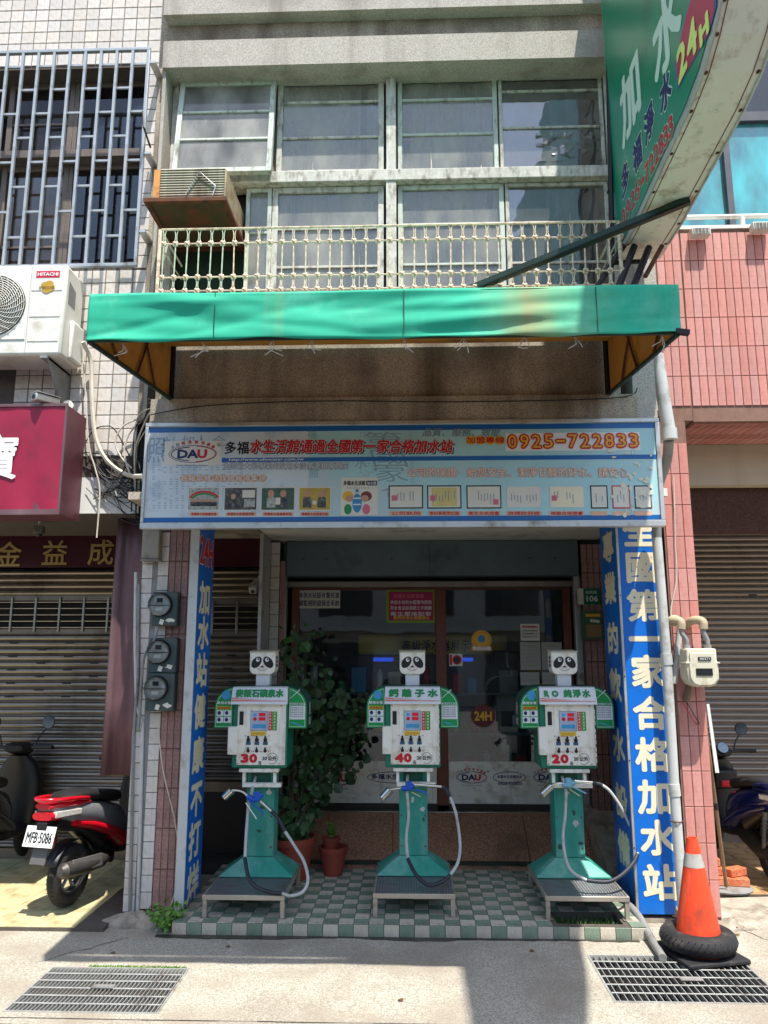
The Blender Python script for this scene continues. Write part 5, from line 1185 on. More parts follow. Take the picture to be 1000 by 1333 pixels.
# ---------------- number plate, letter box ----------------
yp = 7.35
def board(name, label, cat, x0, y0, x1, y1, Y, m, group=None, th=.006, par=None):
    p = aty(x0, y1, Y); q_ = aty(x1, y0, Y); t = thing(name, label, cat, ((p.x+q_.x)/2, Y, p.z), group)
    MB().box((p.x, Y-th, p.z), (q_.x, Y, q_.z)).build('plate', m, t); return t, p, q_
t, p, q_ = board('house_number_plate', 'green house number plate reading 106 on the inner pier', 'number plate', 752, 766, 781, 787, yp, mat('plate_green', lin(0,110,84), .35), th=.004)
W_ = q_.x-p.x; H_ = q_.z-p.z; MB().box((p.x, yp-.0055, p.z), (p.x+W_*.27, yp-.0045, q_.z)).build('white_part', m_paper, t)
lettering([('106', (p.x+W_*.64, yp-.004, p.z+H_*.36), W_*.48, H_*.34)], m_wletter, t, bold=.002); lettering([('金馬路', (p.x+W_*.6, yp-.004, p.z+H_*.76), W_*.5, H_*.2)], m_wletter, t); lettering([('彰化', (p.x+W_*.13, yp-.006, p.z+H_*.5), .02, H_*.6)], m_redp, t) if False else None
t, p, q_ = board('letter_box', 'small green wall letter box under the number plate', 'letter box', 757, 795, 782, 832, yp-.05, mat('letterbox_green', lin(60,100,72), .5, var=.1, dirt=(lin(96,100,70), .4, 8)), th=.05)
W_ = q_.x-p.x; H_ = q_.z-p.z; MB().box((p.x+W_*.2, yp-.104, p.z+H_*.08), (p.x+W_*.92, yp-.1005, p.z+H_*.5)).build('brown_panel', mat('kraft_panel', lin(150,116,80), .7), t); MB().box((p.x+W_*.2, yp-.104, p.z+H_*.78), (p.x+W_*.9, yp-.1005, p.z+H_*.88)).build('mail_slot', m_goldp, t); MB().box((p.x+W_*.4, yp-.104, p.z+H_*.58), (p.x+W_*.85, yp-.1005, p.z+H_*.68), Matrix.Rotation(.15, 3, 'Y')).build('paper_label', m_paper, t)
# ---------------- notices on the shop glass ----------------
yn = YD-.004
def nl(t, rows, x0, x1, y0, dy, m, h, Y, bold=.0008, lift=.002):
    for k_, s in enumerate(rows):
        n = len(s); its = []
        for i, ch in enumerate(s):
            P_ = aty(x0+(x1-x0)*(i+.5)/max(n, 1), y0+dy*k_, Y); wq = (aty(x1, y0, Y).x-aty(x0, y0, Y).x)/n
            if ch != ' ': its.append((ch, (P_.x, Y, P_.z), wq*.95, h, 'em'))
        mb = MB(); 
        for it_ in its: lettering([it_], m, t, bold=bold, lift=lift, mb=mb)
        mb.build('text_line', m, t, fix=False)
t, p, q_ = board('notice', 'white notice with blue characters at the top left of the shop glass', 'notice', 387, 768, 443, 792, yn, m_paper, th=.003); nl(t, ('本供水站設有警民連', '線監視防盜保全系統'), 389, 442, 775, 10, m_navy, .062, yn-.003)
t, p, q_ = board('notice', 'magenta and green notice at the top middle of the shop glass', 'notice', 503, 767, 566, 811, yn, mat('lime_card', lin(120,170,50), .5), th=.003)
a = aty(506, 808, yn); b = aty(564, 770, yn); MB().box((a.x, yn-.0045, a.z), (b.x, yn-.0035, b.z)).build('magenta_panel', mat('magenta_card', lin(176,20,84), .5), t)
nl(t, ('本加水站供水配管均採用', '符合食品級規範之不銹鋼', '衛生壓接配管'), 508, 562, 784, 7.5, m_wletter, .042, yn-.0045, .0005); nl(t, ('多福水品質保證',), 512, 552, 776, 7, m_pinkl, .044, yn-.0045); nl(t, ('我們的用心您最放心',), 512, 560, 804, 7, m_yellowp, .038, yn-.0045)
t, p, q_ = board('notice', 'white notice with small red heading on the right glass pane', 'notice', 678, 812, 702, 834, yn, m_paper, th=.003); nl(t, ('最新優惠消費辦法',), 680, 700, 816, 5, m_redp, .02, yn-.003); nl(t, ('會員加水每桶優惠', '請勿攜帶寵物入內', '謝謝您的合作'), 680, 700, 821, 4, m_blackp, .016, yn-.003, .0001)
sm = (('framed white paper under the red headed notice on the glass', 678, 836, 703, 872), ('framed paper behind the head of the third kiosk', 706, 836, 731, 872), ('pale paper sheet, lower left of the pair behind the third kiosk', 678, 875, 702, 892), ('pale paper sheet, lower right of the pair behind the third kiosk', 706, 875, 730, 892))
for lb_, a0_, b0_, a1_, b1_ in sm:
    t, p, q_ = board('notice', lb_, 'notice', a0_, b0_, a1_, b1_, yn, mat('dull_paper', lin(176,172,160), .7, var=.05), th=.003); nl(t, ['加水屋使用管理公告']*int((b1_-b0_-4)/5), a0_+3, a1_-3, b0_+5, 5, m_bgrey, .014, yn-.003, 0)
t, p, q_ = board('no_smoking_sign', 'small red and white prohibition notice on the right glass pane', 'notice', 585, 851, 602, 867, yn, m_paper, th=.003)
cc = aty(595, 859, yn-.003); mb = MB(); ring(mb, cc, .045, .045, .012, lift=.001); mb.build('red_ring', m_redp, t, fix=False); mb = MB(); disc(mb, cc, .034, .034, lift=.0008); mb.build('dark_disc', m_maroon, t, fix=False); a = aty(587, 866, yn-.003); MB().box((p.x+.005, yn-.0042, p.z+.01), (p.x+.028, yn-.0034, q_.z-.01)).build('red_strip', m_redp, t)
t = thing('round_sticker', 'round dark red 24H sticker on the shop glass beside the middle kiosk', 'sticker', aty(629, 933, yn)); cc = aty(629, 932, yn); mb = MB(); disc(mb, cc, .115, .105, lift=.002); mb.build('disc', mat('dark_red_sticker', lin(104,34,28), .5), t, fix=False); lettering([('24H', cc, .16, .08)], m_goldp, t, bold=.004, lift=.003)
t = thing('round_sticker', 'round yellow mascot-free sticker high on the right glass pane', 'sticker', aty(628, 836, yn)); t['label'] = 'round yellow sticker with orange caption on the right glass pane'
cc = aty(627, 833, yn); mb = MB(); disc(mb, cc, .098, .092, lift=.0012); mb.build('disc', m_goldp, t, fix=False); mb = MB(); ring(mb, cc, .086, .08, .008, lift=.002); mb.build('ring', m_orange, t, fix=False); mb = MB(); disc(mb, cc+Vector((0, 0, .01)), .035, .035, lift=.002); mb.build('drop', m_bot, t, fix=False)
q0 = aty(627, 844, yn-.003); MB().box((q0.x-.1, yn-.004, q0.z-.022), (q0.x+.1, yn-.003, q0.z+.022)).build('caption', m_orange, t); lettering([('歡迎光臨', (q0.x, yn-.004, q0.z), .17, .034)], m_wletter, t, bold=.002)
# logos on the kick panels
yk = YD-.0045
for cx, cy, wd, lx0, lx1 in ((437, 1012, .42, 478, 560), (614, 1012, .30, 642, 684)):
    c = aty(cx, cy, yk); logo(door, (c.x, yk, c.z), wd, lift0=.001)
    a = aty(lx0, cy+8, yk); b = aty(lx1, cy-8, yk); mb = MB(); cc = (a+b)/2; cc.y = yk; ring(mb, cc, (b.x-a.x)/2, (b.z-a.z)/2*.95, .006, lift=.001); 
    mb.build('name_outline', m_navy, door, fix=False); nl(door, ('多福水生活館加水站'[:8],), lx0+5, lx1-4, cy-1, 5, m_navy, .05 if wd > .4 else .03, yk, .0018 if wd > .4 else .0008, .001)
c = aty(714, 1012, yk); logo(door, (c.x, yk, c.z), .3, lift0=.001)
c = aty(664, 1020, yk); lettering([('0925-722833', (c.x, yk, c.z), .22, .022)], m_navy, door, bold=.001)
# ---------------- display inside the shop ----------------
yi = 8.25
dc_ = thing('display_cabinet', 'dim display wall with a yellow banner inside the shop', 'display cabinet', (0, yi, .42))
a = aty(466, 852, yi); b = aty(660, 826, yi); m_ban = mat('yellow_banner', lin(244,214,90), .6, var=.1, scale=1.5, dirt=(lin(60,120,150), .5, 1.1)); MB().box((a.x, yi, a.z), (b.x, yi+.1, b.z)).build('banner', m_ban, dc_, bevel=.03)
nl(dc_, ('高級淨水器展示',), 523, 612, 840, 9, m_navy, .12, yi, .0015)
MB().box((a.x, yi+.12, .42), (b.x, yi+.5, a.z)).build('cabinet', m_inwall, dc_)
m_bluel = mat('blue_tube', lin(40,90,255), .4, emit=.5)
for (x0_, x1_) in ((486, 512), (594, 616)): a = aty(x0_, 861, yi-.06); b = aty(x1_, 856, yi-.06); MB().box((a.x, yi-.06, a.z), (b.x, yi-.03, b.z)).build('blue_tube_light', m_bluel, dc_)
q = random.Random(8)
shelfz = [aty(560, y, yi).z for y in (900, 950, 1000)]
for z in shelfz: MB().box((-1.2, yi-.35, z-.02), (1.3, yi+.1, z)).build('shelf', mat('shelf_grey', lin(104,104,104), .4, .3), dc_)
items = [(m_wletter, 'white'), (m_bot, 'blue'), (m_goldp, 'yellow'), (m_steel, 'steel'), (m_cream, 'cream'), (m_black, 'black'), (m_greenp, 'green'), (m_redp, 'red')]
for j, z in enumerate(shelfz):
    x = -1.15; row_ = []
    while x < 1.2:
        wd = q.uniform(.07, .16); h_ = q.uniform(.12, .3); kind = q.random() < .5; mm, cn_ = q.choice(items)
        row_.append((x, wd, h_, kind, mm, cn_+(' filter cylinder' if kind else ' carton'))); x += wd+q.uniform(.02, .1)
    for i, (x, wd, h_, kind, mm, nm_) in enumerate(row_):
        sh_ = ('upper', 'middle', 'lower')[j]; tall = 'tall ' if h_ > .22 else 'short '
        lbl = tall+nm_+((' beside the '+row_[i+1][5]+' at the left end') if i == 0 else (' beside the '+row_[i-1][5]+' at the right end') if i == len(row_)-1 else ' between a '+row_[i-1][5]+' and a '+row_[i+1][5])+', '+sh_+' shelf'
        t = thing('water_filter' if kind else 'carton', lbl, 'water filter' if kind else 'carton', (x+wd/2, yi-.2, z), 'goods on the shelves inside the shop')
        if kind: MB().lathe([(wd*.38, 0), (wd*.4, .01), (wd*.4, h_*.8), (wd*.3, h_*.88), (wd*.14, h_*.92), (wd*.14, h_)], (x+wd/2, yi-.2, z), n=14).build('bottle', mm, t, smooth=True)
        else: MB().box((x, yi-.28, z), (x+wd, yi-.1, z+h_)).build('box', mm, t, bevel=.004)
t = thing('water_dispenser', 'black floor standing water dispenser inside behind the right glass pane', 'water dispenser', (.98, 8.1, .42)); MB().box((.84, 8.0, .42), (1.12, 8.3, 1.9)).build('body', m_black, t, bevel=.02); MB().box((.87, 7.99, 1.3), (1.09, 7.999, 1.7)).build('panel', m_pvcd, t); MB().box((.9, 7.97, .9), (1.06, 7.999, 1.15)).build('tap_recess', m_steel, t)
t = thing('shop_stool', 'low white bench inside the shop just behind the right glass pane', 'bench', (.7, 7.95, .42)); MB().box((.35, 7.8, .62), (1.5, 8.0, .66)).build('seat', m_pvc, t, bevel=.01)
for x in (.4, 1.45): MB().box((x-.02, 7.85, .42), (x+.02, 7.95, .62)).build('leg', m_pvc, t)
# ---------------- water vending kiosks ----------------
m_kgreen = mat('kiosk_green', lin(24,124,96), .4, var=.08, scale=4, dirt=(lin(60,136,116), .35, 5))
m_kdark = mat('kiosk_hood_green', lin(18,84,66), .45, var=.1, scale=4, dirt=(lin(60,100,86), .3, 5))
m_kpost = mat('kiosk_post_teal', lin(50,152,134), .45, var=.12, scale=4, dirt=(lin(132,186,170), .6, 4, .5), streak=(lin(22,104,100), .5, 9), bump=.1, bscale=30)
m_kbright = mat('decal_green', lin(8,150,74), .4, var=.04)
m_kwhite = mat('kiosk_header_white', lin(228,230,232), .35, var=.03)
m_sky = mat('decal_blue', lin(70,160,210), .4)
m_lime = mat('decal_lime', lin(180,206,60), .4)
m_chrome = mat('chrome', lin(210,208,200), .16, 1, var=.06)
m_plat = mat('checker_plate', lin(122,122,124), .4, .7, var=.12, scale=5, dirt=(lin(90,84,78), .4, 5))
m_platf = mat('platform_frame', lin(186,178,164), .4, .6, var=.1, dirt=(lin(130,112,90), .35, 8))
m_hose = mat('grey_hose', lin(188,188,184), .4, var=.08, dirt=(lin(130,128,122), .3, 9))
m_hosed = mat('navy_hose', lin(40,44,54), .5, var=.2)
m_hblue = mat('blue_handle', lin(24,84,190), .35, var=.06); m_hblue2 = mat('pale_blue_handle', lin(120,176,200), .35, var=.06)
m_led = mat('red_led', lin(150,16,26), .3, emit=.5)
def kiosk(idx, label, root, title, price, hose, handle):
    t = thing('water_kiosk', label, 'vending kiosk', (0, 0, 0), 'coin water filling kiosks on the tiled step')
    def bx(n, a, b, m, par=t, bev=0, R=None): return MB().box(a, b, R).build(n, m, par, bevel=bev)
    # platform
    bx('plate_top', (-.27, -.41, .135), (.27, .38, .147), m_plat)
    st = MB()
    for i in range(26):
        for j in range(20):
            x, y = -.255+.0204*i, -.4+.02*j
            if (i+j) % 2: st.hexa([(x-.007, y-.002, .147), (x+.007, y-.002, .147), (x+.007, y+.002, .147), (x-.007, y+.002, .147)]+[(x-.005, y-.001, .149), (x+.005, y-.001, .149), (x+.005, y+.001, .149), (x-.005, y+.001, .149)])
            else: st.hexa([(x-.002, y-.007, .147), (x+.002, y-.007, .147), (x+.002, y+.007, .147), (x-.002, y+.007, .147)]+[(x-.001, y-.005, .149), (x+.001, y-.005, .149), (x+.001, y+.005, .149), (x-.001, y+.005, .149)])
    tag(st.build('tread_pattern', m_plat, t), kind='stuff')
    for a, b in (((-.285, -.425, .117), (.285, -.41, .15)), ((-.285, .38, .117), (.285, .395, .15)), ((-.285, -.409, .117), (-.27, .379, .15)), ((.27, -.409, .117), (.285, .379, .15))): bx('platform_rail', a, b, m_platf, bev=.003)
    for sx in (-1, 1):
        for y in (-.405, .36):
            bx('leg', (sx*.268-.015, y-.013, .003), (sx*.268+.015, y+.017, .1165), m_platf, bev=.003); bx('foot', (sx*.268-.03, y-.025, 0), (sx*.268+.03, y+.03, .003), m_platf)
    # flared base and column
    zb, zt2 = .1495, .27
    MB().loft([[Vector(p) for p in ((-.275, 0, zb), (.275, 0, zb), (.275, .36, zb), (-.275, .36, zb))], [Vector(p) for p in ((-.272, 0, zb+.012), (.272, 0, zb+.012), (.272, .36, zb+.012), (-.272, .36, zb+.012))], [Vector(p) for p in ((-.11, .1, zt2), (.11, .1, zt2), (.11, .3, zt2), (-.11, .3, zt2))]]).build('flared_base', m_kpost, t, bevel=.003)
    bx('column', (-.108, .1, zt2), (.108, .3, .925), m_kpost, bev=.008)
    bx('column_edge', (.0975, .097, zt2+.002), (.1075, .0995, .9), m_kpost)
    bx('upper_recess', (-.075, .094, .80), (.075, .0995, .90), m_kdark)
    # bracket
    bx('bracket_top', (-.15, .0, .895), (.15, .09, .922), m_cream, bev=.003)
    for sx in (-1, 1): bx('bracket_leg', (sx*.118-.012, .03, .815), (sx*.118+.012, .07, .8945), m_cream, bev=.003)
    bx('nozzle_rest', (-.125, .01, .785), (.17, .07, .8145), m_cream, bev=.003)
    # body and door
    bx('body', (-.212, .004, .925), (.212, .34, 1.45), m_kgreen, bev=.012)
    door_ = bx('door', (-.17, -.02, .95), (.2, .0035, 1.40), m_cream, bev=.005)
    bx('cash_box', (-.232, -.06, 1.03), (-.158, .0, 1.235), m_cream, bev=.006)
    bx('coin_slot', (-.155, -.0225, 1.245), (-.123, -.0205, 1.345), m_black)
    for z in (1.03, 1.165, 1.305):
        for q in (-.04, .0, .04): MB().cyl((.196, -.026, z+q-.015), (.196, -.026, z+q+.015), .0075, n=8).build('hinge', m_cream, door_, smooth=True)
        bx('hinge_leaf', (.17, -.0225, z-.03), (.19, -.0205, z+.03), m_cream, door_)
    d = MB().box((-.065, -.0235, 1.205), (.06, -.0205, 1.345)).build('display_panel', mat('display_pale', lin(176,190,210), .3), door_)
    mb = MB()
    bx('display_edge', (-.069, -.0225, 1.201), (.064, -.0215, 1.349), m_pvcd, door_)
    bx('red_readout', (-.005, -.026, 1.31), (.045, -.024, 1.335), m_led, door_); bx('red_readout', (-.005, -.026, 1.278), (.045, -.024, 1.303), m_led, door_)
    bx('blue_panel', (-.052, -.026, 1.222), (.05, -.024, 1.25), m_hblue2 if False else m_sky, door_); MB().cyl((-.035, -.0235, 1.29), (-.035, -.026, 1.29), .014, n=12).build('button', m_redp, door_); bx('blue_mark', (-.048, -.026, 1.312), (-.024, -.024, 1.33), m_sky, door_)
    bx('red_strip', (.07, -.0225, 1.205), (.096, -.0205, 1.345), m_redp, door_); bx('green_strip', (.098, -.0225, 1.205), (.134, -.0205, 1.345), mat('grass_green_print', lin(70,160,50), .5), door_)
    def tx(s, x, z, w_, h_, m, bold=.0006, y=-.0225, mode='em', name='lettering', lift=.0012, right=(1, 0, 0), up=(0, 0, 1), n=None, par=door_):
        if mode == 'em':
            n = len(s); mb = MB(); R_ = Vector(right)
            for i, ch in enumerate(s):
                if ch != ' ': lettering([(ch, Vector((x, y, z))+R_*(w_/n*(i+.5)-w_/2), w_/n*.95, h_, 'em')], m, par, right, up, bold=bold, lift=lift, mb=mb)
            return mb.build(name, m, par, fix=False)
        return lettering([(s, (x, y, z), w_, h_)], m, par, right, up, bold=bold, name=name, lift=lift)
    for i in range(6): tx('投幣請按鈕取水'[i], .083, 1.332-.022*i, .016, .016, m_wletter, .0002); tx('自備容器請愛惜'[i], .116, 1.332-.022*i, .016, .016, m_wletter, .0002)
    bx('yellow_label', (-.065, -.0225, 1.168), (.055, -.0205, 1.196), m_yellowp, door_); tx('操作說明請依序', -.005, 1.182, .1, .016, m_goldp, .0004)
    for i in range(3):
        x = -.08+.065*i
        mb = MB(); mb.cyl((x, -.0205, 1.135), (x, -.034, 1.135), .014, n=14); mb.box((x-.007, -.04, 1.128), (x+.007, -.034, 1.165)); mb.build('knob', m_black, door_, smooth=False)
        bx('knob_label', (x-.018, -.0225, 1.098), (x+.018, -.0205, 1.122), m_hosed if False else mat('slate_blue_print', lin(56,96,130), .5), door_)
        mb = MB(); mb.cyl((x, -.0205, 1.055), (x, -.03, 1.055), .012, n=12); mb.box((x-.006, -.036, 1.05), (x+.006, -.03, 1.082)); mb.build('key_switch', m_black, door_)
        for s_ in (-.026, .026):
            for z in (1.165, 1.05): bx('mark', (x+s_-.004, -.0225, z-.003), (x+s_+.004, -.0207, z+.003), m_redp, door_)
    for ch, x in zip(price, (-.105, -.04)):
        lettering([(ch, (x, -.0205, 1.0), .05 if ch != '4' else .055, .056)], m_redp, door_, bold=.0065, name='price_digit', lift=.001)
    tx('元', .012, .967, .026, .03, m_blackp, .0012, y=-.0205); tx('20', .047, 1.0, .034, .024, m_blackp, .0012, y=-.0205, mode='fit'); tx('公升', .105, 1.0, .07, .034, m_blackp, .0014, y=-.0205)
    mb = MB(); ring(mb, (.105, -.0205, 1.0), .041, .041, .003, lift=.001, t0=-2.2, t1=2.9); mb.build('ring_mark', m_blackp, door_, fix=False)
    # hood: rounded shoulders
    out = [(-.36, 1.215), (.36, 1.215)]
    arc = [(.36-.17*(1-math.cos(a)), 1.375+.16*math.sin(a)) for a in [i*math.pi/2/8 for i in range(9)]]
    out += arc+[(-x, z) for x, z in reversed(arc)]
    MB().prism(out, lambda u, v, d: Vector((u, d, v)), .012, .33).build('hood', m_kdark, t, bevel=.006)
    for sx in (-1, 1):
        def side(poly): return [(sx*x, z) for x, z in poly]
        for (ins, m_, y) in ((0, m_kbright, .0095), (.009, m_kwhite, .0075), (.0125, m_kbright, .006)):
            arc2 = [(.355-ins-(.165)*(1-math.cos(a)), 1.372+(.155-ins)*math.sin(a)) for a in [i*math.pi/2/8 for i in range(7)]]
            P = [(.218+ins*.6, 1.22+ins), (.355-ins, 1.22+ins)]+arc2+[(.218+ins*.6, 1.372+(.155-ins)*.97)]
            MB().prism(side(P), lambda u, v, d: Vector((u, d, v)), y, y+.002).build('shoulder_decal', m_, t)
        cx = sx*.284
        if sx < 0:
            mb = MB(); disc(mb, (cx+.015, .005, 1.465), .035, .035, lift=.001); mb.build('blue_drop', m_sky, t, fix=False)
            tx('飲用水管', cx, 1.408, .108, .022, m_kwhite, .001, y=.005, par=t); bx('lime_strip', (cx-.056, .003, 1.358), (cx+.06, .0055, 1.383), m_lime); tx('使用說明', cx, 1.370, .1, .02, m_redp, .0006, y=.003, par=t)
            for a in (0, 1):
                for b in (0, 1):
                    x0 = cx-.054+a*.058; z0 = 1.258+b*.05; bx('pictogram', (x0, .003, z0), (x0+.053, .0055, z0+.044), m_kwhite)
                    mb = MB(); disc(mb, (x0+.02, .003, z0+.024), .013, .015, lift=.001); mb.build('pictogram_figure', m_navy, t, fix=False)
        else:
            bx('white_label', (cx-.057, .003, 1.392), (cx+.057, .0055, 1.408), m_kwhite); bx('white_label', (cx-.059, .003, 1.285), (cx+.059, .0055, 1.386), m_kwhite)
            tx('飲水注意事項', cx, 1.40, .1, .014, m_kbright, .0003, y=.003, par=t)
            for k in range(5): tx('請自備乾淨容器', cx-.004, 1.372-.017*k, .105, .012, m_kdark, 0, y=.003, par=t)
            mb = MB(); mb.quad((cx-.06, .004, 1.44), (cx-.055, .004, 1.44), (cx+.02, .004, 1.505), (cx+.014, .004, 1.508)); mb.build('ray_decal', m_kwhite, t, fix=False)
            mb = MB(); mb.quad((cx-.06, .004, 1.262), (cx-.02, .004, 1.262), (cx+.06, .004, 1.232), (cx+.052, .004, 1.232)); mb.build('ray_decal', m_sky, t, fix=False)
        mb = MB(); disc(mb, (sx*.361, .16, 1.36), .045, .05, right=(0, sx, 0), lift=.001); mb.build('round_side_decal', m_kwhite, t, fix=False); mb = MB(); ring(mb, (sx*.361, .16, 1.36), .03, .034, .008, right=(0, sx, 0), lift=.002); mb.build('side_decal_mark', m_redp, t, fix=False)
        for k in range(4): mb = MB(); plate(mb, (sx*.361, .16, 1.285-.014*k), .12, .008, right=(0, sx, 0), lift=.001); mb.build('side_decal_line', m_paper, t, fix=False)
    # header
    yt, ybm = -.025, -.07
    MB().hexa([(-.217, ybm, 1.40), (.217, ybm, 1.40), (.212, .012, 1.405), (-.212, .012, 1.405), (-.212, yt, 1.525), (.212, yt, 1.525), (.212, .012, 1.532), (-.212, .012, 1.532)]).build('header', m_kwhite, t, bevel=.003)
    U_ = Vector((0, yt-ybm, .125)).normalized(); mid = Vector((0, (yt+ybm)/2, 1.4725)); N_ = Vector((1, 0, 0)).cross(U_)
    cs = title; n = len(cs); 
    def HT_(chs, xs_, wd): lettering([(c, mid+Vector((x, 0, 0))+U_*.010, wd, .062, 'em') for c, x in zip(chs, xs_)], m_greenp, t, up=U_, bold=.0042, lift=.001, name='title_character')
    if n == 6: HT_(cs, [-.172+.0615*i+.018 for i in range(6)], .06)
    elif n == 4: HT_(cs, [-.145+.1*i for i in range(4)], .075)
    else: HT_(cs, [-.15, -.09, .0, .07, .14], .06)
    mb = MB(); a = mid-U_*.052+N_*.0012; mb.add([a+Vector((-.209, 0, 0))+U_*.026, a+Vector((-.209, 0, 0)), a+Vector((.209, 0, 0)), a+Vector((.209, 0, 0))+U_*.003, a+Vector((.0, 0, 0))+U_*.012], [(0, 1, 2, 3, 4)]); mb.build('orange_swoosh', mat('coral_print', lin(222,110,84), .5), t, fix=False)
    mb = MB(); a = mid-U_*.052+N_*.0020; mb.add([a+Vector((-.209, 0, 0))+U_*.016, a+Vector((-.209, 0, 0))+U_*.011, a+Vector((.15, 0, 0))+U_*.002, a+Vector((.1, 0, 0))+U_*.006], [(0, 1, 2, 3)]); mb.build('white_swoosh', m_kwhite, t, fix=False)
    # neck and panda head
    bx('neck', (-.055, .06, 1.53), (.055, .16, 1.64), m_kwhite, bev=.006)
    hw, hz0, hz1, rr = .1, 1.622, 1.795, .045
    hp = [(-hw, hz1)]+[(-hw+rr-rr*math.cos(a), hz0+rr-rr*math.sin(a)) for a in [i*math.pi/2/6 for i in range(7)]]+[(hw-rr+rr*math.sin(a), hz0+rr-rr*math.cos(a)) for a in [i*math.pi/2/6 for i in range(7)]]+[(hw, hz1)]
    hd = MB().prism(hp, lambda u, v, d: Vector((u, d, v)), .03, .19).build('panda_head', m_cream, t, bevel=.006)
    MB().hexa([(-.104, .018, 1.79), (.104, .018, 1.79), (.104, .195, 1.80), (-.104, .195, 1.80), (-.104, .018, 1.797), (.104, .018, 1.797), (.104, .195, 1.812), (-.104, .195, 1.812)]).build('head_flap', mat('bleached_flap', lin(196,190,170), .6), hd)
    for sx in (-1, 1):
        mb = MB(); a_ = sx*rad(38); disc(mb, (sx*.046, .0295, 1.714), .033, .050, right=(math.cos(a_), 0, -math.sin(a_)*-1 if False else math.sin(a_)*1), up=(-math.sin(a_), 0, math.cos(a_)), lift=.001); mb.build('eye_patch', m_blackp, hd, fix=False)
        mb = MB(); disc(mb, (sx*.036+.0, .0295, 1.733), .0145, .0155, lift=.0022); mb.build('eye_white', m_kwhite, hd, fix=False)
        mb = MB(); disc(mb, (sx*.036+.004, .0295, 1.737), .0065, .007, lift=.003); mb.build('pupil', m_blackp, hd, fix=False)
        mb = MB(); 
        for k in range(3):
            for j in range(2): plate(mb, (sx*.1015, .08+.04*j, 1.69+.03*k), .028, .022, right=(0, sx, 0), lift=.001)
        tag(mb.build('side_print', m_blackp, hd, fix=False), kind='stuff')
    mb = MB(); disc(mb, (0, .0295, 1.682), .011, .006, lift=.001); ring(mb, (0, .0295, 1.683), .016, .012, .002, lift=.001, t0=math.pi*1.1, t1=math.pi*1.9); mb.build('nose', m_blackp, hd, fix=False)
    mb = MB(); ring(mb, (0, .0295, 1.685), .046, .035, .0028, lift=.001, t0=math.pi*1.15, t1=math.pi*1.85); mb.build('mouth', m_blackp, hd, fix=False)
    for x_ in (-.16, .162):
        for z_ in (.962, 1.388): MB().cyl((x_, -.0205, z_), (x_, -.0235, z_), .005, n=8).build('screw', m_pvcd, door_)
    for z_ in (.34, .56, .78): MB().cyl((-.09, .0995, z_), (-.09, .096, z_), .006, n=8).build('bolt', m_rust, t); MB().cyl((.09, .0995, z_), (.09, .096, z_), .006, n=8).build('bolt', m_rust, t)
    qs = random.Random(idx+50)
    for k_ in range(3+idx):
        x_ = qs.uniform(-.08, .08); z_ = qs.uniform(.35, .75); w_ = qs.uniform(.012, .03); h_ = qs.uniform(.01, .035); n_ = 8
        mb = MB(); mb.add([Vector((x_+w_*qs.uniform(.4, 1.1)*math.cos(2*math.pi*i/n_), .0985, z_+h_*qs.uniform(.4, 1.1)*math.sin(2*math.pi*i/n_))) for i in range(n_)], [tuple(range(n_))]); mb.build('paint_chip', m_pvc if k_ % 2 else m_kdark, t, fix=False)
    rootv = Vector(root)
    K = lambda px, py, yl=-.12: aty(px, py, root[1]+yl-.31*max(0, min(1, (py-1095)/62)))-rootv
    # hose, handle, nozzle at their places
    segs, ys = hose
    for k, (pts, kind) in enumerate(segs):
        P = [K(*p) for p in pts]
        MB().tube(P, .0115 if kind == 'g' else .0135, 10, smooth=5).build('hose', m_hose if kind == 'g' else m_hosed, t, smooth=True)
    MB().tube([K(*segs[0][0][0]), K(*segs[0][0][0])+Vector((.0, .08, .05)), Vector((-.04, .12, .86))], .0115, 10, smooth=4).build('hose', m_hose, t, smooth=True)
    tip0, tip1, neck, body, tail, lever, hm = handle
    MB().cyl(K(*tip0), K(*tip1), .029, n=20).build('nozzle_tip', m_chrome, t, smooth=True)
    MB().cyl(K(*tip1)+(K(*tip1)-K(*tip0)).normalized()*.0005, K(*tip1)+(K(*tip1)-K(*tip0)).normalized()*.001, .023, n=20).build('nozzle_mouth', m_black, t)
    MB().tube([K(*tip0)]+[K(*p) for p in neck], .009, 10, smooth=4).build('nozzle_neck', m_chrome, t, smooth=True)
    MB().tube([K(*p) for p in body], .019, 12, smooth=3).build('valve_grip', hm, t, smooth=True)
    c = K(*body[len(body)//2]); MB().box((c.x-.024, c.y-.02, c.z-.015), (c.x+.024, c.y+.02, c.z+.05)).build('valve_block', hm, t, bevel=.008)
    MB().tube([K(*p) for p in tail], .0125, 12).build('handle_tube', m_chrome, t, smooth=True); MB().tube([K(*p, -.14) for p in lever], .006, 8, smooth=3).build('lever', hm, t, smooth=True)
    MB().tube([K(lever[0][0]-4, lever[0][1]+3, -.14), K(lever[-1][0]-8, lever[-1][1]+3, -.14)], .004, 6).build('trigger_guard', m_chrome, t, smooth=True)
    t.location = root; return t
YK = (6.05, 6.12, 6.10)
kx = [aty(338, 960, YK[0]).x, aty(537.5, 960, YK[1]).x, aty(740, 960, YK[2]).x]
h1 = ([([(324, 1045), (321, 1080), (319, 1117)], 'g'), ([(319, 1117), (324, 1143), (336, 1156), (355, 1162), (367, 1163)], 'd'), ([(367, 1163), (379, 1166), (394, 1161), (401, 1146), (396, 1122), (384, 1102), (371, 1082)], 'g'), ([(371, 1082), (362, 1065), (353, 1056)], 'd')], 0)
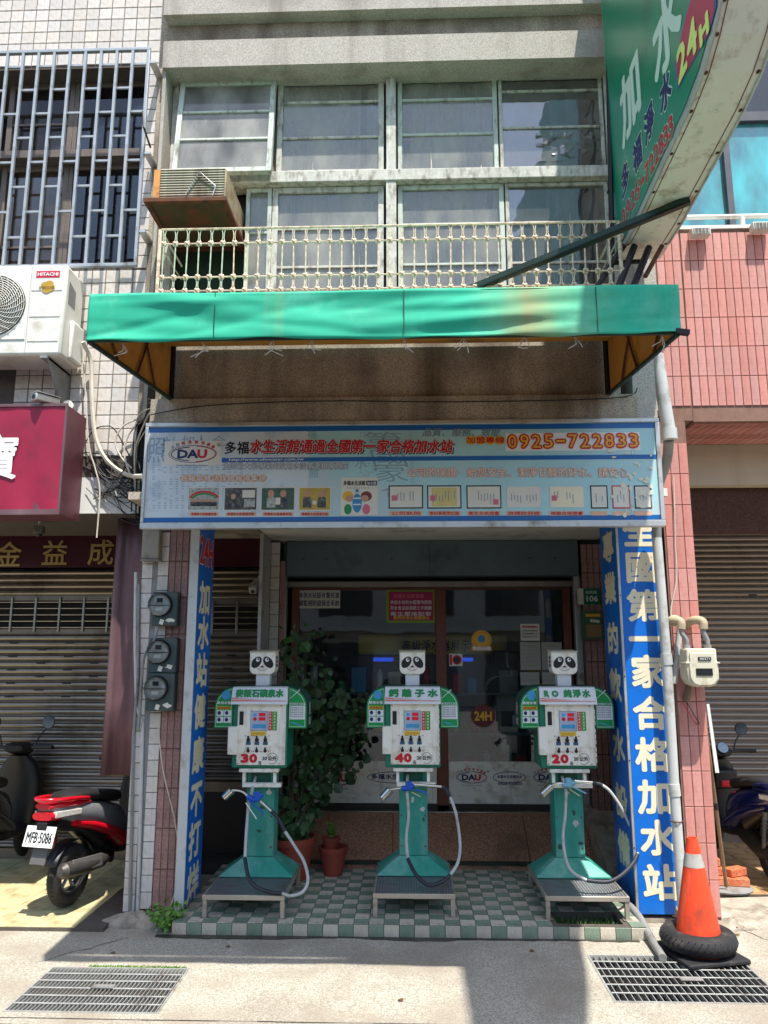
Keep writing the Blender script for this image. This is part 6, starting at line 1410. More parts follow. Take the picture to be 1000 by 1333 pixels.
k1 = kiosk(0, 'leftmost water kiosk with panda head, priced 30, its hose dangling by the blue handle', (kx[0], YK[0], ST), '麥飯石礦泉水', '30', h1, ((302, 1029), (292, 1038), [(308, 1029), (316, 1031), (322, 1036)], [(322, 1036), (330, 1041), (335, 1040), (341, 1034)], [(339, 1043), (353, 1056)], [(324, 1042), (333, 1050), (341, 1056), (342, 1063)], m_hblue))
h2 = ([([(530, 1032), (532, 1062), (529, 1090), (531, 1118)], 'g'), ([(531, 1118), (540, 1136), (553, 1150), (564, 1152), (577, 1147), (586, 1139)], 'd'), ([(586, 1139), (596, 1123), (599, 1099), (594, 1061), (586, 1037)], 'g'), ([(586, 1037), (580, 1027), (575, 1024)], 'd')], 0)
k2 = kiosk(1, 'middle water kiosk with panda head, priced 40, four character title', (kx[1], YK[1], ST), '鈣離子水', '40', h2, ((508, 1028), (498, 1039), [(514, 1027), (522, 1026)], [(523, 1026), (532, 1026), (539, 1022)], [(539, 1021), (575, 1024)], [(540, 1028), (549, 1030), (556, 1034)], m_hblue))
h3 = ([([(737, 1030), (736, 1060), (733, 1090), (737, 1120), (746, 1136), (764, 1146)], 'g'), ([(764, 1146), (790, 1148), (808, 1140), (824, 1124), (830, 1112)], 'd'), ([(830, 1112), (830, 1094), (820, 1074), (808, 1050), (794, 1030), (784, 1022)], 'g'), ([(784, 1022), (778, 1020), (771, 1019)], 'd')], 0)
k3 = kiosk(2, 'rightmost water kiosk with panda head, priced 20, sunlit base and pale blue handle', (kx[2], YK[2], ST), 'RO純淨水', '20', h3, ((718, 1023), (706, 1034), [(724, 1020), (732, 1020)], [(732, 1021), (740, 1022), (748, 1018)], [(748, 1017), (772, 1019)], [(745, 1024), (757, 1030), (763, 1033)], m_hblue2))
# ---------------- traffic cone in a tyre ----------------
cc = atz(913, 1246, 0); cc = Vector((cc.x, cc.y+.02, 0))
cn = thing('traffic_cone', 'orange traffic cone with a worn silver band standing inside an old tyre', 'traffic cone', cc)
m_orangec = mat('faded_orange_plastic', lin(236,72,32), .5, var=.08, scale=5, dirt=(lin(150,64,44), .5, 9), streak=(lin(244,130,90), .5, 10), bump=.15)
m_band = mat('silver_band', lin(190,184,176), .4, .3, var=.12, dirt=(lin(130,120,110), .4, 10))
H_ = .70; R0_, R1_ = .155, .034
cr_ = lambda z: R0_+(R1_-R0_)*((z-.03)/(H_-.03))
MB().lathe([(cr_(.03), .03), (cr_(.2), .2), (cr_(.53), .53)], cc, n=32).build('cone_body', m_orangec, cn, smooth=True)
MB().lathe([(cr_(.53)+.001, .53), (cr_(.61)+.001, .61)], cc, n=32).build('reflective_band', m_band, cn, smooth=True)
MB().lathe([(cr_(.61), .61), (cr_(H_), H_), (cr_(H_)-.007, H_), (cr_(H_)-.01, H_-.09), (.001, H_-.1)], cc, n=32).build('cone_tip', m_orangec, cn, smooth=True)
MB().box((cc.x-.21, cc.y-.21, .005), (cc.x+.21, cc.y+.21, .035), Matrix.Rotation(.25, 3, 'Z')).build('rubber_base', m_rubber, cn, bevel=.01)
def tyre_mesh(c, R, r_, axis, nseg=40, tread=True):
    mb = MB(); prof = []
    for i in range(14):
        a = 2*math.pi*i/14; prof.append((R-r_+r_*math.cos(a)*1.0, r_*.95*math.sin(a)))
    mb.lathe(prof, c, axis, nseg, closed=True); return mb
ty = tyre_mesh((cc.x-.005, cc.y, .105), .232, .062, (0, 0, 1)); to = ty.build('old_tyre', m_rubber, None, smooth=True); tag(to, 'worn black scooter tyre lying around the foot of the orange cone', 'tyre')
tb = MB()
for i in range(36):
    for s_ in (-1, 1):
        a = 2*math.pi*i/36; a2 = a+.13*s_; R_ = .2315
        for (za, zb2) in ((.0, .028*s_),):
            c1 = Vector((cc.x-.005+R_*math.cos(a), cc.y+R_*math.sin(a), .105)); c2 = Vector((cc.x-.005+(R_-.012)*math.cos(a2), cc.y+(R_-.012)*math.sin(a2), .105+.036*s_)); tb.tube([c1, c2], .0035, 4)
tag(tb.build('tread_ribs', m_black, to), kind='stuff')
# ---------------- corrugated hose, bricks, stick ----------------
hp_ = [atz(814, 1172, .1), atz(833, 1195, .085), atz(848, 1222, .04), atz(863, 1247, .03)]
mb = MB(); SP = spline([Vector(p) for p in hp_], 30); rr_ = [.0235+(.003 if i % 2 else 0) for i in range(len(SP))]; mb.tube(SP, rr_, 12)
tag(mb.build('drain_hose', m_pvcd, None, smooth=True), 'grey corrugated drain hose running from the third kiosk to the grate', 'hose')
m_br = speckle('clay_brick', [lin(196,104,66), lin(208,122,84), lin(176,88,56)], 160, .85, .4, dirt=(lin(190,160,130), .3, 9), rand=.15)
bl = [(942, 1152, .0, .3, 'front left brick on the round plate by the red column'), (968, 1156, .0, -.25, 'front right brick on the round plate beside the stick'), (936, 1140, .0, .15, 'back left brick at the foot of the pile by the column'), (940, 1136, .075, .4, 'brick resting on the left stack, second from the bottom'), (938, 1122, .15, -.1, 'topmost brick of the left stack near the column edge'), (966, 1140, .078, .5, 'topmost brick of the right stack beside the stick'), (984, 1140, .0, .9, 'loose brick at the right end of the pile')]
bx0_ = atz(952, 1160, .03)
dish = thing('round_plate', 'round grey metal plate on the ground under the pile of bricks', 'plate', (bx0_.x, bx0_.y+.08, .03)); MB().lathe([(.19, 0), (.195, .012), (.18, .02), (.001, .02)], (bx0_.x+.0, bx0_.y+.08, .03), n=32).build('disc', m_pvcd, dish, smooth=True)
zb0 = .05
spots = [(-.09, .02, 0, .1, 0), (.085, .0, 0, -.2, 1), (-.08, .14, 0, .05, 2), (-.085, .06, 1, .25, 3), (-.1, .10, 2, -.08, 4), (.09, .05, 1, .45, 5), (.12, .14, 0, .9, 6)]
for (ox, oy, lv_, rz_, k) in spots:
    c = Vector((bx0_.x+ox, bx0_.y+.08+oy, zb0+.062*lv_)); b = MB().box((c.x-.085, c.y-.045, c.z+.001), (c.x+.085, c.y+.045, c.z+.06), Matrix.Rotation(rz_, 3, 'Z')).build('brick', m_br, None, bevel=.006); tag(b, bl[k][4], 'brick', 'bricks piled by the red column')
s0 = atz(951, 1158, .07); s1 = aty(920, 958, 6.15); t = thing('stick', 'long brown wooden stick leaning on the red column among the bricks', 'stick', s0); m_stick = mat('worn_stick', lin(142,116,88), .7, var=.15, dirt=(lin(96,72,52), .4, 12))
MB().tube([s0+Vector((0, .08, 0)), s1], .014, 10).build('pole', m_stick, t, smooth=True); mm_ = (s0+Vector((0, .08, 0))).lerp(s1, .52); MB().tube([mm_, mm_.lerp(s1, .09)], .018, 10).build('grip_tape', m_black, t, smooth=True)
a = aty(925, 917, 6.2); b = aty(934, 1006, 6.2); t = thing('white_strip', 'narrow white plastic strip leaning upright against the dark wooden stick', 'plastic strip', b); MB().hexa([b+Vector((-.014, 0, 0)), b+Vector((.014, 0, 0)), b+Vector((.014, .012, 0)), b+Vector((-.014, .012, 0)), a+Vector((-.01, .05, 0)), a+Vector((.01, .05, 0)), a+Vector((.01, .062, 0)), a+Vector((-.01, .062, 0))]).build('strip', m_white, t)
# ---------------- plants ----------------
def leafmesh(sz, m, name='leaf', n=1):
    P = [(0, 0, 0), (.5, .25, .06), (.55, .6, .03), (.3, .9, -.03), (0, 1.1, -.12), (-.3, .9, -.03), (-.55, .6, .03), (-.5, .25, .06), (0, .55, -.04)]
    mb = MB(); mb.add([Vector(p)*sz for p in P], [(0, 1, 8), (1, 2, 8), (2, 3, 8), (3, 4, 8), (4, 5, 8), (5, 6, 8), (6, 7, 8), (7, 0, 8)]); me = mb.mesh(name, smooth=False, fix=False); me.materials.append(m); return me
pot_c = atz(381, 1122, ST); pot_c.y = 6.62; pot_c = Vector((aty(380, 1100, 6.62).x, 6.62, ST))
def pot(name, label, c, r0, r1, h, par=None):
    t = thing(name, label, 'potted plant', c)
    MB().lathe([(r0, 0), (r1*.95, h*.82), (r1*1.02, h*.83), (r1*1.06, h), (r1*.94, h), (r1*.9, h*.8), (.001, h*.8)], c, n=32).build('pot', m_terra, t, smooth=True)
    MB().lathe([(r1*.89, h*.78), (r1*.4, h*.86), (.001, h*.87)], c, n=20).build('soil', m_soil, t, smooth=True); return t
vt = pot('potted_vine', 'large leafy vine in a terracotta pot between the first and second kiosk', pot_c, .13, .19, .32)
lms = [leafmesh(.08, m_leaf), leafmesh(.064, m_leaf), leafmesh(.098, m_leaf)]
q = random.Random(12); stems = []
tips = [(372, 830), (385, 815), (400, 825), (425, 870), (450, 900), (470, 905), (465, 950), (440, 960), (405, 880), (390, 930), (420, 1000), (455, 985), (380, 870), (430, 930), (415, 1030), (385, 1010), (475, 930), (400, 960)]
for k, (px, py) in enumerate(tips):
    e = aty(px, py, 6.9+q.uniform(-.1, .2)); b = pot_c+Vector((q.uniform(-.05, .05), q.uniform(-.03, .05), .28)); m1 = b.lerp(e, .5)+Vector((q.uniform(-.08, .05), .05, .12)); pts = [b, m1, e]
    MB().tube(pts, [.008]*3 if False else .006, 5, smooth=5).build('stem', m_stem, vt, smooth=True); stems.append(spline(pts, 12))
nl_ = 0
while nl_ < 290:
    st = q.choice(stems); p = st[int(len(st)*(q.random()**.6)*.99)]
    p = p+Vector((q.gauss(0, .06), q.gauss(0, .06), q.gauss(0, .065)))
    a, b = px_of(*p)
    if a > 486 or a < 362 or b < 806: continue
    inst('leaf', lms[nl_ % 3], vt, p, (q.uniform(-2.6, -1.2), q.uniform(-.7, .7), q.uniform(-.9, .9))); nl_ += 1
fm = MB(); 
for k in range(850):
    st = q.choice(stems); p = st[int(len(st)*(q.random()**.7)*.99)]+Vector((q.gauss(0, .06), .04+q.gauss(0, .06), q.gauss(0, .07)))
    a, b = px_of(*p)
    if a > 482 or a < 364 or b < 812: continue
    d = Vector((q.gauss(0, 1), q.gauss(0, .6)-.5, q.gauss(-.3, .7))).normalized(); s_ = d.cross(Vector((q.gauss(0, .5), 1, q.gauss(0, .5)))).normalized(); l = q.uniform(.03, .07)
    fm.add([p, p+d*l*.35+s_*l*.4, p+d*l*.8+s_*l*.25, p+d*l, p+d*l*.8-s_*l*.25, p+d*l*.35-s_*l*.4], [(0, 1, 2, 3, 4, 5)])
tag(fm.build('small_leaves', m_leaf, vt, fix=False), kind='stuff')
for k in range(30):
    p = pot_c+Vector((q.gauss(.02, .07), q.gauss(-.02, .06), .30+abs(q.gauss(0, .08)))); inst('leaf', lms[1], vt, p, (q.uniform(-2.2, -.6), q.uniform(-.6, .6), q.uniform(-3, 3)))
pc2 = Vector((aty(434, 1110, 6.72).x, 6.72, ST)); v2 = pot('potted_plant', 'small terracotta pot holding a smaller pot with a bright green sprig', pc2, .075, .118, .22)
MB().lathe([(.05, .17), (.072, .27), (.078, .27), (.08, .29), (.068, .29), (.06, .265), (.001, .265)], pc2+Vector((-.02, .0, 0)), n=24).build('inner_pot', m_terra, v2, smooth=True)
def sprig(par, c, h, n, m, seed, sp=.05, name='foliage', lsz=.02):
    q = random.Random(seed); mb = MB()
    for i in range(n):
        a = q.uniform(0, 6.28); L = h*q.uniform(.5, 1.1); e = Vector(c)+Vector((math.cos(a)*sp*q.uniform(.2, 1.2), math.sin(a)*sp*q.uniform(.2, 1.2), L))
        mb.tube([Vector(c), Vector(c).lerp(e, .5)+Vector((0, 0, .01)), e], .0015, 3)
        for k in range(5):
            p = Vector(c).lerp(e, .35+.65*k/4); d = Vector((q.gauss(0, 1), q.gauss(0, 1), q.gauss(.2, .5))).normalized(); s_ = d.orthogonal().normalized(); l = lsz*q.uniform(.6, 1.3)
            mb.add([p, p+d*l*.5+s_*l*.35, p+d*l, p+d*l*.5-s_*l*.35], [(0, 1, 2, 3)])
    o = mb.build(name, m, par, fix=False); return tag(o, kind='stuff')
sprig(v2, pc2+Vector((-.015, 0, .27)), .13, 16, m_weed, 4, .04, lsz=.03)
def weed(label, c, h, n, seed, sp, lsz, m=m_weed):
    t = thing('weed', label, 'weed', c); sprig(t, Vector(c), h, n, m, seed, sp, lsz=lsz)
c = atz(217, 1216, .0); weed('leafy green weed growing at the foot of the left blue sign', (c.x-.02, c.y+.05, 0), .15, 34, 5, .14, .045)
c = atz(868, 1192, .0); weed('small green weed growing at the foot of the right blue sign', (c.x-.08, c.y+.0, .0), .1, 22, 6, .12, .04)
hx = (hx0+hx1)/2; 
gm2 = MB(); q = random.Random(9)
for i in range(700):
    p = Vector((q.uniform(hx0+.01, hx1-.01), q.uniform(hy0+.01, hy1-.01), .02)); d = Vector((q.gauss(0, .4), q.gauss(0, .4), 1)).normalized()*q.uniform(.03, .07); s_ = Vector((q.uniform(-1, 1), q.uniform(-1, 1), 0)).normalized()*.006
    gm2.add([p-s_, p+s_, p+d], [(0, 1, 2)])
tag(gm2.build('grass', mat('grass_green', lin(60,88,40), .6, var=.4, scale=30), None, fix=False, origin=(hx, hy0, .02)), 'short grass and weeds in the sunken bed under the third kiosk', 'grass', kind='stuff')
# moss along the left grate
mo = MB()
for i in range(400):
    p = Vector((q.uniform(-1.95, -1.36), 5.005+abs(q.gauss(0, .012)), .001)); s_ = Vector((q.uniform(-1, 1), q.uniform(-1, 1), 0)).normalized()*.005; mo.add([p-s_, p+s_, p+Vector((q.gauss(0, .004), q.gauss(0, .004), q.uniform(.004, .012)))], [(0, 1, 2)])
tag(mo.build('moss', m_weed, None, fix=False), 'thin line of moss along the far rim of the left grate', 'moss', kind='stuff')
gq = random.Random(77); pb_ = MB()
for i in range(260):
    x = gq.uniform(-3.2, 3.2); y = gq.uniform(4.35, 5.5) if gq.random() < .6 else gq.gauss(5.5, .06)
    if gL[0]-.02 < x < gL[2]+.02 and gL[1] < y < gL[3]+.02 or gR[0]-.02 < x < gR[2]+.02 and gR[1] < y < gR[3]+.02: continue
    if gq.random() < .3: x = gq.gauss(2.1, .25); y = gq.uniform(5.45, 5.9)
    r_ = gq.uniform(.0025, .008); z0 = 0 if y < 5.75 else .03
    pb_.add([(x-r_, y-r_*.6, z0), (x+r_, y-r_*.7, z0), (x+r_*.8, y+r_, z0), (x-r_*.9, y+r_*.8, z0), (x, y, z0+r_*.9)], [(0, 1, 4), (1, 2, 4), (2, 3, 4), (3, 0, 4)])
tag(pb_.build('grit', m_conc2, None, fix=False), 'scattered grit and small stones on the pale pavement', 'grit', kind='stuff')
lq = leafmesh(.03, mat('dry_leaf', lin(128,92,52), .8, var=.3, rand=.3), 'fallen_leaf')
for i, (px, py, wh) in enumerate(((300, 1232, 'in front of the first kiosk'), (150, 1240, 'between the left grate and the yellow tiles'), (520, 1300, 'near the bottom centre of the pavement'), (690, 1238, 'just before the step corner'), (960, 1215, 'behind the right grate by the rubble'))):
    c = atz(px, py, .006); o = bpy.data.objects.new('fallen_leaf', lq); COL.objects.link(o); o.location = c; o.rotation_euler = (.1, .05, gq.uniform(0, 6)); tag(o, 'small dry brown leaf lying '+wh, 'leaf', 'dry leaves on the pavement')
# ---------------- scooters ----------------
def sring(y, w_, h_, zc, e=2.6, n=20, xoff=0):
    P = []
    for i in range(n):
        a = 2*math.pi*i/n; c, s_ = math.cos(a), math.sin(a)
        P.append(Vector((xoff+w_*math.copysign(abs(c)**(2/e), c), y, zc+h_*math.copysign(abs(s_)**(2/e), s_))))
    return P
def zring(z, w_, d_, yc, e=2.6, n=20):
    P = []
    for i in range(n):
        a = 2*math.pi*i/n; c, s_ = math.cos(a), math.sin(a); P.append(Vector((w_*math.copysign(abs(c)**(2/e), c), yc+d_*math.copysign(abs(s_)**(2/e), s_), z)))
    return P
m_smirror = mat('mirror_glass', lin(190,200,210), .05, 1, var=.01)
m_spoke = mat('alloy_wheel', lin(96,96,98), .4, .7, var=.1)
m_seat = mat('seat_vinyl', lin(30,29,30), .6, var=.15, scale=6)
m_ind = mat('clear_lens', lin(210,206,196), .15, .2, var=.2, scale=40, coat=.6)
m_tail = mat('red_lens', lin(196,22,34), .15, var=.25, scale=40, coat=.8)
m_muff = mat('exhaust_grey', lin(84,80,76), .5, .5, var=.2, dirt=(lin(60,50,42), .4, 8))
m_fend = mat('grey_mudguard', lin(92,90,88), .55, var=.15)
def paint(n_, c): return mat(n_, c, .22, var=.03, scale=2, coat=.7, dirt=(tuple(v*.7+.02 for v in c), .15, 6))
def scooter(label, loc, rot, body, side, accent, plate_txt=None, topbox=False, dash=False, s=.93, shield=m_black):
    t = thing('parked_scooter', label, 'scooter', (0, 0, 0), 'scooters parked in front of the shutters')
    def L(name, rings, m, par=t): return MB().loft(rings).build(name, m, par, smooth=True)
    for y, nm in ((0, 'rear_wheel'), (1.22, 'front_wheel')):
        wv = MB(); wv.lathe([(.125, -.03), (.15, -.035), (.155, -.02), (.155, .02), (.15, .035), (.125, .03)], (0, y, .235), (1, 0, 0), 28, closed=True)
        for k in range(5): a = 2*math.pi*k/5; wv.tube([(0, y+.02*math.cos(a), .235+.02*math.sin(a)), (.0, y+.14*math.cos(a+.2), .235+.14*math.sin(a+.2))], .014, 6)
        wv.cyl((-.05, y, .235), (.05, y, .235), .035, n=16); wo = wv.build(nm, m_spoke, t, smooth=True)
        tyre_mesh((0, y, .235), .235, .055, (1, 0, 0), 36).build('tyre', m_rubber, wo, smooth=True)
        tr = MB()
        for k in range(40):
            a = 2*math.pi*k/40
            for s_ in (-1, 1): tr.tube([(s_*.006, y+.2355*math.cos(a), .235+.2355*math.sin(a)), (s_*.036, y+.226*math.cos(a+.1), .235+.226*math.sin(a+.1))], .0032, 4)
        tag(tr.build('tread', m_black, wo), kind='stuff')
    # tail and flank panels
    L('side_panel', [sring(-.36, .05, .02, .80), sring(-.30, .10, .055, .775), sring(-.12, .135, .085, .735), sring(.1, .150, .105, .69), sring(.3, .155, .13, .63), sring(.5, .15, .15, .55), sring(.6, .12, .12, .5)], side)
    L('lower_fairing', [sring(-.12, .125, .03, .655), sring(.1, .156, .045, .60), sring(.32, .165, .06, .52), sring(.52, .165, .085, .42), sring(.66, .14, .07, .36)], body)
    L('under_tray', [sring(-.24, .07, .05, .66), sring(.0, .09, .06, .62), sring(.3, .12, .12, .48)], m_black)
    L('seat', [sring(-.22, .07, .02, .845), sring(-.12, .12, .035, .85), sring(.1, .14, .05, .835), sring(.22, .14, .04, .81), sring(.35, .135, .05, .785), sring(.5, .11, .05, .76), sring(.58, .06, .03, .735)], m_seat)
    gr = MB().tube([(-.12, .02, .82), (-.135, -.15, .845), (-.10, -.33, .86), (0, -.39, .865), (.10, -.33, .86), (.135, -.15, .845), (.12, .02, .82)], .017, 10, smooth=5).build('grab_rail', body, t, smooth=True)
    L('tail_cowl', [sring(-.37, .07, .02, .812), sring(-.3, .115, .03, .815), sring(-.1, .14, .03, .80), sring(.05, .13, .02, .79)], body)
    L('tail_light', [sring(-.375, .085, .03, .742, 3), sring(-.335, .095, .038, .74, 3), sring(-.24, .08, .03, .72)], m_tail)
    for s_ in (-1, 1):
        MB().hexa([(s_*.075, -.352, .735), (s_*.10, -.34, .725), (s_*.155, -.10, .72), (s_*.12, -.12, .73), (s_*.075, -.345, .775), (s_*.10, -.335, .775), (s_*.158, -.10, .765), (s_*.12, -.12, .77)]).build('indicator', m_ind, t, bevel=.006)
    # plate, mudguard
    R_ = Matrix.Rotation(rad(-18), 3, 'X'); pc = Vector((0, -.385, .60))
    MB().box((-.045, -.375, .64), (.045, -.30, .70)).build('plate_light_bracket', m_black, t, bevel=.006)
    pl = MB().box((pc.x-.13, pc.y-.002, pc.z-.075), (pc.x+.13, pc.y+.002, pc.z+.075), R_, pc).build('licence_plate', m_wletter, t)
    if plate_txt:
        U_ = R_@Vector((0, 0, 1)); lettering([(plate_txt, pc+(Vector((1, 0, 0)).cross(U_))*.002-U_*.008, .225, .075)], m_blackp, pl, up=U_, bold=.002, lift=.001)
    MB().hexa([(-.07, -.40, .40), (.07, -.40, .40), (.07, -.385, .40), (-.07, -.385, .40), (-.06, -.33, .60), (.06, -.33, .60), (.06, -.315, .60), (-.06, -.315, .60)]).build('mudguard', m_fend, t, bevel=.006)
    MB().hexa([(-.06, -.33, .60), (.06, -.33, .60), (.06, -.31, .60), (-.06, -.31, .60), (-.06, -.25, .70), (.06, -.25, .70), (.06, -.23, .70), (-.06, -.23, .70)]).build('mudguard_arm', m_black, t)
    MB().grid(lambda u, v: Vector(((v-.5)*.11, .265*math.cos(rad(25+130*u)), .235+.265*math.sin(rad(25+130*u)))), 12, 2).build('inner_fender', m_black, t, smooth=True, solid=.004)
    # engine, exhaust
    L('engine', [sring(-.06, .03, .05, .26, xoff=-.09), sring(.1, .06, .09, .28, xoff=-.07), sring(.4, .09, .10, .33), sring(.55, .08, .08, .36)], m_dkmetal)
    MB().tube([(.14, -.30, .34), (.145, -.27, .335), (.14, .0, .31), (.135, .22, .30), (.11, .32, .29)], [.03, .058, .062, .056, .03], 16).build('muffler', m_muff, t, smooth=True)
    MB().tube([(.11, .32, .29), (.08, .45, .24), (.02, .55, .3)], .018, 8, smooth=4).build('exhaust_pipe', m_muff, t, smooth=True)
    MB().hexa([(.197, -.2, .31), (.202, .16, .28), (.196, .16, .27), (.19, -.2, .3), (.175, -.2, .40), (.18, .16, .37), (.17, .16, .37), (.165, -.2, .40)]).build('heat_shield', m_fend, t, bevel=.004)
    MB().tube([(-.1, -.02, .3), (-.11, -.1, .62)], .022, 10).build('shock_absorber', m_spoke, t, smooth=True)
    for k in range(7): MB().lathe([(.026, 0), (.031, .005), (.026, .01)], Vector((-.1, -.02, .3)).lerp(Vector((-.11, -.1, .62)), .2+.09*k), (-.03, -.24, .96), 12).build('spring_coil', m_tail if body.name.startswith('red') else m_spoke, t, smooth=True)
    # floor, leg shield, front
    L('floorboard', [sring(.55, .15, .05, .33), sring(.75, .16, .035, .30), sring(.92, .15, .05, .32)], m_black)
    MB().loft([zring(.30, .14, .05, .93), zring(.5, .19, .06, .95), zring(.72, .20, .07, .97), zring(.86, .15, .075, .95), zring(.93, .08, .06, .92)]).build('leg_shield', shield, t, smooth=True)
    MB().loft([zring(.42, .08, .05, 1.05), zring(.6, .13, .09, 1.05), zring(.8, .12, .07, 1.02), zring(.9, .06, .04, .98)]).build('front_cowl', body, t, smooth=True)
    MB().grid(lambda u, v: Vector(((v-.5)*.14, 1.22+.27*math.cos(rad(35+130*u)), .235+.27*math.sin(rad(35+130*u)))), 12, 3).build('front_mudguard', body, t, smooth=True, solid=.006)
    for s_ in (-1, 1): MB().tube([(s_*.075, 1.21, .235), (s_*.07, 1.1, .5)], .02, 8).build('fork_leg', m_spoke, t, smooth=True)
    hb = MB().loft([sring(.80, .07, .025, 1.0), sring(.86, .12, .05, 1.0), sring(.95, .11, .06, .985), sring(1.02, .04, .03, .97)]).build('handlebar_cover', m_black, t, smooth=True)
    if dash: mb = MB(); mb.cyl((0, .835, 1.03), (0, .80, 1.05), .06, n=24); mb.build('speedometer_bezel', m_black, t, smooth=True); MB().cyl((0, .80, 1.05), (0, .797, 1.0515), .052, n=24).build('speedometer', mat('dial_face', lin(150,170,190), .3, var=.3, scale=40), t, smooth=True)
    for s_ in (-1, 1):
        MB().tube([(s_*.1, .88, 1.0), (s_*.2, .86, 1.01), (s_*.34, .80, 1.015)], .016, 8, smooth=3).build('grip', m_black, t, smooth=True)
        MB().tube([(s_*.14, .92, 1.0), (s_*.25, .90, 1.0), (s_*.33, .86, .995)], .006, 6).build('brake_lever', m_dkmetal, t)
        MB().tube([(s_*.15, .88, 1.01), (s_*.18, .89, 1.10), (s_*.24, .90, 1.17)], .007, 6, smooth=4).build('mirror_stalk', m_black, t, smooth=True)
        c = Vector((s_*.25, .90, 1.22)); d = Vector((-s_*.18, -1, .03)).normalized()
        MB().lathe([(.001, -.02), (.04, -.015), (.062, 0), (.063, .006), (.055, .009)], c, d, 24).build('mirror_shell', m_black, t, smooth=True); MB().cyl(c+d*.0085, c+d*.0105, .055, n=24).build('mirror_glass', m_smirror, t)
    if topbox: MB().loft([zring(.88, .17, .15, -.2, 3.5), zring(.92, .2, .19, -.2, 3.5), zring(1.08, .21, .2, -.2, 3.5), zring(1.2, .18, .17, -.2, 3), zring(1.24, .08, .07, -.2)]).build('top_box', m_black, t, smooth=True)
    if dash: MB().box((-.1, .78, .66), (.12, .9, .84), Matrix.Rotation(.1, 3, 'X')).build('glove_tray', m_black, t, bevel=.02); MB().box((-.05, .77, .68), (.05, .80, .74)).build('red_cloth', m_redp, t, bevel=.01)
    t.scale = (s, s, s); t.location = loc; t.rotation_euler = (0, 0, rot); return t
m_sred = paint('red_scooter_paint', lin(200,12,32)); m_ssil = paint('silver_scooter_panel', lin(120,120,122)); m_sblk = paint('black_scooter_paint', lin(9,9,10)); m_sblu = paint('blue_scooter_paint', lin(16,24,84))
rw = atz(88, 1186, .03)
scooter('red and silver scooter with plate MFB-5086 parked beside the white tiled column', (rw.x-.05, 6.02, .035), rad(-13), m_sred, m_ssil, m_tail, 'MFB·5086')
lw = aty(-8, 1100, 6.1); scooter('black scooter with a rounded top box at the left edge of the photo', (lw.x-.33, 6.2, .035), rad(2), m_sblk, m_sblk, m_tail, None, topbox=False, s=1.0)
rwx = aty(1006, 1080, 6.75); scooter('dark blue scooter with round speedometer parked at the right edge', (rwx.x, 6.75, .035), rad(5), m_sblu, m_sblu, m_tail, None, dash=True)
# ---------------- cables ----------------
def cable(label, pts, r_=.006, m=m_wire, sm=6, name='cable'):
    mb = MB(); mb.tube(pts, r_, 6, smooth=sm); o = mb.build(name, m, None, smooth=True); tag(o, label, 'cable', 'cables on the wall left of the sign board'); return o
A_ = lambda px, py, Y=5.8: aty(px, py, Y)
cable('thick white cable looping down from the air unit to the sign board', [A_(108, 445, 5.7), A_(118, 470), A_(120, 520), A_(125, 570), A_(140, 600), A_(165, 618), A_(186, 620, 5.5)], .018, m_wirew)
cable('white cable forming the outer loop left of the board', [A_(180, 545), A_(160, 555), A_(150, 575), A_(158, 595), A_(172, 610), A_(186, 625)], .007, m_wirew)
cable('white cable forming the inner loop left of the board', [A_(184, 548), A_(168, 565), A_(162, 590), A_(170, 618), A_(180, 627), A_(188, 622)], .008, m_wirew)
cable('thin cream cable running down beside the crimson sign box', [A_(108, 460), A_(112, 520), A_(116, 580), A_(124, 610), A_(130, 640), A_(126, 700)], .006, m_wirew)
cable('black cable swagging from the wall to below the board', [A_(112, 575), A_(122, 560), A_(135, 555), A_(150, 560), A_(172, 600)], .005)
q = random.Random(31)
for k in range(26):
    x0 = q.uniform(108, 140); y0 = q.uniform(580, 650); x1 = q.uniform(170, 192); y1 = q.uniform(590, 690)
    o = cable('one of the thin black cables tangled on the tiles left of the board', [A_(x0, y0, 5.84), A_((x0+x1)/2+q.uniform(-14, 14), (y0+y1)/2+q.uniform(-6, 30), 5.8), A_(x1, y1, 5.82)], q.uniform(.003, .007))
for k in range(7):
    x0 = q.uniform(168, 190); o = cable('one of the thin grey cables bundled beside the corner of the awning', [A_(200+q.uniform(-6, 3), 515+q.uniform(-6, 20), 5.3), A_(188+q.uniform(-8, 8), 545+q.uniform(-10, 10), 5.6), A_(x0, 575+q.uniform(-15, 15), 5.75), A_(x0+q.uniform(-4, 10), 640+q.uniform(-30, 40), 5.8)], q.uniform(.004, .008), m_wirew if k % 2 else m_wire)
cable('black cable strung along the ledge above the sign board', [A_(196, 540, 5.12), A_(270, 528, 5.12), A_(420, 522, 5.12), A_(600, 523, 5.12), A_(800, 518, 5.12), A_(830, 505, 5.2)], .004)
cable('white cable hanging down the red column to the coil above the gas meter', [A_(877, 620, 5.84), A_(879, 700, 5.85), A_(881, 750, 5.84), A_(874, 790, 5.84), A_(874, 805, 5.83)], .005, m_wirew)
cable('cream cable trailing down the pink pier to the weed', [A_(205, 930, 5.83), A_(212, 1000, 5.84), A_(228, 1070, 5.84), A_(234, 1130, 5.82), A_(222, 1180, 5.8), A_(203, 1212, 5.6)], .005, m_wirew)
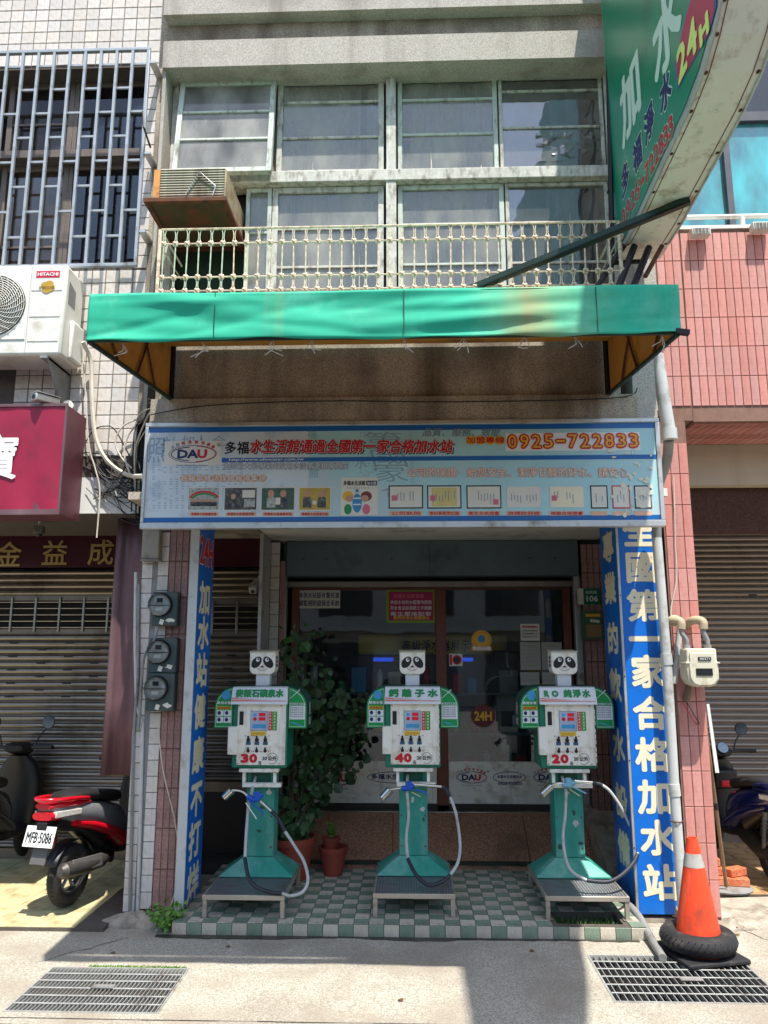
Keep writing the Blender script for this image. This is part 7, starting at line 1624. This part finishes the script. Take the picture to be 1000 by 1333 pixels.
for k, r_ in enumerate((.04, .032, .025)):
    c = aty(878, 808, 5.8); mb = MB(); mb.lathe([(r_+.004*math.cos(a), .004*math.sin(a)) for a in (0, 1.57, 3.14, 4.71)], c+Vector((0, -.01*k, 0)), (.2*k, 1, .3), 24, closed=True); o = mb.build('cable_coil', m_wirew, None, smooth=True); tag(o, ('large', 'middle', 'small')[k]+' loop of the white cable coil beside the gas meter', 'cable')
cable('red cord tied from the gas meter to the wooden stick', [A_(889, 915, 5.84), A_(905, 940, 5.84), A_(921, 957, 6.1)], .003, m_redp)
cable('black cord tied from the gas meter to the stick top', [A_(893, 912, 5.84), A_(908, 938, 5.84), A_(922, 960, 6.1)], .003)
mb = MB(); 
o = MB().tube([aty(186, 145, 5.6), aty(187, 165, 5.55), aty(196, 192, 5.8)], .008, 6).build('bent_iron_rod', m_dkmetal, None, smooth=True); tag(o, 'bent dark iron rod sticking out of the tiled wall beside the grille', 'rod')
# rail and louvred lamps on the red building
rr0 = aty(888, 309, 5.86); t = thing('balcony_rail', 'white painted rail along the top of the red tiled wall', 'railing', (3, 5.9, zr1)); zt3 = aty(900, 283, 5.95).z
MB().box((2.24, 5.87, zr1), (6.5, 5.99, zr1+.03)).build('base', m_white, t); MB().tube([(2.26, 5.95, zt3), (6.5, 5.95, zt3)], .02, 10).build('top_rail', m_white, t, smooth=True)
for x in (2.27, 2.27+.52, 2.27+1.04+.52): MB().tube([(x, 5.95, zr1+.02), (x, 5.95, zt3)], .022, 10).build('post', m_white, t, smooth=True)
for (px, py, lb_) in ((911, 304, 'left'), (990, 297, 'right')):
    c = aty(px, py, 5.82); t = thing('louvred_lamp', lb_+' of the two white louvred lamps on top of the red wall', 'lamp', c, 'louvred lamps on the red wall'); MB().box((c.x-.075, 5.78, c.z-.03), (c.x+.075, 5.86, c.z+.035)).build('housing', m_white, t, bevel=.004)
    for k in range(4): MB().box((c.x-.065, 5.776, c.z-.02+.013*k), (c.x+.065, 5.7795, c.z-.014+.013*k)).build('louvre', m_pvcd, t)
    for k in range(5): MB().box((c.x-.06+.028*k, 5.772, c.z-.026), (c.x-.056+.028*k, 5.7755, c.z+.03)).build('mullion', m_white, t)
